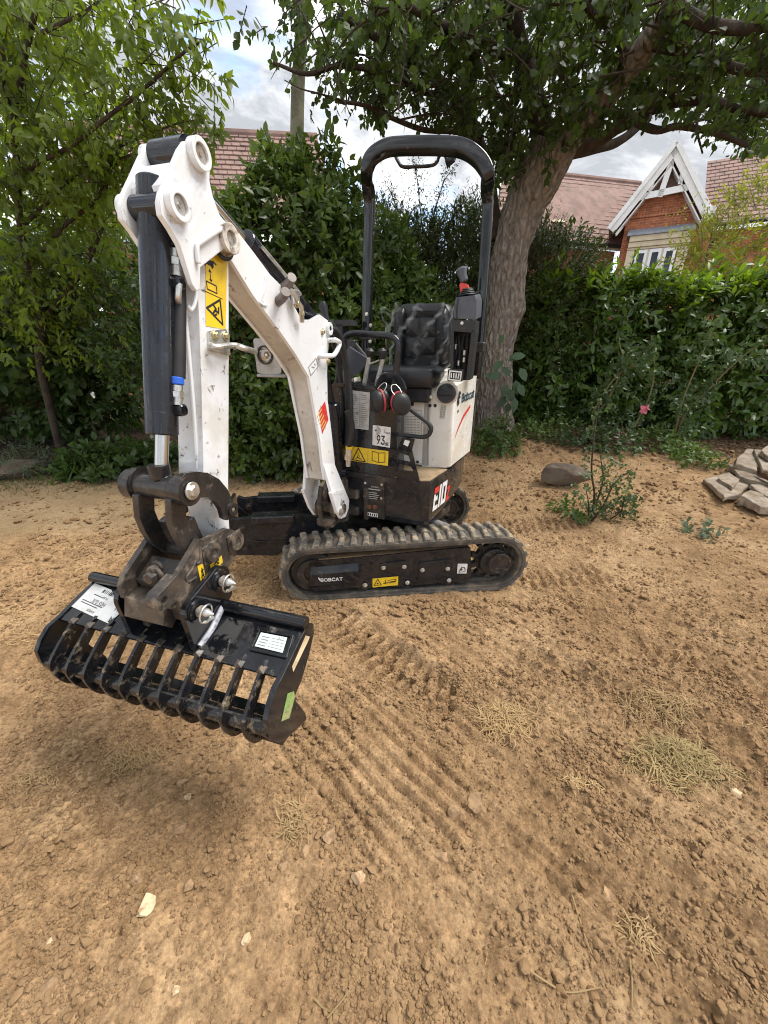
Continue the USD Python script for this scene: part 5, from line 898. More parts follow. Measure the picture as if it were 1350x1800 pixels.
p, q = Pf(650, 640, f3), Pf(668, 633, f3); obj('lever_link', Hs.tr(cyl(h3(f3 + .01, p), h3(f3 + .01, q), .004, 8)), 'lever_steel', dig)

# white engine and tank covers
fw = .125
wl = fpoly(((690, 700), (714, 691), (758, 695), (752, 812), (752, 819), (700, 812)), fw, .004); wr = fpoly(((758, 694), (765, 684), (774, 673), (804, 671), (799, 690), (795, 822), (786, 824), (752.5, 819)), fw, .006)
cv = obj('front_cover', [plate(Hs, wl, fw - .18, fw, 'yz')], 'tank_white', dig)
def tankpt(px, py, f): return h3(f, Pf(px, py, f))
tp = [tankpt(*p, fw - .004) for p in ((754, 700), (762, 686), (775, 674), (788, 674), (790, 822), (753, 818))]
sd = [(fw - .02, Pf(794, 676, fw)[0] + .004, Pf(794, 676, fw)[1] + .0)]
sideP = []
zt0, zb0 = 1.105, .655; zt1, zb1 = 1.155, .675
V = []
for f, l, zb_, zt_ in ((fw, .205, .640, 1.02), (fw, .345, .648, 1.075), (fw - .018, .368, .652, 1.092), (-.20, .425, .672, 1.135), (-.30, .400, .675, 1.145), (-.30, .1, .675, 1.145), (fw - .03, .22, .648, 1.12)):
    V += [(f, l, zb_), (f, l, zt_)]
V += [(fw - .02, .24, 1.085), (fw - .03, .345, 1.105), (-.2, .41, 1.15), (-.29, .1, 1.16)]
tank = obj('tank_cover', Hs.tr(hull(V)), 'tank_white', dig, smooth=40)
a, b_ = Pf(752.5, 700, fw + .001), Pf(752.5, 818, fw + .001); obj('panel_gap', Hs.tr(hull([(fw + .0012, a[0] - .0016, a[1]), (fw + .0012, a[0] + .0016, a[1]), (fw + .0012, b_[0] + .0016, b_[1]), (fw + .0012, b_[0] - .0016, b_[1]), (fw - .004, a[0], a[1]), (fw - .004, b_[0], b_[1])])), 'decal_ink', cv, smooth=False)
for px, py in ((756, 713), (765, 713), (734, 812)): q = Pf(px, py, fw); bolt(Hs, (fw, q[0], q[1]), 0, .007, .006, 'plastic_black', cv)
q = Pf(754, 700, fw); obj('latch', Hs.tr(rbox((fw + .012, q[0], q[1] + .01), (.03, .05, .018), .004)), 'tank_white', cv)
q = Pf(722, 704, fw); obj('key_switch', [Hs.tr(rbox((fw + .004, q[0], q[1]), (.012, .04, .055), .004))], 'plastic_black', cv)
# filler cap
cq = np.array(Pf(784, 692, fw + .02)); cp = obj('filler_cap', [Hs.tr(tube([h3(fw - .01, cq), h3(fw + .015, cq), h3(fw + .038, cq + (0, .006)), h3(fw + .043, cq + (0, .006))], [.048, .050, .045, .03], 32))], 'plastic_black', tank)
obj('cap_grip', Hs.tr(rbox((fw + .044, cq[0], cq[1] + .004), (.012, .075, .02), .005)), 'plastic_black', cp)
obj('cap_recess', Hs.tr(ring((fw - .002, cq[0], cq[1]), (fw + .006, cq[0], cq[1]), .062, .049, 36)), 'tank_white', tank)
d, P = fdecal(((713, 764), (741, 765), (744, 722), (718, 722)), fw + .001); s4 = obj('print_table', [d.shape(Polygon([(0, 0), (d.w, 0), (d.w, d.h), (0, d.h)]).exterior.buffer(.0012))] + [d.shape(sbox(d.w * (.08 + .22 * i), d.h * (.08 + .11 * j), d.w * (.08 + .22 * i) + d.w * .15, d.h * (.08 + .11 * j) + .0035)) for i in range(4) for j in range(7)], 'decal_grey_ink', cv, smooth=False, label='grey fuse table printed on the white cover')
d, P = fdecal(((773.5, 734), (780.5, 735), (781, 714), (774, 713)), fw + .0022); s5 = obj('pictogram', [d.shape(Polygon([(0, 0), (d.w, 0), (d.w, d.h), (0, d.h)]).exterior.buffer(.0013))] + [d.shape(sbox(d.w * .25, d.h * (.1 + .3 * k), d.w * .75, d.h * (.28 + .3 * k)).exterior.buffer(.0012)) for k in range(3)], 'decal_grey_ink', tank, smooth=False)
# maker's lettering and red swoosh on the side of the tank
p0 = Hs(fw - .02, .3685, .98); p1 = Hs(-.20, .4255, .995); e = unit(p1 - p0); up_ = np.array([0, 0, 1.0]); d = Decal(Hs(fw - .045, .3735, .985) , e, up_)
obj('lettering', [d.text(.062, .008, 'Bobcat', .046, lift=.002, bold=True, squeeze=.95)], surf('decal_blue', (.012, .035, .07), (.02, .09, .09), 30, rough=.4) or 'decal_blue', tank, smooth=False, label="maker's name in dark lettering on the white tank cover")
obj('emblem', [d.shape(Polygon([(.0, .02), (.012, .06), (.03, .075), (.045, .062), (.03, .052), (.042, .04), (.022, .035), (.03, .012), (.012, .0)]).buffer(.002), .002), d.shape(Point(.02, -.03).buffer(.008), .002)], 'decal_ink', tank, smooth=False)
sw_ = np.array([(0, -.18), (.05, -.135), (.12, -.085), (.22, -.045), (.22, -.028), (.12, -.065), (.05, -.12)])
obj('stripe', d.shape(Polygon(sw_ + (-.01, .0)).buffer(0), .002), 'decal_red', tank, smooth=False, label='red swoosh below the lettering')
# rear body behind the seat
obj('rear_cover', Hs.tr(hull([(f, l, z) for f, l in ((.0, -.28), (.0, .33), (-.3, .36), (-.44, .2), (-.46, 0), (-.4, -.2)) for z in (.66, 1.0)] + [(-.2, -.2, 1.12), (-.2, .3, 1.12), (-.4, .0, 1.1)])), 'tank_white', dig, smooth=40)
obj('rear_grille', [Hs.tr(rbox((-.05 - .025 * 0 - .0, .436, .70 + .035 * k), (.30, .012, .012), .003)) for k in range(0)] or [Hs.tr(rbox((-.24, .42, .9), (.06, .02, .4), .004))], 'chassis_black', dig)

# seat with thin plastic film left on its back
def pad(pts_f, w):  return None
sb = -.07
def sq(f, pts): return [h3(f, Pf(*p, f)) for p in pts]
back_o = Pf(692, 545, sb), Pf(790, 540, sb)
def cushion(outline, f0_, f1_, bulge, r=.02):
    """Upholstered slab: outline in (l, z), from f0 to f1, edges rounded and the face swelling."""
    p = rpoly(outline, r); rings = []
    for t, ins in ((0, .0), (.15, -.004), (.75, -.004), (.92, .008), (1.0, .026)):
        q = p.buffer(-ins, join_style=1) if ins > 0 else p.buffer(-ins, join_style=1); ex = q.exterior; rings.append([(f0_ + (f1_ - f0_) * t,) + ex.interpolate(k / 48, normalized=True).coords[0] for k in range(48)])
    V = np.array(rings).reshape(-1, 3); c1 = np.array([[f1_ + bulge, p.centroid.x, p.centroid.y]]); c0_ = np.array([[f0_, p.centroid.x, p.centroid.y]]); n = 48; F = []
    for r_ in range(4):
        for j in range(n): k = (j + 1) % n; F += [[r_ * n + j, r_ * n + k, (r_ + 1) * n + k], [r_ * n + j, (r_ + 1) * n + k, (r_ + 1) * n + j]]
    for j in range(n): k = (j + 1) % n; F += [[4 * n + j, 4 * n + k, 5 * n], [k, j, 5 * n + 1]]
    v, f = np.vstack([V, c1, c0_]), np.array(F); tm = trimesh.Trimesh(*Hs.tr((v, f)), process=False); trimesh.repair.fix_normals(tm); return np.array(tm.vertices), np.array(tm.faces)
bo = [Pf(*p, sb) for p in ((694, 548), (704, 535), (780, 533), (789, 540), (793, 600), (789, 640), (770, 655), (706, 652), (693, 636), (690, 590))]
seat_b = obj('seat_back', [cushion(bo, sb - .09, sb - .01, .012)], 'seat_vinyl', dig, smooth=50)
for pts in (((693, 560), (704, 540), (712, 545), (708, 640), (697, 640)), ((771, 545), (785, 543), (790, 600), (785, 638), (773, 640), (769, 590))):
    obj('bolster', cushion([Pf(*p, sb) for p in pts], sb - .05, sb + .04, .012, .012), 'seat_vinyl', seat_b, smooth=50)
for pts in (((707, 537), (779, 536), (777, 556), (710, 557)), ((711, 560), (736, 560), (736, 592), (712, 592)), ((738, 559), (767, 559), (767, 592), (738, 593)), ((711, 595), (736, 595), (736, 628), (713, 628)), ((738, 595), (766, 594), (765, 622), (738, 624))):
    obj('back_panel', cushion([Pf(*p, sb) for p in pts], sb - .04, sb + .008, .010, .012), 'seat_vinyl', seat_b, smooth=50)
def zring(pts_f_l, z0, z1, grow):
    pass
so = Polygon([(-.06, -.06), (-.06, .27), (.12, .285), (.19, .26), (.215, .12), (.20, -.08), (.15, -.15), (-.03, -.14)]).buffer(-.03).buffer(.03)
def zcushion(p, z0, z1, puff):
    rings = []; n = 56
    for t, ins in ((0, .03), (.12, .008), (.35, .0), (.7, .0), (.88, .012), (1, .04)):
        ex = p.buffer(-ins).exterior; rings += [ex.interpolate(k / n, normalized=True).coords[0] + (z0 + (z1 - z0) * t,) for k in range(n)]
    V = np.array(rings); m = len(V) // n; c = p.centroid; V = np.vstack([V, [[c.x, c.y, z1 - puff], [c.x, c.y, z0]]]); F = []
    for r_ in range(m - 1):
        for j in range(n): k = (j + 1) % n; F += [[r_ * n + j, r_ * n + k, (r_ + 1) * n + k], [r_ * n + j, (r_ + 1) * n + k, (r_ + 1) * n + j]]
    for j in range(n): k = (j + 1) % n; F += [[(m - 1) * n + j, (m - 1) * n + k, m * n], [k, j, m * n + 1]]
    tm = trimesh.Trimesh(*Hs.tr((V, np.array(F))), process=False); trimesh.repair.fix_normals(tm); return np.array(tm.vertices), np.array(tm.faces)
seat_p = obj('seat_cushion', [zcushion(so, 1.078, 1.185, .012)], 'seat_vinyl', dig, smooth=50)
obj('seat_base', [Hs.tr(rbox((.05, .08, 1.045), (.24, .32, .08), .01))], 'plastic_black', dig)
q = Pf(714, 672, .318); d = Decal(Hs(.318, q[0], q[1]), HL, [0, 0, 1.0]); obj('lettering', [d.text(0, 0, 'Edison', .022, squeeze=1.0)], 'decal_grey', seat_p, smooth=False) if False else None
# film: a crumpled transparent sheet over the back, its loose corner standing out at the upper left
ff = sb + .065
top_ = [(664, 541), (686, 534), (704, 530), (730, 532), (760, 531), (785, 532), (797, 538)]; bot_ = [(676, 600), (680, 640), (694, 652), (728, 650), (755, 644), (777, 636), (796, 610)]
nu, nv = 41, 33; ut, vt = np.linspace(0, 1, nu), np.linspace(0, 1, nv)
tt, bb = spline(np.array(top_, float), 7), spline(np.array(bot_, float), 7); tt = np.stack([np.interp(ut, np.linspace(0, 1, len(tt)), tt[:, k]) for k in (0, 1)], 1); bb = np.stack([np.interp(ut, np.linspace(0, 1, len(bb)), bb[:, k]) for k in (0, 1)], 1)
V = []; rr = np.random.default_rng(9)
for j, v in enumerate(vt):
    for i, u in enumerate(ut):
        px = tt[i] * (1 - v) + bb[i] * v; wv = meshkit.fbm(np.array([u * 5 + 2.5 * v, v * 3 - 2 * u, 1.3]), 3, 4) - .5
        f = ff + .034 * wv - .02 * abs(u - .5) - (.09 * max(0, .12 - u) * 3) + .011 * math.sin(u * 26 + 7 * v + 9 * wv) + .006 * math.sin(v * 31 - 14 * u + 12 * wv)
        V.append(h3(f, Pf(*px, ff)))
V = np.array(V); i, j = np.meshgrid(np.arange(nu - 1), np.arange(nv - 1)); i, j = i.ravel(), j.ravel(); a = j * nu + i
obj('plastic_film', Hs.tr((V, np.vstack([np.stack([a, a + 1, a + nu + 1], 1), np.stack([a, a + nu + 1, a + nu], 1)]))), 'film', seat_b, smooth=True, label='crumpled clear plastic film still covering the seat back')

# armrest pods: joystick, red collar, hose box
fa = .22
pod = obj('control_pod', [Hs.tr(hull([h3(f, Pf(*p, fa) + np.array([0, dz])) for f, dz in ((fa, 0), (fa - .16, .02)) for p in ((798, 560), (797, 545), (801, 523), (834, 519), (838, 530), (836, 562))]))], 'plastic_grey', dig)
obj('pod_seam', Hs.tr(tube([h3(fa + .001, Pf(*p, fa)) for p in ((806, 523), (803, 540), (803, 560))], .004, 6)), 'plastic_black', pod)
obj('pod_post', [plate(Hs, fpoly(((794, 562), (836, 563), (835, 585), (794, 582)), fa, .003), fa - .12, fa, 'yz'), plate(Hs, fpoly(((793, 582), (798, 582), (796, 672), (791, 668)), fa, .002), fa - .1, fa, 'yz'), plate(Hs, fpoly(((829, 580), (836, 582), (826, 668), (819, 668)), fa, .002), fa - .1, fa, 'yz'), plate(Hs, fpoly(((793, 580), (836, 580), (826, 668), (792, 668)), fa - .11, .002), fa - .125, fa - .11, 'yz')], 'plastic_black', dig)
q = Pf(812, 568, fa); bolt(Hs, (fa, q[0], q[1]), 0, .006, .006, 'zinc', pod)
for pts, r in ((((800, 590), (802, 615), (799, 640), (804, 668)), .009), (((815, 590), (812, 610), (818, 632), (812, 668)), .008), (((822, 590), (820, 620), (816, 640), (818, 668)), .009), (((806, 590), (808, 620), (806, 650), (809, 668)), .007)): obj('control_hose', Hs.tr(tube(spline([h3(fa - .06, Pf(*p, fa - .06)) for p in pts], 5), r, 8)), 'hose_rubber', dig)
for px, py in ((801, 605), (806, 634), (817, 616), (816, 628)): q = Pf(px, py, fa - .045); obj('hose_fitting', Hs.tr(cyl(h3(fa - .045, q), h3(fa - .045, q + (0, -.022)), .008, 12)), 'zinc', dig)
q = [h3(fa - .06, Pf(*p, fa - .06)) for p in ((820, 520), (819, 506), (817, 494), (813, 484), (811, 474), (810, 470))]
js = obj('joystick', [Hs.tr(tube([q[2], q[3], q[4], q[5]], [.017, .02, .026, .014], 18))], 'plastic_grey', dig)
obj('joystick_collar', Hs.tr(hull([tuple(np.array(h3(fa - .06, Pf(*p, fa - .06))) + (df, 0, 0)) for p in ((809, 502), (811, 498), (822, 500), (825, 507), (823, 514), (811, 515)) for df in (-.022, .022)])), 'red_plastic', js, label='red collar of the joystick')
for k, r in enumerate((.042, .038, .034, .03)): obj('boot_fold', Hs.tr(cyl(h3(fa - .06, Pf(821, 520 - 3.2 * k, fa - .06)), h3(fa - .06, Pf(821, 517.4 - 3.2 * k, fa - .06)), r, 20, ch=.003)), 'plastic_black', js)
# far pod on the other side with its joystick behind the boom
fl = .12
obj('control_pod', [Hs.tr(hull([h3(f, Pf(*p, fl)) for f in (fl, fl - .1) for p in ((586, 562), (614, 562), (616, 572), (586, 575))])), plate(Hs, fpoly(((588, 570), (602, 570), (602, 640), (590, 640)), fl, .003), fl - .08, fl, 'yz')], 'plastic_black', dig)
q = [h3(fl + .02, Pf(*p, fl + .02)) for p in ((580, 600), (577, 575), (571, 552), (568, 540), (567, 530))]
obj('joystick', [Hs.tr(tube(q, [.03, .024, .018, .026, .014], 18))] + [Hs.tr(cyl(h3(fl + .02, Pf(579, 596 - 5 * k, fl + .02)), h3(fl + .02, Pf(579, 593 - 5 * k, fl + .02)), .038 - .003 * k, 18, ch=.003)) for k in range(4)], 'plastic_black', dig)
obj('side_panel', [plate(Hs, fpoly(((601, 672), (604, 628), (613, 609), (648, 632), (632, 655), (606, 668)), fl + .12, .004), fl + .1, fl + .12, 'yz')], 'plastic_grey', dig)
obj('pod_bracket', [Hs.tr(tube([h3(fl, Pf(*p, fl)) for p in ((612, 606), (625, 606), (640, 625), (650, 640))], .012, 10)), Hs.tr(rbox(h3(fl, Pf(619, 606, fl)), (.04, .05, .05), .006))], 'plastic_black', dig)
obj('cover_strip', [Hs.tr(hull([h3(f, Pf(*p, fl + .08)) for f in (fl + .08, fl) for p in ((594, 676), (622, 664), (624, 676))]))], 'tank_white', dig)
# small white outlined plate in front of the post
d, P = fdecal(((789, 667), (809, 669), (811, 656), (791, 652)), fa + .03); obj('sticker', [d.shape(Polygon([(0, 0), (d.w, 0), (d.w, d.h), (0, d.h)]).exterior.buffer(.003))] + [d.shape(seg((d.w * (.2 + .2 * k), d.h * .2), (d.w * (.15 + .22 * k), d.h * .8), .006)) for k in range(4)], 'decal_white', dig, smooth=False, label='white pictogram print below the control post')
pbk = Pf(800, 660, fa + .026); obj('pictogram_plate', Hs.tr(rbox((fa + .02, pbk[0], pbk[1]), (.01, .075, .055), .003)), 'plastic_black', dig)

# roll bar: two posts bent forward into a loop
fr0 = -.05
def rectube(path, a, b):
    """Rectangular tube: half sizes a (sideways) and b (in the plane of the bend)."""
    P = np.asarray(path, float); T = unit(np.gradient(P, axis=0)); return P, T
Lb0, Rb0 = Pf(645, 600, fr0), Pf(842, 620, fr0)
fA = .11
pathL = [h3(fr0, Pf(644, 640, fr0)), h3(fr0, Pf(645, 580, fr0)), h3(fr0, Pf(647, 470, fr0)), h3(fr0, Pf(650, 370, fr0)), h3(fr0 + .02, Pf(649, 342, fr0 + .02)), h3(fr0 + .075, Pf(645, 318, fr0 + .075)), h3(fA - .02, Pf(645, 300, fA - .02))]
arch = [(646, 293), (652, 279), (664, 268), (682, 259.5), (705, 257), (740, 256), (775, 256.5), (805, 259), (826, 267), (843, 281), (854, 297), (857, 306)]
pathR = [h3(fA - .02, Pf(857.5, 312, fA - .02)), h3(fr0 + .075, Pf(857, 326, fr0 + .075)), h3(fr0 + .02, Pf(857, 345, fr0 + .02)), h3(fr0, Pf(857, 370, fr0)), h3(fr0, Pf(851, 470, fr0)), h3(fr0, Pf(843, 580, fr0)), h3(fr0, Pf(837, 660, fr0))]
path = np.array(pathL + [h3(fA, Pf(*p, fA)) for p in arch] + pathR); path = spline(path, 5)
T = unit(np.gradient(path, axis=0)); nrm_ = np.zeros_like(T)
for k in range(len(T)):                                          # sideways axis of the section: across the bar, as level as possible towards the front
    a = np.array([1.0, 0, 0.35]); nrm_[k] = unit(a - (a @ T[k]) * T[k])
bn = np.cross(T, nrm_); th = np.linspace(0, 2 * np.pi, 25)[:-1]; sup = lambda x: np.sign(x) * np.abs(x) ** .45
ca, sa = sup(np.cos(th)), sup(np.sin(th)); band = np.interp(np.linspace(0, 1, len(path)), [0, .22, .34, .66, .78, 1], [.025, .025, .030, .030, .025, .025])
V = path[:, None] + ca[None, :, None] * nrm_[:, None] * .027 + sa[None, :, None] * bn[:, None] * band[:, None, None]; k_, n_ = len(path), 24
V = np.vstack([V.reshape(-1, 3)]); F = []
for i in range(k_ - 1):
    for j in range(n_): j2 = (j + 1) % n_; F += [[i * n_ + j, i * n_ + j2, (i + 1) * n_ + j2], [i * n_ + j, (i + 1) * n_ + j2, (i + 1) * n_ + j]]
tm = trimesh.Trimesh(*Hs.tr((V, np.array(F))), process=False); trimesh.repair.fix_normals(tm)
rops = obj('roll_bar', (np.array(tm.vertices), np.array(tm.faces)), 'rops_black', dig, smooth=55)
hb_ = [h3(fr0 + .03, Pf(*p, fr0 + .03)) for p in ((692, 268), (700, 284), (708, 293), (730, 293), (758, 291), (768, 285), (772, 275), (780, 270), (786, 280), (793, 282), (798, 272))]
obj('belt_bar', Hs.tr(tube(spline(hb_, 5), .0075, 8)), 'rops_black', rops)
for px, py in ((788, 280),): q = Pf(px, py, fr0 + .03); obj('bar_bracket', Hs.tr(hull([h3(f, q + np.array(o)) for f in (fr0 + .02, fr0 + .035) for o in ((-.03, .05), (.05, .06), (.03, -.01), (-.005, -.03))])), 'rops_black', rops)
obj('bar_clamp', [Hs.tr(rbox(h3(fr0, Pf(645, 590, fr0)), (.065, .07, .05), .006)), Hs.tr(rbox(h3(fr0, Pf(841, 610, fr0)), (.065, .07, .05), .006))][0:1], 'chassis_black', rops)
obj('bar_clamp', Hs.tr(rbox(h3(fr0, Pf(841, 610, fr0)), (.065, .07, .05), .006)), 'chassis_black', rops)
for px, py in ((651, 572), (644, 552), (650, 600)): q = Pf(px, py, fr0 + .03); bolt(Hs, (fr0 + .026, q[0], q[1]), 0, .008, .008, 'zinc', rops)
# grey sleeved hose at the rear of the tracks
obj('sleeved_hose', [tube(spline([at(p[0], p[1], yy) for p, yy in (((758, 915), 2.12), ((770, 922), 2.10), ((785, 928), 2.06), ((797, 935), 2.0))], 5), .027, 14)] , surf('sleeve_grey', (.22, .21, .20), (.12, .11, .10), 50, rough=.7, bump=.4, bscale=120) or 'sleeve_grey', dig)

# ------------------------------------------------------------------ ear defenders hung on the console
fe = FC + .05
em = thing('ear_defenders', 'black ear defenders with pink-red bands hanging over the corner of the console', 'ear defenders', Hs(*h3(fe, Pf(686, 706, fe))))
for c, ax, tilt, nm in (((668, 705), (-.55, .35), .5, 'a'), ((704, 709), (.55, .35), -.45, 'b')):
    p = np.array(h3(fe, Pf(*c, fe))); o = unit(np.array([.55, ax[0], -.15])); up2 = unit(np.array([.1, -ax[0] * .8, 1.0])); up2 = unit(up2 - (up2 @ o) * o); sd2 = np.cross(o, up2)
    Fm = Frame(Hs(*p), Hs.R.T @ sd2, Hs.R.T @ up2, Hs.R.T @ o)
    def cup(z0, r0, e=1.25, n=28): t = np.arange(n) * 2 * np.pi / n; return np.stack([r0 * np.cos(t), r0 * e * np.sin(t), np.full(n, z0)], 1)
    def loft(rs, n=28):
        V = np.vstack([cup(z_, r_) for z_, r_ in rs] + [[[0, 0, rs[0][0]], [0, 0, rs[-1][0]]]]); F = []; m = len(rs)
        for a_ in range(m - 1):
            for j in range(n): k = (j + 1) % n; F += [[a_ * n + j, a_ * n + k, (a_ + 1) * n + k], [a_ * n + j, (a_ + 1) * n + k, (a_ + 1) * n + j]]
        for j in range(n): k = (j + 1) % n; F += [[k, j, m * n], [(m - 1) * n + j, (m - 1) * n + k, m * n + 1]]
        return Fm.tr((V, np.array(F)))
    obj('ear_cup', loft([(.0, .043), (.014, .046), (.030, .041), (.042, .028), (.045, .012)]), 'plastic_black', em, smooth=40)
    obj('ear_cushion', loft([(-.038, .024), (-.036, .038), (-.025, .044), (-.014, .041)]), 'seat_vinyl', em, smooth=50)
    obj('colour_band', loft([(-.012, .041), (-.011, .0465), (-.003, .0465), (-.002, .042)]), 'pink_plastic', em, smooth=40)
    wr = [Fm(.018, .055, .004), Fm(.02, .068, -.012), Fm(.010, .085, -.03), Fm(-.012, .082, -.03), Fm(-.02, .062, -.012), Fm(-.018, .045, .004)]
    obj('wire_fork', tube(spline(wr, 5), .0022, 6), 'zinc', em)
hbp = [h3(fe - .01, Pf(661, 682, fe - .01)), h3(fe - .04, Pf(666, 668, fe - .04)), h3(fe - .10, Pf(678, 661, fe - .10)), h3(fe - .10, Pf(694, 664, fe - .1)), h3(fe - .05, Pf(706, 672, fe - .05)), h3(fe - .01, Pf(713, 688, fe - .01))]
obj('headband', Hs.tr(tube(spline(hbp, 6), .012, 10, ell=(1.6, .5))), 'seat_vinyl', em)
# ------------------------------------------------------------------ foliage tools
def leafmesh(P, T, N, L, W, curl=.18, fold=.22, lite=False):
    """Leaf blades: base point, direction along the midrib, upper normal, length, width; folded along the midrib and curling down."""
    n = len(P); T = unit(T); N = unit(N - (N * T).sum(1, keepdims=True) * T); Bv = np.cross(N, T)
    L, W = np.broadcast_to(L, (n,))[:, None], np.broadcast_to(W, (n,))[:, None]
    def pt(t, s, w): return P + T * L * t + Bv * (s * w * W * .5) + N * (abs(s) * fold * w * W * .5 - curl * L * t * t)
    if lite:
        V = np.stack([P, pt(.45, -1, 1), pt(.45, 0, 1), pt(.45, 1, 1), pt(1, 0, 1)], 1); f = np.array([[0, 1, 2], [0, 2, 3], [1, 4, 2], [2, 4, 3]])
    else:
        V = np.stack([P, pt(.3, -1, .95), pt(.3, 0, 1), pt(.3, 1, .95), pt(.68, -1, .8), pt(.68, 0, 1), pt(.68, 1, .8), pt(1, 0, 1)], 1)
        f = np.array([[0, 1, 2], [0, 2, 3], [1, 4, 5], [1, 5, 2], [2, 5, 6], [2, 6, 3], [4, 7, 5], [5, 7, 6]])
    k = V.shape[1]; return V.reshape(-1, 3), (f[None] + (np.arange(n) * k)[:, None, None]).reshape(-1, 3)
def sprigs(B_, A, rng, n=8, ln=.16, L=.075, W=.035, open_=.9, droop=.25, curl=.18, fold=.22, lite=False, jit=.25, up=.0):
    """Leaves spiralling round short twigs: bases, twig directions."""
    m = len(B_); A = unit(A); ref = np.where(np.abs(A[:, 2:3]) < .9, [[0, 0, 1.0]], [[1.0, 0, 0]]); E1 = unit(np.cross(A, ref)); E2 = np.cross(A, E1)
    ln = ln * rng.uniform(.7, 1.3, m); k = np.tile(np.arange(n), m); i = np.repeat(np.arange(m), n); ph = rng.uniform(0, 6.28, m)[i] + k * 2.4 + rng.normal(0, .3, m * n)
    t = (k + rng.uniform(0, .8, m * n)) / n; rad = E1[i] * np.cos(ph)[:, None] + E2[i] * np.sin(ph)[:, None]
    op = open_ * (1.15 - .55 * t)[:, None]; T = unit(A[i] * (1 - .45 * op) + rad * op + np.array([0, 0, -1.0]) * droop + rng.normal(0, jit, (m * n, 3)))
    N = A[i] * .9 + np.array([0, 0, 1.0]) * (.45 + up) - rad * .2 + rng.normal(0, .25, (m * n, 3))
    P = B_[i] + A[i] * (ln[i] * t)[:, None]; s = rng.uniform(.5, 1.2, m * n)
    return leafmesh(P, T, N, L * s, W * s * rng.uniform(.85, 1.15, m * n), curl, fold, lite)
def shell(blobs, n, rng, depth=.3, outbias=1.0, low=-1.0):
    """Points near the surface of a union of ellipsoids (centre, radii), with outward directions."""
    vol = np.array([r[0] * r[1] + r[1] * r[2] + r[0] * r[2] for _, r in blobs]); idx = rng.choice(len(blobs), n, p=vol / vol.sum())
    d = unit(rng.normal(size=(n, 3))); c = np.array([b[0] for b in blobs])[idx]; r = np.array([b[1] for b in blobs])[idx]
    q = 1.0 - depth * rng.uniform(0, 1, n) ** 1.5; q *= 1 + .22 * (meshkit.fbm(d * 2.2 + idx[:, None] * 3.1, 3, 5) - .5) * 2
    p = c + d * r * q[:, None]; o = unit(d / r); keep = np.ones(n, bool)
    for j, (cj, rj) in enumerate(blobs): keep &= ~((((p - cj) / rj) ** 2).sum(1) < (.55 if True else 0)) | (idx == j)
    keep &= p[:, 2] > ground_z(p[:, 0], p[:, 1], False) + .02
    return p[keep], o[keep]
def project(p):
    d = np.asarray(p) - C0; z = d @ FW; return 675 + FPX * d[:, 0] / z, 900 - FPX * (d @ UPV) / z
def blob_at(px, py, y, rx, ry, rz): return (at(px, py, y), np.array([rx, ry, rz]))
leafmat('apple_leaf', (0.05, 0.08, 0.018), (0.16, 0.20, 0.05), .46, .45, .25)
leafmat('maple_leaf', (0.14, 0.20, 0.03), (0.36, 0.42, 0.07), .55, .42, .35)
leafmat('shade_leaf', (0.05, 0.088, 0.02), (0.155, 0.21, 0.05), .36, .4, .4)
leafmat('camellia_leaf', (0.085, 0.135, 0.028), (0.29, 0.35, 0.085), .44, .28, .5)
leafmat('laurel_leaf', (0.07, 0.125, 0.023), (0.23, 0.30, 0.06), .38, .27, .5)
leafmat('laurel_young_leaf', (0.12, 0.20, 0.025), (0.25, 0.34, 0.05), .45, .33, .45)
leafmat('yew_leaf', (0.06, 0.09, 0.02), (0.17, 0.21, 0.05), .25, .45, .3)
leafmat('lime_leaf', (0.24, 0.27, 0.04), (0.48, 0.46, 0.08), .45, .45, .3)
leafmat('back_leaf', (0.13, 0.19, 0.022), (0.32, 0.37, 0.05), .45, .5, .25)
leafmat('climber_leaf', (0.08, 0.13, 0.065), (0.17, 0.22, 0.11), .25, .5, .3)
leafmat('rose_leaf', (0.06, 0.10, 0.035), (0.20, 0.25, 0.11), .35, .4, .4)
leafmat('weed_leaf', (0.07, 0.12, 0.025), (0.22, 0.27, 0.07), .35, .45, .35)
leafmat('litter_leaf', (0.10, 0.06, 0.03), (0.30, 0.20, 0.11), .1, .6, .2)
leafmat('grey_leaf', (0.10, 0.13, 0.07), (0.24, 0.27, 0.16), .25, .55, .25)
M['bark'] = usdkit.material(stage, '/World/Looks/bark', {'g': ('geometry', {}), 'mp': ('mapping', {'scale': (1, 1, .42)}), 'n': ('noise_texture', {'scale': 30.0, 'detail': 9.0, 'roughness': .68, 'distortion': .4}), 'v': ('voronoi_texture', {'feature': 'distance_to_edge', 'scale': 17.0, 'randomness': 1.0}), 'vr': ('map_range', {'from_min': 0.0, 'from_max': .22}), 'r': ('rgb_ramp', {'ramp': [(.28, (.12, .098, .080)), (.42, (.27, .228, .19)), (.56, (.37, .32, .272)), (.72, (.47, .425, .375))]}),
    'm': ('mix', {'mix_type': 'multiply', 'fac': .28}), 'a': ('math', {'math_type': 'multiply_add', 'value2': 1.6}), 'b': ('bump', {'strength': 1.0, 'distance': .03}), 'p': ('principled_bsdf', {'roughness': .95, 'specular_ior_level': .15})},
    [('g.position', 'mp.vector'), ('mp.vector', 'n.vector'), ('mp.vector', 'v.vector'), ('n.fac', 'r.fac'), ('v.distance', 'vr.value'), ('r.color', 'm.color1'), ('vr.result', 'm.color2'), ('m.color', 'p.base_color'), ('n.fac', 'a.value1'), ('vr.result', 'a.value3'), ('a.value', 'b.height'), ('b.normal', 'p.normal')], surface='p.BSDF')
surf('dark_bark', (0.065, 0.050, 0.038), (0.035, 0.028, 0.022), 12, rough=.95, spec=.2, bump=.7, bscale=50, bdist=.02)
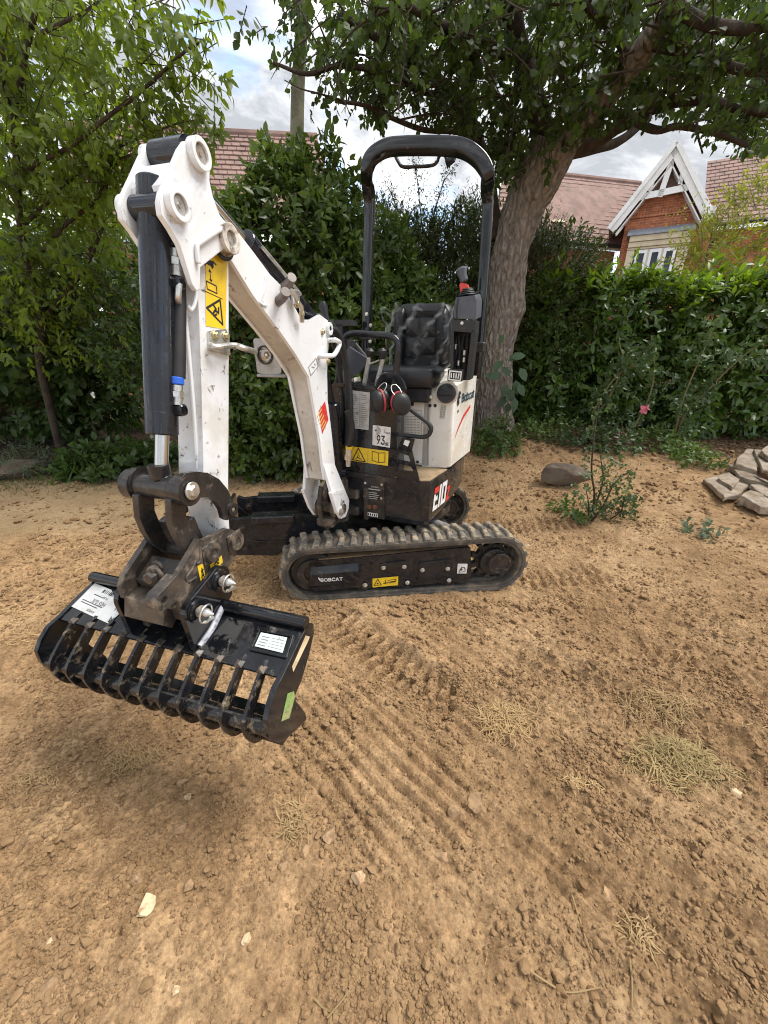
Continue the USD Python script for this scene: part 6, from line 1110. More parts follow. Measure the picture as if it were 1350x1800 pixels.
surf('smooth_bark', (0.20, 0.19, 0.13), (0.11, 0.10, 0.07), 7, rough=.9, spec=.2, dirt=(.12, .14, .06), dscale=6, bump=.4, bscale=40, bdist=.01)
surf('twig', (0.14, 0.10, 0.065), (0.08, 0.06, 0.04), 20, rough=.9, spec=.2)
surf('green_twig', (0.15, 0.16, 0.07), (0.20, 0.13, 0.08), 10, rough=.8, spec=.3)
def limb(path, r0, r1, n=10, sub=6, gnarl=.10, seed=0):
    P = spline(path, sub); k = len(P); r = np.interp(np.linspace(0, 1, k), np.linspace(0, 1, len(np.atleast_1d(r0))) if np.ndim(r0) else [0, 1], r0 if np.ndim(r0) else [r0, r1])
    v, f = tube(P, r, n); q = meshkit.fbm(v * 4.0 + seed, 3, seed) - .5; c = np.vstack([np.repeat(P, n, 0), P[:1], P[-1:]]); v = c + (v - c) * (1 + gnarl * 2 * q)[:, None]
    return v, f

# ------------------------------------------------------------------ old apple tree on the right
rt_ = np.random.default_rng(41); TY = 4.8
def ap3(pts): return [at(px, py, yy) for px, py, yy in pts]
tb = at(868, 752, TY); tb = np.array([tb[0], tb[1], gzs(tb[0], tb[1])])
apple = thing('apple_tree', 'big old apple tree with rough leaning trunk and dark spreading canopy, behind the excavator', 'tree', tb)
trunk_path = [tb - [0, 0, .15], tb + [.0, 0, .02], *ap3([(868, 700, 4.8), (873, 640, 4.8), (880, 570, 4.8), (889, 500, 4.8), (899, 440, 4.78), (915, 380, 4.75), (938, 330, 4.7), (960, 285, 4.65), (975, 250, 4.6)])]
P = spline(trunk_path, 22); k = len(P); rad = np.interp(np.linspace(0, 1, k), [0, .1, .2, .35, .5, .62, .75, .88, 1], [.28, .24, .195, .178, .172, .172, .192, .212, .20]); nn_ = 130
v, f = tube(P, rad, nn_); c = np.vstack([np.repeat(P, nn_, 0), P[:1], P[-1:]]); dv_ = v - c
d3 = unit(dv_ + 1e-9); q = .28 * (meshkit.fbm(v * 2.6, 3, 3) - .5) + .12 * (meshkit.fbm(v * np.array([9, 9, 5.]), 3, 8) - .5)
burl = lambda p, r, h: h * np.exp(-(((v - p) ** 2).sum(1)) / r ** 2)
extra = burl(at(912, 540, TY - .1), .16, .35) + burl(at(893, 462, TY - .24), .07, .30) - burl(at(893, 462, TY - .27), .028, .35) + burl(at(850, 470, TY - .1), .15, .18) + burl(at(905, 620, TY - .15), .12, -.25)
v = c + dv_ * (1 + q + extra)[:, None]
ridge = .030 * (np.abs(meshkit.fbm(v * np.array([20, 20, 7.]), 4, 12) - .5) * -2 + .3) + .016 * np.maximum(meshkit.fbm(v * np.array([34, 34, 16.]), 3, 14) - .5, 0) * 2; v = v + d3 * ridge[:, None]
obj('trunk', (v, f), 'bark', apple, smooth=True)
limbs = [  # path, start radius, end radius
    ([(958, 300, 4.65), (1000, 245, 4.5), (1050, 185, 4.3), (1100, 125, 4.1), (1145, 70, 3.9), (1178, 20, 3.7), (1195, -60, 3.5)], .19, .11),
    ([(960, 290, 4.65), (952, 230, 4.6), (935, 160, 4.5), (915, 90, 4.4), (900, 20, 4.2), (890, -50, 4.0)], .16, .10),
    ([(872, 420, 4.85), (866, 370, 4.9), (860, 325, 4.95), (848, 275, 5.0), (832, 225, 5.0), (812, 185, 5.0), (780, 150, 4.9), (730, 110, 4.7), (670, 70, 4.4), (600, 30, 4.1)], .115, .05),
    ([(1000, 265, 4.6), (1050, 248, 4.6), (1100, 215, 4.5), (1165, 185, 4.4), (1230, 175, 4.2), (1300, 190, 4.1), (1390, 205, 4.0)], .105, .05),
    ([(985, 275, 4.7), (1040, 262, 4.9), (1085, 250, 5.1), (1130, 215, 5.3), (1170, 160, 5.5), (1240, 110, 5.6)], .095, .04),
    ([(1090, 200, 4.5), (1150, 228, 4.3), (1195, 222, 4.2), (1260, 235, 4.1), (1330, 262, 4.0)], .06, .03),
    ([(835, 235, 5.0), (790, 230, 4.8), (745, 228, 4.6), (690, 208, 4.4), (640, 185, 4.2), (590, 178, 4.0)], .05, .02),
    ([(800, 170, 4.9), (740, 160, 4.6), (680, 130, 4.3), (600, 115, 4.1), (540, 130, 4.0), (480, 110, 4.0)], .05, .02),
    ([(920, 110, 4.45), (850, 80, 4.2), (770, 40, 3.9), (700, 0, 3.6), (620, -30, 3.4)], .07, .03),
    ([(1140, 75, 3.9), (1210, 90, 3.7), (1290, 120, 3.6), (1370, 130, 3.5)], .075, .04),
    ([(1110, 115, 4.1), (1080, 60, 3.9), (1030, 10, 3.7), (980, -60, 3.4)], .06, .03),
    ([(1180, 10, 3.7), (1240, 40, 3.5), (1310, 50, 3.3), (1390, 40, 3.2)], .08, .04),
    ([(1230, 176, 4.2), (1225, 225, 4.1), (1235, 270, 4.05)], .025, .012), ([(860, 330, 4.95), (880, 280, 4.8), (900, 255, 4.7)], .03, .015),
    ([(870, 130, 4.5), (860, 190, 4.4), (905, 240, 4.3)], .03, .012), ([(1000, 60, 3.9), (990, 130, 4.0), (1010, 170, 4.1)], .03, .012)]
curves = []
for j, (pp, r0, r1) in enumerate(limbs):
    L3 = ap3(pp); obj('limb', limb(L3, r0 * (.68 if j < 3 else .55), r1 * .55, 14 if r0 > .08 else 9, 6, .16, j), 'bark' if j == 0 else 'dark_bark', apple, smooth=True); curves.append(spline(L3, 12))
sub_t, tw_b, tw_a = [], [], []
for j, cv_ in enumerate(curves):
    m = max(3, int(len(cv_) / (3.4 if j > 1 else 5)))
    for _ in range(m):
        s = cv_[rt_.integers(int(len(cv_) * .25), len(cv_))]; d = unit(rt_.normal(size=3) * [1, .9, .55] + [0, -.15, .05]); ln = rt_.uniform(.35, .95)
        pth = [s]; dd = d.copy()
        for q in range(4): dd = unit(dd + rt_.normal(0, .22, 3) + [0, 0, -.10]); pth.append(pth[-1] + dd * ln / 4)
        sub_t.append((pth, .009)); pth = spline(pth, 5)
        for q in range(int(5 + ln * 10)):
            a = rt_.integers(3, len(pth)); b_ = pth[a]; dr = unit(unit(pth[a] - pth[a - 1]) * .5 + rt_.normal(size=3) * .8); tw_b.append(b_ + rt_.normal(0, .03, 3)); tw_a.append(dr)
# leafy volume of the canopy between the limbs
nv_ = 2500; cp = np.stack([rt_.uniform(560, 1420, nv_), rt_.uniform(-90, 270, nv_), rt_.uniform(3.9, 6.4, nv_)], 1)
dens = np.where(cp[:, 1] < 150, 1.0, np.where(cp[:, 0] > 1040, np.where(cp[:, 1] < 235 + (cp[:, 0] - 1100) * .13, .75, .10), np.where(cp[:, 0] < 640, .25, np.clip(1.0 - (cp[:, 1] - 150) / 110, .05, 1)))) * np.where(cp[:, 0] < 620, np.clip((cp[:, 0] - 430) / 190, .2, 1), 1)
dens *= np.where((cp[:, 1] > 225) & (cp[:, 0] > 640) & (cp[:, 0] < 1040), .12, 1)
keep = rt_.uniform(size=nv_) < dens
cl = np.array([at(*q) for q in cp[keep]])
tw_b += list(cl); tw_a += list(unit(rt_.normal(size=(len(cl), 3)) + [0, -.1, -.1]))
# hanging sprays at the edge of the canopy, against the sky and the roof
for px, py, yy, n_ in ((470, 165, 3.8, 3), (475, 130, 3.8, 3), (445, 15, 3.6, 3), (480, 50, 3.7, 5), (520, 90, 3.9, 6), (500, 150, 3.9, 4), (545, 40, 3.8, 8), (560, 150, 4.0, 4), (600, 190, 4.2, 5), (650, 215, 4.4, 6), (690, 262, 4.5, 9), (755, 232, 4.5, 4), (710, 225, 4.6, 14), (640, 262, 4.5, 5), (752, 318, 4.4, 2), (1080, 290, 4.3, 4), (1105, 255, 4.2, 7), (1135, 240, 4.2, 6), (1240, 270, 4.0, 8), (1290, 265, 4.0, 10), (1330, 285, 4.0, 12), (1010, 265, 4.4, 8), (1050, 300, 4.4, 3), (920, 265, 4.9, 8), (890, 330, 5.1, 8), (905, 300, 5.1, 8), (880, 290, 5.1, 8), (1225, 215, 4.1, 10), (1165, 250, 4.1, 5), (950, 215, 4.2, 8), (970, 240, 4.2, 4)):
    c = at(px, py, yy); e = rt_.normal(0, .10, (n_, 3)); tw_b += list(c + e); tw_a += list(unit(rt_.normal(size=(n_, 3)) + [0, 0, -.5])); sub_t.append(([c + [.26 * (1 if px < 700 else rt_.normal(0, .5)), .08, .22], c + [.10 * (px < 700), .03, .10], c + [0, 0, -.03]], .005))
tw_b, tw_a = np.array(tw_b), np.array(tw_a); X_, Y_ = project(tw_b)
LP = np.vstack([c_[len(c_) // 6:] for c_ in curves[:8] + curves[9:12]]); LR = np.concatenate([np.linspace(r0 * .68, r1 * .6, len(c_))[len(c_) // 6:] for c_, (_, r0, r1) in zip(curves[:8] + curves[9:12], limbs[:8] + limbs[9:12])])
LX, LY = project(LP); LD = (LP - C0) @ FW; TD = (tw_b - C0) @ FW
infront = np.zeros(len(tw_b), bool)
for a in range(0, len(tw_b), 500):
    dd = np.hypot(X_[a:a + 500, None] - LX, Y_[a:a + 500, None] - LY) - LR / LD * FPX; infront[a:a + 500] = ((dd < 16) & (TD[a:a + 500, None] < LD + .12)).any(1)
infront &= rt_.uniform(size=len(X_)) < .42
LOWX, LOWY = [380, 440, 470, 560, 640, 760, 850, 880, 925, 1000, 1060, 1120, 1150, 1185, 1225, 1350], [120, 140, 150, 165, 205, 215, 255, 320, 320, 240, 235, 215, 190, 175, 215, 265]
low = np.interp(X_, LOWX, LOWY)
bad = infront | (Y_ > low) & ~((X_ > 690) & (X_ < 790) & (Y_ < 330) & (Y_ > 285) & (rt_.uniform(size=len(X_)) < .1)) | ((X_ < 640) & (rt_.uniform(size=len(X_)) < np.clip((640 - X_) / 150, .3, .75))) | ((X_ < 850) & (rt_.uniform(size=len(X_)) < .18)) | ((X_ > 560) & (X_ < 760) & (Y_ > 150) & (rt_.uniform(size=len(X_)) < .35)) | ((X_ < 425) & (Y_ > -20)) | ((X_ < 470) & (Y_ > 185)) | ((X_ > 665) & (X_ < 845) & (Y_ > 285) & (tw_b[:, 2] < 3)) | ((X_ > 560) & (X_ < 850) & (Y_ > 300)) | ((Y_ > 320)) | ((X_ > 1050) & (X_ < 1130) & (Y_ > 285)) | ((X_ > 455) & (X_ < 640) & (Y_ > 215)) | ((X_ > 430) & (X_ < 600) & (Y_ > 60) & (rt_.uniform(size=len(X_)) < .3)) | ((X_ > 1130) & (X_ < 1235) & (Y_ > 235))
bad |= rt_.uniform(size=len(X_)) < .05
tw_b, tw_a = tw_b[~bad], tw_a[~bad]
def clear_(pth):
    x_, y_ = project(np.array(pth)); return not ((y_ > np.interp(x_, LOWX, LOWY) + 22).any() or ((x_ < 470) & (y_ > -20)).any())
sub_t = [q for q in sub_t if clear_(q[0])]
obj('twigs', [tube(spline(p_, 3), np.linspace(r_, r_ * .35, 3 * (len(p_) - 1) + 1), 5) for p_, r_ in sub_t] + [sticks(tw_b - unit(tw_a) * .04, tw_b + unit(tw_a) * .12, .004, .002)], 'dark_bark', apple, smooth=True, kind='stuff')
obj('leaves', sprigs(tw_b, tw_a, rt_, 9, .17, .062, .042, .95, .35, .15, .18), 'apple_leaf', apple, smooth=True, kind='stuff')

# climber on the trunk: large soft leaves
cb = at(880, 690, 4.45); climb = thing('climber', 'young climber with soft grey-green oval leaves on the lower trunk of the apple tree', 'climbing plant', cb)
stem = spline([at(888, 745, 4.5), at(893, 700, 4.42), at(890, 660, 4.42), at(882, 625, 4.44), at(872, 615, 4.45)], 6); obj('stem', tube(stem, .006, 6), 'green_twig', climb)
rc = np.random.default_rng(3)
for px, py, L_, a in ((878, 628, .15, -2.4), (888, 640, .14, -.7), (906, 630, .15, .2), (918, 640, .16, -1.0), (874, 655, .15, -2.9), (890, 668, .15, -2.0), (897, 675, .16, -1.2), (908, 660, .16, -1.4), (915, 668, .15, -1.0), (885, 690, .15, -2.2), (905, 690, .17, -1.5), (900, 640, .12, .7), (862, 665, .12, 2.9), (893, 700, .12, -1.7), (880, 612, .10, 1.2)):
    p = at(px - 8 * math.cos(a), py - 8 * -math.sin(a) * -1, 4.38 + rc.uniform(-.08, .05)); T = np.array([[math.cos(a), -.25, math.sin(a)]]); N = np.array([[rc.normal(0, .3), -1.0, .6]])
    obj('leaf', leafmesh(p[None], T, N, L_, L_ * .62, .12, .12), 'climber_leaf', climb, smooth=True)

# tall slim tree trunk left of the excavator's roll bar
s0 = at(522, 330, 6.0); slim = thing('slim_tree', 'tall slim bare grey-green tree trunk rising behind the shrub', 'tree', (s0[0], s0[1], gzs(s0[0], s0[1])))
obj('trunk', limb([np.array([s0[0] - .02, 6.0, .1]), at(520, 330, 6.0), at(522, 240, 6.0), at(524, 150, 6.0), at(530, 60, 6.0), at(537, -60, 6.0)], .095, .06, 18, 6, .05, 4), 'smooth_bark', slim, smooth=True)
rs2 = np.random.default_rng(17); pts = np.array([at(rs2.normal(524, 17), rs2.uniform(-80, 160), 5.9 + rs2.normal(0, .2)) for _ in range(60)]); obj('leaves', sprigs(pts, rs2.normal(size=(60, 3)) + [0, 0, -.4], rs2, 8, .15, .075, .05, .95, .4), 'apple_leaf', slim, smooth=True, kind='stuff')

# ------------------------------------------------------------------ shrubs and hedges
def shrub(name, lab, cat, blobs, n, mt, seed, group=None, lv=7, ln=.16, L=.08, W=.036, depth=.3, droop=.15, open_=.85, stems=(), upb=.35, lite=False, twig_r=.004, base=None, stem_mat='dark_bark', fold=.22, curl=.18, extra=None, jit=.25, mask=None):
    r = np.random.default_rng(seed); p, o = shell(blobs, n, r, depth)
    if mask is not None:
        k = mask(*project(p), p); p, o = p[k], o[k]
    c = np.mean([b[0] for b in blobs], 0) if base is None else np.asarray(base); b0 = np.array([c[0], c[1], gzs(c[0], c[1])]); t = thing(name, lab, cat, b0, group)
    a = unit(o + [0, 0, upb] + r.normal(0, .35, p.shape))
    if stems: obj('stems', [limb(s_[0], s_[1], s_[2], 8, 5, .08, seed) for s_ in stems], stem_mat, t, smooth=True)
    if twig_r: obj('twigs', sticks(p[::3] - a[::3] * ln * .9, p[::3] + a[::3] * ln, twig_r, twig_r * .5), stem_mat, t, smooth=True, kind='stuff')
    ms = [sprigs(p - a * ln * .3, a, r, lv, ln, L, W, open_, droop, curl, fold, lite, jit)]
    if extra is not None: ms.append(extra(r))
    obj('leaves', ms, mt, t, smooth=True, kind='stuff'); return t
# glossy evergreen between the boom and the roll bar
shrub('evergreen_shrub', 'tall glossy dark green shrub right behind the boom of the excavator', 'shrub',
    [blob_at(520, 690, 4.0, .72, .5, .75), blob_at(455, 560, 4.0, .55, .5, .75), blob_at(560, 540, 4.1, .60, .5, .80), blob_at(510, 450, 4.05, .60, .5, .60), blob_at(435, 470, 4.1, .42, .4, .50), blob_at(565, 395, 4.1, .36, .35, .50), blob_at(450, 770, 3.9, .42, .4, .42), blob_at(520, 800, 3.9, .42, .35, .35), blob_at(405, 680, 4.05, .40, .4, .70), blob_at(500, 345, 4.1, .22, .25, .32), blob_at(620, 600, 4.3, .45, .4, .75), blob_at(690, 560, 4.7, .42, .35, .62), blob_at(670, 470, 4.8, .32, .3, .42), blob_at(730, 620, 4.7, .45, .3, .6)],
    7800, 'camellia_leaf', 51, lv=8, L=.085, W=.042, depth=.42, stems=[([at(470 + 25 * k, 835, 4.0), at(475 + 22 * k, 650, 4.05), at(460 + 30 * k, 450, 4.1)], .03, .012) for k in range(4)])
rsp = np.random.default_rng(77)
for k, (pts, lab) in enumerate((([(480, 330, 4.0), (478, 270, 3.95), (462, 215, 3.9)], 'long leafy shoot rising left of the slim trunk from the glossy shrub'), ([(560, 300, 4.0), (575, 280, 3.95), (592, 262, 3.95)], 'leafy shoot rising right of the slim trunk from the glossy shrub'))):
    pass
shrub('camellia_shrub', 'low glossy shrub with small leaves left of the bucket cylinder', 'shrub', [blob_at(235, 640, 3.9, .28, .3, .40), blob_at(245, 540, 3.9, .25, .3, .35), blob_at(230, 590, 4.0, .35, .3, .5)], 420, 'shade_leaf', 52, lv=8, L=.06, W=.028, depth=.45)
yw = shrub('yew_bush', 'dark fine-leaved bush with wispy tops seen through the roll bar', 'bush', [blob_at(745, 500, 5.4, .85, .5, .62), blob_at(680, 470, 5.5, .55, .5, .55), blob_at(820, 470, 5.5, .55, .5, .62), blob_at(760, 600, 5.4, 1.1, .6, .8), blob_at(660, 600, 5.4, .6, .5, .8)], 9000, 'yew_leaf', 53, lv=12, ln=.18, L=.055, W=.022, depth=.7, open_=.75, droop=.05, upb=.6, lite=True,
    extra=lambda r: sprigs(np.array([at(x_, y_, 5.4) for x_, y_ in zip(r.uniform(668, 845, 170), 418 - np.abs(r.normal(0, 38, 170)))]), r.normal(0, .55, (170, 3)) + [.0, 0, 1.0], r, 12, .28, .035, .010, .8, .0, lite=True))
for a in (((745, 420), (738, 360), (732, 305), (728, 290)), ((752, 420), (765, 370), (780, 320), (795, 298)), ((720, 420), (700, 370), (685, 335)), ((780, 420), (800, 375), (828, 345)), ((700, 420), (690, 385), (670, 362))):
    Q = spline([at(x_, y_, 5.3) for x_, y_ in a], 6); obj('wispy_stem', tube(Q, np.linspace(.008, .003, len(Q)), 5), 'dark_bark', yw); qi = Q[3:]; rq = np.random.default_rng(len(Q) + a[0][0]); obj('leaves', sprigs(np.repeat(qi, 3, 0), rq.normal(size=(3 * len(qi), 3)) * .7 + [0, 0, .4], rq, 7, .12, .035, .012, .8, 0, lite=True), 'yew_leaf', yw, smooth=True, kind='stuff')
shrub('yew_bush', 'dark fine-leaved bush growing close to the right side of the apple trunk', 'bush', [blob_at(945, 520, 5.35, .42, .4, .75), blob_at(960, 620, 5.3, .45, .4, .8), blob_at(990, 470, 5.4, .42, .4, .30), blob_at(935, 450, 5.5, .35, .35, .35)], 3000, 'yew_leaf', 54, lv=13, ln=.19, L=.045, W=.016, depth=.45, open_=.75, droop=.1, upb=.5, lite=True)
# cherry laurel hedge on the right
hb_ = []
rh = np.random.default_rng(60)
for x in np.arange(2.05, 6.6, .36):
    for z in np.arange(.30, 1.7, .42): hb_.append((np.array([x + rh.normal(0, .05), 5.35 + .10 * (x - 2) * 0 + rh.normal(0, .07) - .12 * max(0, x - 4.2), z + .05]), np.array([.36, .42, .36])))
front = lambda X_, Y_, p: p[:, 1] < 5.75 - .12 * np.maximum(0, p[:, 0] - 4.2)
lhg = shrub('laurel_hedge', 'long dense cherry laurel hedge with big shiny leaves right of the apple tree', 'hedge', hb_, 11000, 'laurel_leaf', 61, lv=7, ln=.18, L=.115, W=.047, depth=.5, droop=.30, open_=.95, upb=.15, mask=front, base=(3.6, 5.4, 0))
n_ = 420; x = rh.uniform(1.75, 6.4, n_); top_b = np.stack([x, 5.3 + rh.normal(0, .18, n_) - .12 * np.maximum(0, x - 4.2), 1.80 + rh.normal(0, .08, n_) + .05 * np.sin(x * 5)], 1)
obj('young_shoots', sprigs(top_b, rh.normal(0, .32, (n_, 3)) + [0, -.15, 1.0], rh, 8, .20, .125, .05, .85, .0, .15, .25), 'laurel_young_leaf', lhg, smooth=True, label='bright young shoots along the top of the hedge', kind='stuff')
# yellow-green shrub beyond the hedge
shrub('lime_shrub', 'feathery yellow-green shrub behind the hedge at the right edge', 'shrub', [blob_at(1330, 420, 6.3, .75, .5, .75), blob_at(1385, 370, 6.3, .7, .5, .9), blob_at(1255, 445, 6.2, .5, .4, .35), blob_at(1290, 420, 6.3, .5, .4, .55), blob_at(1350, 470, 6.1, .8, .4, .5)], 1500, 'lime_leaf', 63, lv=9, ln=.24, L=.075, W=.022, depth=.7, droop=.15, upb=.4, stem_mat='green_twig',
    extra=lambda r: sprigs(np.array([at(x_, y_, 6.5) for x_, y_ in zip(r.uniform(1185, 1300, 60), r.uniform(375, 470, 60))]), r.normal(0, .6, (60, 3)) + [0, 0, .7], r, 8, .26, .055, .015, .8, .0))
# dark hedge and fence closing the garden at the back left
hl = []
for x in np.arange(-7.0, 2.4, .55):
    for z in np.arange(.4, 2.3, .6): hl.append((np.array([x, 6.1 + rh.normal(0, .12), z]), np.array([.5, .5, .5])))
shrub('back_hedge', 'shaded mass of hedge closing the garden behind the shrubs and the left tree', 'hedge', hl, 7500, 'shade_leaf', 64, lv=7, ln=.22, L=.10, W=.048, depth=.5, base=(-2.5, 6.1, 0), twig_r=0, lite=True, mask=lambda X_, Y_, p: p[:, 1] < 6.3)
fe_ = thing('timber_fence', 'weathered brown timber fence half hidden at the far left', 'fence', (-4.6, 5.0, .1))
surf('fence_wood', (.075, .045, .028), (.045, .028, .02), 14, rough=.9, bump=.3, bscale=60, island=.2)
for k in range(15): x = -6.3 + .16 * k; obj('board', rbox((x, 5.0 + .012 * (k % 2), 1.0), (.15, .018, 1.75), .003), 'fence_wood', fe_)
for x in (-6.3, -4.0): obj('post', rbox((x, 5.06, 1.0), (.09, .09, 1.95), .006), 'fence_wood', fe_)
for z in (.45, 1.5): obj('rail', rbox((-5.15, 5.045, z), (2.4, .04, .08), .004), 'fence_wood', fe_)

# ------------------------------------------------------------------ left tree
rl = np.random.default_rng(71); LT0 = at(68, 692, 4.1); lb0 = np.array([LT0[0], LT0[1], gzs(LT0[0], LT0[1])])
ltree = thing('small_tree', 'small multi-stemmed tree with drooping pointed leaves at the left edge', 'tree', lb0)
lst = [([lb0 - [0, 0, .05], at(70, 640, 4.1), at(74, 585, 4.1), at(68, 530, 4.0), at(50, 470, 3.9), at(36, 400, 3.8), at(30, 300, 3.7), at(26, 215, 3.6), at(40, 120, 3.5), at(62, 20, 3.4)], .038, .014), ([at(72, 600, 4.1), at(80, 560, 4.1), at(110, 520, 4.0), at(150, 470, 3.9), at(180, 400, 3.8)], .03, .012),
    ([at(30, 330, 3.7), at(60, 290, 3.6), at(120, 260, 3.5), at(190, 205, 3.4), at(260, 150, 3.3), at(320, 95, 3.2), at(350, 75, 3.2)], .018, .006), ([at(26, 215, 3.6), at(10, 160, 3.6), at(5, 100, 3.5), at(-20, 20, 3.5)], .02, .01), ([at(36, 400, 3.8), at(90, 350, 3.8), at(140, 300, 3.7), at(185, 270, 3.7), at(250, 240, 3.6), at(330, 210, 3.5)], .016, .006),
    ([at(50, 470, 3.9), at(110, 400, 3.8), at(170, 350, 3.7), at(195, 290, 3.7), at(250, 265, 3.6)], .016, .006), ([at(150, 470, 3.9), at(185, 340, 3.9), at(190, 230, 3.8), at(178, 120, 3.7)], .016, .006), ([at(70, 60, 3.4), at(110, 40, 3.3), at(150, 20, 3.3), at(200, -20, 3.2)], .012, .005)]
for j, (pp, r0, r1) in enumerate(lst): obj('trunk' if j == 0 else 'branch', limb(pp, r0, r1, 9, 6, .06, j + 20), 'dark_bark', ltree, smooth=True)
B_, A_ = [], []
for pp, r0, r1 in lst:
    Q = spline(pp, 8)
    for q in Q[len(Q) // 5:]:
        for _ in range(3): B_.append(q + rl.normal(0, .13, 3)); A_.append(unit(rl.normal(size=3) + [.2, -.1, -.15]))
n_ = 1150; px, py = rl.uniform(-60, 330, n_), rl.uniform(-90, 640, n_); yy = rl.uniform(3.5, 4.6, n_)
lim = np.where(py < 40, 125, np.where(py < 220, 145, np.where(py < 330, 190, np.where(py < 420, 190, 225)))); k = (px < lim) & (rl.uniform(size=n_) < np.where(py > 470, .5, .9))
B_ += [at(*q) for q in zip(px[k], py[k], yy[k])]; A_ += list(unit(rl.normal(size=(k.sum(), 3)) + [.15, -.1, -.15]))
for x_, y_, n2 in ((330, 70, 1), (335, 100, 1), (318, 45, 1), (300, 110, 2), (285, 70, 1), (295, 140, 2), (315, 150, 1), (270, 110, 2), (245, 70, 2), (255, 150, 3), (285, 185, 2), (235, 110, 3), (215, 30, 2), (315, 195, 2), (275, 215, 3), (300, 225, 2), (330, 235, 2), (240, 190, 4), (255, 235, 3), (210, 10, 2), (215, 55, 3), (385, 245, 2), (360, 240, 2), (345, 75, 1)):
    c = at(x_, y_, 3.25); B_ += list(c + rl.normal(0, .05, (n2, 3))); A_ += list(unit(rl.normal(0, .6, (n2, 3)) + [.5, 0, -.2]))
for x_ in np.linspace(330, 345, 0): pass
obj('twigs', sticks(np.array(B_[::2]) - np.array(A_[::2]) * .10, np.array(B_[::2]) + np.array(A_[::2]) * .15, .0035, .002), 'dark_bark', ltree, smooth=True, kind='stuff')
obj('leaves', sprigs(np.array(B_), np.array(A_), rl, 8, .17, .072, .030, .8, .6, .28, .25), 'maple_leaf', ltree, smooth=True, kind='stuff')
shrub('back_tree', 'brighter yellow-green trees crowding behind the small left tree', 'trees', [blob_at(60, 120, 6.8, 1.9, .8, 1.7), blob_at(200, 180, 6.8, 1.2, .8, 1.5), blob_at(-60, 250, 6.6, 1.5, .8, 1.8), blob_at(170, 330, 6.4, 1.1, .7, .9), blob_at(150, 20, 7.0, 1.0, .8, 1.3)], 2600, 'back_leaf', 73, lv=8, ln=.22, L=.10, W=.042, depth=.45, droop=.4, twig_r=0, mask=lambda X_, Y_, p: (X_ < 215) | ((Y_ > 330) & (X_ < 260)))
shrub('shade_shrub', 'dark broad-leaved shrub in deep shade at the foot of the small left tree', 'shrub', [blob_at(30, 520, 4.4, .6, .4, .35), blob_at(140, 500, 4.5, .6, .4, .45), blob_at(60, 600, 4.7, .6, .4, .35), blob_at(190, 560, 4.6, .5, .4, .5), blob_at(-20, 580, 4.4, .5, .4, .5), blob_at(150, 640, 4.8, .7, .4, .4), blob_at(30, 660, 4.9, .9, .3, .35), blob_at(-60, 640, 4.7, .6, .3, .4), blob_at(130, 715, 4.9, .8, .3, .3), blob_at(40, 720, 4.9, .8, .3, .3)], 2000, 'shade_leaf', 74, lv=7, ln=.2, L=.115, W=.06, depth=.5, droop=.45)

# ------------------------------------------------------------------ beds: ground cover, rocks, rose bush, slabs, litter
def patch(name, lab, cat, cx, cy, y0, rx, ry, h, n, mt, seed, L=.05, W=.025, lv=7, droop=.1, kind=None, group=None):
    r = np.random.default_rng(seed); g = on_z(cx, cy, .2) if y0 is None else at(cx, cy, y0); a = r.uniform(0, 6.28, n); q = np.sqrt(r.uniform(0, 1, n)); x, y = g[0] + rx * q * np.cos(a), g[1] + ry * q * np.sin(a)
    z = ground_z(x, y, False) + h * r.uniform(0.02, 1, n) * np.sqrt(np.clip(1 - q ** 2, 0.05, 1)); P = np.stack([x, y, z], 1); A = np.stack([np.cos(a) * q * .8, np.sin(a) * q * .8 - .15, np.full(n, .8)], 1) + r.normal(0, .35, (n, 3))
    t = thing(name, lab, cat, (g[0], g[1], gzs(g[0], g[1])), group); obj('stems', sticks(np.stack([g[0] + (P[::3, 0] - g[0]) * .6, g[1] + (P[::3, 1] - g[1]) * .6, ground_z(P[::3, 0], P[::3, 1], False)], 1), P[::3], .003, .002), 'green_twig', t, smooth=True, kind='stuff')
    obj('leaves', sprigs(P, A, r, lv, .09, L, W, .9, droop), mt, t, smooth=True, kind='stuff'); return t
patch('low_shrub', 'small bright green shrub at the foot of the apple trunk', 'shrub', 868, 790, 4.15, .24, .2, .36, 190, 'weed_leaf', 81, .05, .022)
for k, (px, py, y0, rx, h, n, mt, lab) in enumerate(((940, 775, 4.5, .22, .10, 40, 'weed_leaf', 'small weed between the low shrub and the big rock'), (1020, 780, 4.3, .28, .16, 70, 'rose_leaf', 'weedy green patch just above the big rock'), (1075, 790, 4.2, .25, .20, 70, 'rose_leaf', 'leafy weeds behind the rose bush'), (1165, 790, 4.3, .3, .18, 80, 'weed_leaf', 'green weeds at the foot of the bare tall stems'), (1220, 815, 3.9, .22, .14, 70, 'weed_leaf', 'weedy plant left of the stone slabs'), (960, 745, 4.9, .35, .2, 80, 'camellia_leaf', 'dark low foliage under the left end of the hedge'), (1110, 745, 4.8, .4, .18, 80, 'rose_leaf', 'scrambling rose shoots along the foot of the hedge'), (1000, 925, 2.75, .14, .05, 26, 'weed_leaf', 'flattened green weed in the soil left of the rose bush'), (1210, 990, 2.5, .10, .03, 12, 'grey_leaf', 'small straggly pale weed in the soil at the right'))):
    patch('weed', lab, 'weed', px, py, y0, rx, rx * .8, h, n, mt, 82 + k, .05, .026)
patch('bed_plant', 'leafy dark green plants spilling from the bed left of the bucket cylinder', 'plants', 165, 760, 3.9, .45, .3, .30, 150, 'shade_leaf', 101, .09, .05)
patch('bed_plant', 'silver-grey lavender-like plant at the left edge of the bed', 'plant', 25, 740, 3.9, .35, .3, .26, 220, 'grey_leaf', 102, .045, .008, 9)
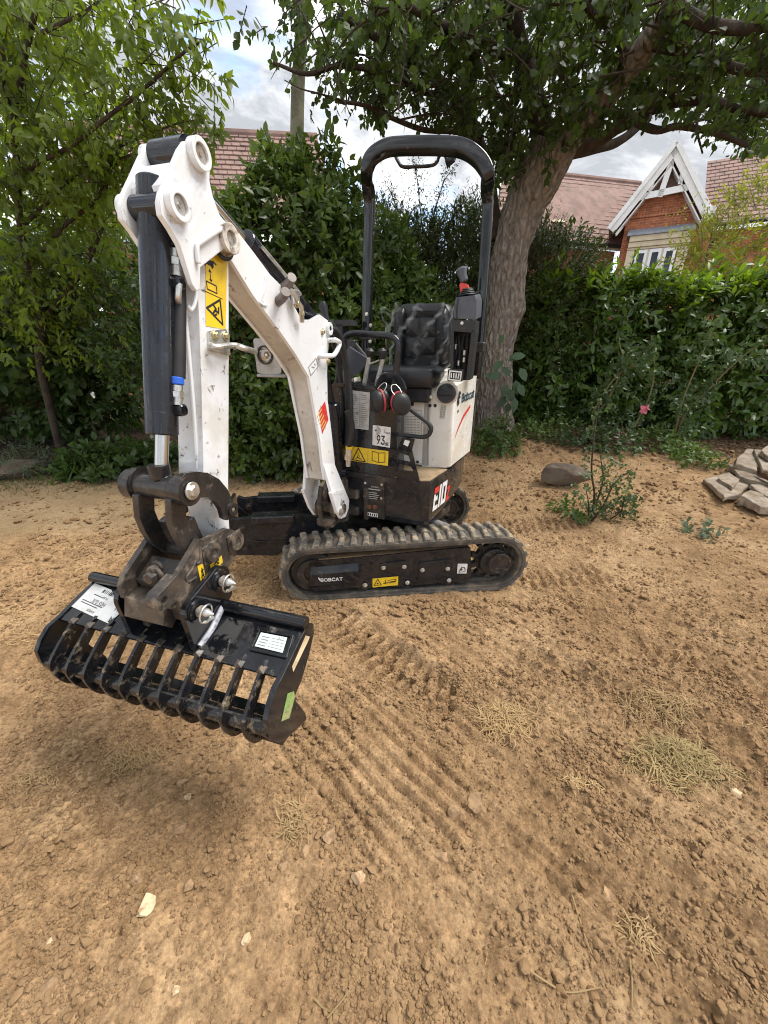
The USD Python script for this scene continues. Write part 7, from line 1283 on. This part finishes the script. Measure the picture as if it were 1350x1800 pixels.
patch('bed_plant', 'dark low plants in the shade left of the dipper arm', 'plants', 235, 790, 4.2, .5, .3, .16, 90, 'shade_leaf', 103, .08, .05)
rb2 = np.random.default_rng(105); g = at(135, 795, 3.75); n_ = 60; P = np.stack([g[0] + rb2.normal(0, .13, n_), g[1] + rb2.normal(0, .08, n_), np.full(n_, gzs(g[0], g[1]))], 1); D = unit(np.stack([rb2.normal(-.1, .45, n_), rb2.normal(-.1, .3, n_), np.full(n_, 1.0)], 1))
obj('strap_plant', blades(P, D, rb2.uniform(.3, .62, n_), rb2.uniform(.012, .022, n_), rb2, .55, 6), 'weed_leaf', smooth=True, label='clump of long arching strap leaves in the left bed', cat='plant')
for px, py in ((165, 694), (168, 699)): pass
fl_ = obj('white_flower', [leafmesh(np.repeat(at(165, 694, 3.8)[None], 7, 0), unit(np.random.default_rng(2).normal(size=(7, 3)) + [0, -.6, .2]), np.tile([[0, -1, .3]], (7, 1)), .035, .03, .1, .1)], 'decal_white', smooth=True, label='single small white flower in the dark left bed', cat='flower')
# lawn strip at the far left
rn = np.random.default_rng(110); n_ = 9000; x = rn.uniform(-5.2, -2.2, n_); y = 3.42 + .24 * (x + 4) + rn.normal(0, .22, n_) + .15; k = fbm2(x, y, 2, 3) > -.12; x, y = x[k], y[k]; n_ = len(x)
obj('grass', blades(np.stack([x, y, ground_z(x, y)], 1), unit(rn.normal(0, .5, (n_, 3)) + [0, 0, 1]), rn.uniform(.03, .075, n_), rn.uniform(.002, .004, n_), rn, .3, 2), 'lawn_grass', smooth=False, label='remaining strip of green lawn in front of the left bed', cat='grass', kind='stuff')
# leaf litter in the beds
n_ = 2600; x = np.concatenate([rn.uniform(1.6, 5.6, n_), rn.uniform(-3.4, -.2, n_ // 2)]); y = np.concatenate([rn.uniform(4.1, 5.2, n_), rn.uniform(3.9, 5.2, n_ // 2)]); n_ = len(x); a = rn.uniform(0, 6.28, n_)
obj('leaf_litter', leafmesh(np.stack([x, y, ground_z(x, y) + .01], 1), np.stack([np.cos(a), np.sin(a), rn.normal(0, .3, n_)], 1), rn.normal(0, .4, (n_, 3)) + [0, 0, 1], rn.uniform(.03, .07, n_), rn.uniform(.015, .035, n_), .2, .2, True), 'litter_leaf', smooth=False, label='dead brown leaves littering the beds below the hedge and shrubs', cat='leaf litter', kind='stuff')
# rocks
surf('rock', (.115, .084, .06), (.07, .052, .038), 12, rough=.9, dirt=(.12, .11, .06), dscale=10, bump=.5, bscale=50, bdist=.01)
rk2 = np.random.default_rng(120)
def rock(lab, px, py, y0, s, seed, rot=0.0, mt='rock', name='rock', cut=9):
    r = np.random.default_rng(seed); v, f = blob(r, 4, s, .34, cut); v = v * (1 + .10 * (meshkit.fbm(v * 14, 3, seed) - .5))[:, None]; c, q = math.cos(rot), math.sin(rot); v = v @ np.array([[c, q, 0], [-q, c, 0], [0, 0, 1.0]]); p = at(px, py, y0); p[2] = gz(p[0], p[1]) + s[2] * .45
    return obj(name, (v + p, f), mt, smooth=28, label=lab, cat=name)
rock('big brown rock half buried in the soil left of the rose bush', 985, 850, 3.45, (.29, .17, .13), 5, .1)
rock('rounded brown rock at the left edge of the bed', 20, 790, 3.75, (.30, .2, .15), 6, .2)
# rose bush
rr_ = np.random.default_rng(130); g = at(1030, 928, 2.68); g[2] = gz(g[0], g[1]); rose = thing('rose_bush', 'small rose bush with bare woody base standing alone in the soil', 'rose bush', g)
canes = [[(1028, 930), (1050, 905), (1075, 888), (1105, 880), (1120, 878)], [(1028, 930), (1040, 900), (1045, 870), (1040, 830), (1042, 790), (1048, 740), (1055, 700)], [(1030, 928), (1060, 890), (1080, 850), (1110, 825)], [(1032, 925), (1050, 880), (1060, 840), (1055, 800)], [(1030, 930), (1060, 918), (1090, 900), (1100, 870)], [(1034, 928), (1035, 890), (1030, 860)], [(1040, 926), (1085, 930), (1130, 925)], [(1045, 905), (1070, 900), (1090, 890)]]
lb_, la_ = [], []
for j, cn in enumerate(canes):
    Q = spline([at(x_, y_, 2.68 + .12 * math.sin(j * 2 + i_ * .8) * (i_ > 0)) for i_, (x_, y_) in enumerate(cn)], 6); obj('cane', tube(Q, np.linspace(.010 if j < 4 else .007, .003, len(Q)), 7), 'dark_bark' if j < 6 else 'green_twig', rose, smooth=True)
    for q in Q[len(Q) // 3:]:
        for _ in range(2 if j != 1 else 1): lb_.append(q + rr_.normal(0, .05, 3)); la_.append(rr_.normal(size=3) + [0, 0, .3])
for _ in range(34): lb_.append(at(rr_.normal(1072, 28), rr_.normal(840, 38), 2.68 + rr_.normal(0, .1))); la_.append(rr_.normal(size=3) + [0, 0, .3])
for _ in range(10): lb_.append(at(rr_.normal(1060, 30), rr_.normal(922, 8), 2.62)); la_.append(rr_.normal(size=3) + [0, 0, .2])
obj('leaves', sprigs(np.array(lb_), np.array(la_), rr_, 5, .06, .030, .019, .9, .15), 'rose_leaf', rose, smooth=True, kind='stuff')
# long bare rose stems in front of the hedge and their leaves, with pink blooms
st = thing('climbing_rose', 'straggly climbing rose with long bare pale stems in front of the laurel hedge', 'climbing rose', at(1180, 800, 4.45))
for j, (cn, lab) in enumerate((([(1180, 800), (1190, 745), (1205, 690), (1235, 620), (1260, 560)], 'tall pale stem in front of the hedge, leaning right'), ([(1188, 795), (1200, 735), (1240, 690), (1290, 640), (1340, 600)], 'long pale stem slanting to the right edge in front of the hedge'), ([(1042, 760), (1048, 715), (1085, 660), (1120, 640)], 'forked pale stem in front of the hedge behind the rose bush'), ([(1045, 735), (1075, 690), (1095, 640), (1088, 600)], 'upright pale shoot of the forked stem in front of the hedge'), ([(1115, 750), (1140, 700), (1150, 650), (1145, 590)], 'thin leafy rose stem in the middle of the hedge front'))):
    Q = spline([at(x_, y_, 4.45 - .06 * i_) for i_, (x_, y_) in enumerate(cn)], 7); obj('cane', tube(Q, np.linspace(.012, .005, len(Q)), 7), 'green_twig', st, smooth=True)
    bb_ = np.concatenate([q + rr_.normal(0, .07, (5, 3)) for q in Q[4::2]]); obj('leaves', sprigs(bb_, rr_.normal(size=bb_.shape) + [0, -.2, .2], rr_, 6, .09, .062, .034, .9, .2), 'rose_leaf', st, smooth=True, kind='stuff')
surf('pink_petal', (.62, .16, .24), (.70, .30, .34), 40, rough=.6)
for (px, py), lab in (((1134, 719), 'larger pink rose bloom hanging in front of the hedge'), ((1093, 762), 'small pale pink rose bloom above the rose bush')):
    c = at(px, py, 4.2); r_ = np.random.default_rng(px); obj('rose_bloom', leafmesh(np.repeat(c[None], 10, 0), unit(r_.normal(size=(10, 3)) + [0, -.3, .1]), r_.normal(size=(10, 3)), .055 if py < 740 else .03, .05 if py < 740 else .028, .3, .3), 'pink_petal', st if py < 740 else rose, smooth=True, label=lab)
# broken stone slabs at the right edge
surf('slab_stone', (.29, .24, .185), (.19, .15, .11), 7, rough=.9, dirt=(.16, .115, .07), dscale=11, dlo=.48, dhi=.64, bump=.6, bscale=50, bdist=.012, edge=.005)
def slab(lab, pts, th, tilt=0.0):
    """A flagstone from the outline of its top face, as (pixel, pixel, height) corners."""
    T3 = np.array([on_z(px, py, z * .62 + .03) for px, py, z in pts]); c = T3.mean(0); V = []; r = np.random.default_rng(int(pts[0][0]))
    Q = []
    for a, b_ in zip(T3, np.roll(T3, -1, 0)):
        for t in (0, .33, .66): Q.append(a + (b_ - a) * t + (r.normal(0, .008, 3) * [1, 1, .3] if t else 0))
    Q = np.array(Q); inn = c + (Q - c) * .97; lo = Q - [0, 0, th] + r.normal(0, .006, Q.shape); m = len(Q); V = np.vstack([inn + [0, 0, .004], Q - [0, 0, .004], lo, [c + [0, 0, .006]], [c - [0, 0, th]]]); F = []
    for j in range(m):
        k = (j + 1) % m; F += [[j, k, 3 * m], [k, j, m + j], [k, m + j, m + k], [m + k, m + j, 2 * m + j], [m + k, 2 * m + j, 2 * m + k], [2 * m + k, 2 * m + j, 3 * m + 1]]
    tm = trimesh.Trimesh(V, np.array(F), process=False); trimesh.repair.fix_normals(tm); obj('stone_slab', (np.array(tm.vertices), np.array(tm.faces)), 'slab_stone', smooth=False, label=lab, cat='stone slab', group=None)
slab('wide flat grey-brown slab lying lowest at the left of the slab pile', [(1236, 843, .12), (1281, 829, .14), (1318, 851, .12), (1304, 866, .10), (1273, 876, .10), (1256, 858, .11)], .035)
slab('small square slab lying on the wide flat one', [(1262, 841, .165), (1281, 830, .17), (1300, 843, .165), (1288, 858, .16)], .028)
slab('long slab slanting behind the wide flat one', [(1280, 817, .24), (1292, 815, .25), (1350, 846, .23), (1380, 862, .22), (1350, 852, .19), (1300, 838, .19)], .035)
slab('pale slab near the top of the pile, left of the broad one', [(1293, 815, .31), (1312, 789, .33), (1324, 790, .33), (1333, 812, .31), (1331, 828, .29)], .045)
slab('broad cream slab leaning on top at the right edge of the pile', [(1325, 790, .38), (1350, 792, .38), (1400, 800, .38), (1400, 842, .34), (1340, 826, .34)], .04)
slab('topmost rounded slab at the right edge', [(1338, 792, .46), (1352, 782, .47), (1400, 785, .47), (1400, 808, .45), (1352, 804, .44)], .04)
slab('narrow slab under the right side of the pile', [(1318, 852, .16), (1350, 853, .17), (1390, 866, .17), (1350, 874, .14), (1335, 866, .14)], .035)
slab('thick pale block at the front of the pile', [(1302, 872, .13), (1318, 862, .14), (1350, 870, .14), (1400, 876, .12), (1395, 893, .08), (1337, 892, .09), (1318, 880, .11)], .06)
rock('small grey stone tucked under the front block of the slab pile', 1307, 890, 3.05, (.055, .05, .05), 9, .1, 'slab_stone', 'stone', 3)
rock('tiny grey stone in front of the slab pile', 1325, 896, 3.0, (.035, .03, .04), 10, .1, 'slab_stone', 'stone', 3)

# ------------------------------------------------------------------ houses beyond the garden
surf('roof_tile_red', (.36, .235, .20), (.28, .18, .155), 1.6, rough=.85, spec=.2, dirt=(.21, .17, .14), dscale=3, dlo=.48, dhi=.7, island=.22)
surf('white_timber', (.78, .78, .76), (.70, .70, .67), 3, rough=.5, dirt=(.55, .54, .5), dscale=6, dlo=.6, dhi=.75)
surf('lead', (.21, .235, .27), (.30, .32, .35), 4, rough=.6)
surf('bay_stone', (.58, .50, .35), (.50, .42, .29), 3, rough=.85)
surf('gutter_black', (.018, .017, .018), rough=.4)
surf('upvc', (.78, .79, .80), rough=.4)
M['window_pane'] = usdkit.material(stage, '/World/Looks/window_pane', {'t': ('transparent_bsdf', {'color': (.55, .6, .64)}), 'gl': ('glossy_bsdf', {'roughness': .02}), 'f': ('fresnel', {'IOR': 1.7}), 'm': ('mix_closure', {})}, [('f.fac', 'm.fac'), ('t.BSDF', 'm.closure1'), ('gl.BSDF', 'm.closure2')], surface='m.closure')
surf('room_dark', (.20, .23, .27), rough=.9)
def brickmat(name, ax):
    M[name] = usdkit.material(stage, '/World/Looks/' + name, {'g': ('geometry', {}), 'd': ('vector_math', {'math_type': 'dot_product', 'vector2': tuple(ax)}), 's': ('separate_xyz', {}), 'c': ('combine_xyz', {}), 'b': ('brick_texture', {'scale': 1.0, 'brick_width': .225, 'row_height': .075, 'mortar_size': .006, 'color1': (.42, .135, .060), 'color2': (.31, .095, .045), 'mortar': (.36, .29, .22), 'bias': -.2}),
        'n': ('noise_texture', {'scale': 5.0, 'detail': 5.0}), 'r': ('rgb_ramp', {'ramp': [(.3, (.75, .73, .72)), (.7, (1.2, 1.2, 1.2))]}), 'm': ('mix', {'mix_type': 'multiply', 'fac': 1.0}), 'bp': ('bump', {'strength': .5, 'distance': .01, 'invert': True}), 'p': ('principled_bsdf', {'roughness': .9, 'specular_ior_level': .2})},
        [('g.position', 'd.vector1'), ('g.position', 's.vector'), ('d.value', 'c.x'), ('s.z', 'c.y'), ('c.vector', 'b.vector'), ('g.position', 'n.vector'), ('n.fac', 'r.fac'), ('b.color', 'm.color1'), ('r.color', 'm.color2'), ('m.color', 'p.base_color'), ('b.fac', 'bp.height'), ('bp.normal', 'p.normal')], surface='p.BSDF')
def roof(e0, e1, r0, r1, gauge=.30, wid=.30, seed=0, th=.035):
    """Tiled slope: eave from e0 to e1, ridge from r0 to r1; every course laps the one below."""
    e0, e1, r0, r1 = map(np.asarray, (e0, e1, r0, r1)); rows = int(np.linalg.norm(r0 - e0) / gauge); cols = int(max(np.linalg.norm(e1 - e0), np.linalg.norm(r1 - r0)) / wid); n = unit(np.cross(e1 - e0, r0 - e0)); n = n if n[2] > 0 else -n
    r = np.random.default_rng(seed); P = lambda u, v: e0 + (e1 - e0) * u + ((r0 + (r1 - r0) * u) - (e0 + (e1 - e0) * u)) * v
    V, F, o = [], [], 0
    for i in range(rows):
        for j in range(cols + 1):
            u0, u1 = (j - .5 * (i % 2)) / cols, (j + 1 - .5 * (i % 2)) / cols - .003; u0, u1 = max(0, u0), min(1, u1)
            if u1 <= u0 + .002: continue
            v0, v1 = i / rows, min(1, (i + 1.12) / rows); l = r.normal(0, .004, 2)
            a, b_, c, d = P(u0, v0), P(u1, v0), P(u1, v1), P(u0, v1); q = [a + n * (th + l[0]), b_ + n * (th + l[1]), c + n * .004, d + n * .004, a + n * .006, b_ + n * .006]
            V += q; F += [[o, o + 1, o + 2], [o, o + 2, o + 3], [o, o + 4, o + 5], [o, o + 5, o + 1], [o, o + 3, o + 4], [o + 1, o + 5, o + 2]]; o += 6
    deck = np.array([e0, e1, r1, r0]) ; V += list(deck); F += [[o, o + 1, o + 2], [o, o + 2, o + 3]]; return (np.array(V), np.array(F)), (deck, np.array([[0, 1, 2], [0, 2, 3]]))
# right house with the white-boarded gable
bR = at(1254, 381, 16.0); zE = bR[2]; bL = on_z(1070, 402, zE); gxv = unit(bR - bL); gn = np.array([gxv[1], -gxv[0], 0]); gn = gn if gn[1] < 0 else -gn
brickmat('brick_red', gxv)
def G(px, py, off=0.0): q = on_plane(px, py, bL + gn * off, gn); return np.array([(q - bL) @ gxv, q[2]])
GF = Frame(np.array([bL[0], bL[1], 0]), gxv, gn)                       # along the gable, towards the viewer, up
house = thing('brick_house', 'red brick house with white-boarded gable and tiled roofs beyond the hedge', 'house', (bL[0], bL[1], 0))
aA, aL, aR = G(1190, 250), np.array([0, zE]), np.array([(bR - bL) @ gxv, zE])
wl0, wr0 = G(1092, 430)[0], G(1249, 430)[0]
def gplate(poly, w0, w1): return plate(GF, poly, w0, w1)
def along(A_, B__, x): return A_[1] + (B__[1] - A_[1]) * (x - A_[0]) / (B__[0] - A_[0])
obj('gable_wall', gplate(Polygon([(wl0, 0), (wr0, 0), (wr0, along(aR, aA, wr0) - .05), (aA[0], aA[1] - .1), (wl0, along(aL, aA, wl0) - .05)]), -.75, -.45), 'brick_red', house, smooth=False)
for A_, s in ((aL, -1), (aR, 1)):
    d_ = unit(aA - A_); nrm = np.array([-d_[1], d_[0]]) * (1 if -s * -d_[1] > 0 else 1); nrm = nrm if nrm[1] < 0 else -nrm
    obj('barge_board', gplate(Polygon([A_, aA, aA + nrm * .24, A_ + nrm * .24]), -.06, 0), 'white_timber', house, smooth=False)
    obj('barge_cap', gplate(Polygon([A_ - nrm * .07, aA - nrm * .07, aA + nrm * .06, A_ + nrm * .06]), 0.002, .05), 'white_timber', house, smooth=False)
    obj('soffit', gplate(Polygon([A_ + nrm * .30, aA + nrm * .30, aA + nrm * .34, A_ + nrm * .34]), -.45, -.06), 'white_timber', house, smooth=False)
foot = G(1254, 372); obj('barge_foot', gplate(Polygon([aR + (-.28, -.12), aR + (.02, -.12), aR + (.02, .3), aR + (-.3, .3)]), .004, .08), 'white_timber', house, smooth=False)
def beam(p, q, w): a, b_ = G(*p), G(*q); return gplate(seg(a, b_, w), -.13, -.06)
for p, q, w in (((1113, 348), (1222, 325), .19), ((1160, 345), (1188, 262), .17), ((1142, 335), (1155, 298), .12), ((1196, 322), (1203, 288), .12)): obj('gable_timber', beam(p, q, w), 'white_timber', house, smooth=False)
obj('tile_hanging', roof(GF(G(1113, 348)[0], -.42, G(1113, 345)[1]), GF(G(1222, 325)[0], -.42, G(1113, 345)[1]), GF(aA[0] - .1, -.42, aA[1] - .3), GF(aA[0] + .1, -.42, aA[1] - .3), .22, .22, 3)[0], 'roof_tile_red', house, smooth=False, kind='stuff')
y0 = G(1160, 372)[1]; obj('dentil_course', [gplate(sbox(wl0 + .1, y0 - .06 + .12 * k, wr0 - .1, y0 + .0 + .12 * k), -.45, -.41) for k in (0, 2)] , 'brick_red', house, smooth=False) if False else None
obj('string_course', gplate(sbox(wl0 + .02, y0 - .03, wr0 - .02, y0 + .05), -.45, -.40), 'brick_red', house, smooth=False)
for k in range(26): x0 = wl0 + .1 + k * (wr0 - wl0 - .2) / 26; obj('dentil', gplate(sbox(x0, y0 + .05, x0 + .075, y0 + .13), -.45, -.40), 'brick_red', house, smooth=False)
# bay: lead roof, stone head, window
b0, b1, bt = G(1108, 415), G(1222, 392), None; zb_ = (b0[1] + b1[1]) / 2 - .05
obj('bay_roof', GF.tr(hull([(b0[0] - .1, .15, zb_ - .06), (b1[0] + .05, .15, zb_ - .06), (b0[0] - .1, .15, zb_ + .02), (b1[0] + .05, .15, zb_ + .02), (b0[0] - .1, -.45, zb_ + .24), (b1[0] + .05, -.45, zb_ + .24), (b0[0] - .1, -.45, zb_ - .06), (b1[0] + .05, -.45, zb_ - .06)])), 'lead', house, smooth=False)
zw1 = G(1140, 440)[1] + .05
for k, (za, zc, pr) in enumerate(((zb_ - .25, zb_ - .06, .10), (zb_ - .42, zb_ - .25, .06), (zw1, zb_ - .42, .02))): obj('stone_head', GF.tr(rbox(((b0[0] + b1[0]) / 2, (pr - .45) / 2, (za + zc) / 2), (b1[0] - b0[0], pr + .45, zc - za - .004), .01)), 'bay_stone', house)
zs = zw1 - 1.5
for xa, xb in ((b0[0], b0[0] + .25), (b1[0] - .3, b1[0])): obj('stone_jamb', GF.tr(rbox(((xa + xb) / 2, -.22, (zs + zw1) / 2), (xb - xa, .45, zw1 - zs - .006), .01)), 'bay_stone', house)
xs = np.linspace(b0[0] + .26, b1[0] - .31, 4)
for k in range(3):
    fr2 = sbox(xs[k] + .03, zs, xs[k + 1] - .03, zw1 - .01).difference(sbox(xs[k] + .12, zs + .1, xs[k + 1] - .12, zw1 - .12)); w_ = obj('window', gplate(fr2, -.06, -.01), 'upvc', house, smooth=False); obj('pane', gplate(sbox(xs[k] + .125, zs + .105, xs[k + 1] - .125, zw1 - .125), -.035, -.03), 'window_pane', w_, smooth=False)
    if k: obj('mullion', GF.tr(rbox((xs[k], -.05, (zs + zw1) / 2), (.055, .11, zw1 - zs - .02), .004)), 'bay_stone', house)
obj('room', gplate(sbox(b0[0] + .2, zs, b1[0] - .25, zw1), -.44, -.40), 'room_dark', house, smooth=False)
obj('bay_wall', GF.tr(rbox(((b0[0] + b1[0]) / 2, -.2, (zs - .01) / 2), (b1[0] - b0[0], .44, zs - .02), .01)), 'brick_red', house)
# main roof to the right of the gable with wall, gutter and downpipe
mR0, mR1 = GF(wr0 - .3, -.85, zE - .05), GF(wr0 + 8, -.85, zE - .05); top0, top1 = GF(wr0 - 3.2, -5.2, aA[1] + .8), GF(wr0 + 8, -5.2, aA[1] + .8)
t_, dk = roof(mR0, mR1, GF(wr0 - .3, -5.2, aA[1] + .8), top1, .30, .28, 5); obj('roof', t_, 'roof_tile_red', house, smooth=False, kind='stuff')
gl_, dk2 = roof(GF(aR[0] - .02, 0, zE), GF(aR[0] - .02, -4.5, zE), GF(aA[0], 0, aA[1]), GF(aA[0], -4.5, aA[1]), .30, .28, 6); obj('roof', gl_, 'roof_tile_red', house, smooth=False, kind='stuff')
gl_, dk3 = roof(GF(.02, 0, zE), GF(.02, -4.5, zE), GF(aA[0], 0, aA[1]), GF(aA[0], -4.5, aA[1]), .30, .28, 7); obj('roof', gl_, 'roof_tile_red', house, smooth=False, kind='stuff')
obj('side_wall', GF.tr(rbox((wr0 + 4, -1.3, zE / 2 - .1), (8, .3, zE - .2), .01)), 'brick_red', house)
obj('gutter', GF.tr(tube([(wr0 - .05, -.72, zE - .1), (wr0 + 8, -.72, zE - .1)], .07, 10)), 'gutter_black', house)
dp = G(1260, 372, -.6); obj('downpipe', GF.tr(tube(spline([(wr0 + .35, -.72, zE - .12), (wr0 + .33, -.72, zE - .35), (wr0 + .12, -.9, zE - .65), (wr0 + .10, -.95, zE - .9), (wr0 + .10, -.95, .2)], 6), .05, 10)), 'gutter_black', house)
# left wing of the same house, nearer at its left end
eL = at(975, 421, 18.0); zEl = eL[2]; eR = on_z(1100, 432, zEl); rL = at(975, 309, 21.2); rR = on_z(1125, 323, rL[2])
dl = unit(eR - eL); e_l, r_l = eL - dl * 2.9, rL - dl * 2.5
wing = thing('brick_house', 'long pinkish tiled roof with low brick wall between the apple trunk and the gable', 'house', (eL[0], eL[1], 0)); brickmat('brick_wing', dl)
t_, dk = roof(e_l, eR, r_l, rR, .30, .30, 8); obj('roof', t_, 'roof_tile_red', wing, smooth=False, kind='stuff')
wp = Frame(np.array([e_l[0], e_l[1], 0]), dl, np.array([dl[1], -dl[0], 0])); LW = np.linalg.norm(eR - e_l)
obj('wall', wp.tr(rbox((LW / 2, -.5, zEl / 2 - .1), (LW - .3, .3, zEl - .1), .01)), 'brick_wing', wing)
obj('gutter', wp.tr(tube([(0, .08, zEl - .06), (LW, .08, zEl - .06)], .07, 10)), 'gutter_black', wing)
obj('fascia', wp.tr(rbox((LW / 2, -.02, zEl - .10), (LW, .04, .2), .005)), 'white_timber', wing)
obj('ridge_tiles', tube([r_l, rR], .11, 8), 'roof_tile_red', wing)
obj('verge_board', hull([e_l + dl * -.05, r_l + dl * -.05, e_l + dl * .05, r_l + dl * .05, e_l + dl * -.05 - [0, 0, .25], r_l + dl * -.05 - [0, 0, .25], e_l + dl * .05 - [0, 0, .25], r_l + dl * .05 - [0, 0, .25]]), 'white_timber', wing, smooth=False)
vq = at(988, 394, 15.0); vp = e_l + (eR - e_l) * .45 + ((r_l + rR) / 2 - (e_l + eR) / 2) * .2; obj('roof_vent', hull([vp + np.array(o) for o in ((-.25, 0, .05), (.25, 0, .05), (-.25, .1, .22), (.25, .1, .22), (-.25, -.1, .1), (.25, -.1, .1))]), 'bay_stone', wing)
# left house: a big roof seen through the leaves
l0, l1 = at(200, 224, 12.6), None; l1 = on_z(540, 241, l0[2]); k0 = at(120, 400, 9.6); k1 = on_z(560, 400, k0[2]); dl2 = unit(l1 - l0)
lh = thing('tiled_house', 'house with big pinkish tiled roof showing behind the top of the boom', 'house', (k0[0], k0[1], 0)); brickmat('brick_left', unit((k1 - k0) * [1, 1, 0]))
t_, dk = roof(k0, k0 + dl2 * 5.6, l0 - dl2 * 1.2, l0 + dl2 * 5.0, .22, .22, 9); obj('roof', t_, 'roof_tile_red', lh, smooth=False, kind='stuff')
obj('ridge_tiles', tube([l0 - dl2 * 1.2, l0 + dl2 * 5.0], .10, 8), 'roof_tile_red', lh)
fq_ = Frame(np.array([k0[0], k0[1], 0]), dl2, np.array([dl2[1], -dl2[0], 0])); obj('wall', fq_.tr(rbox((2.8, -.5, k0[2] / 2 - .1), (5.3, .3, k0[2] - .1), .01)), 'brick_left', lh)
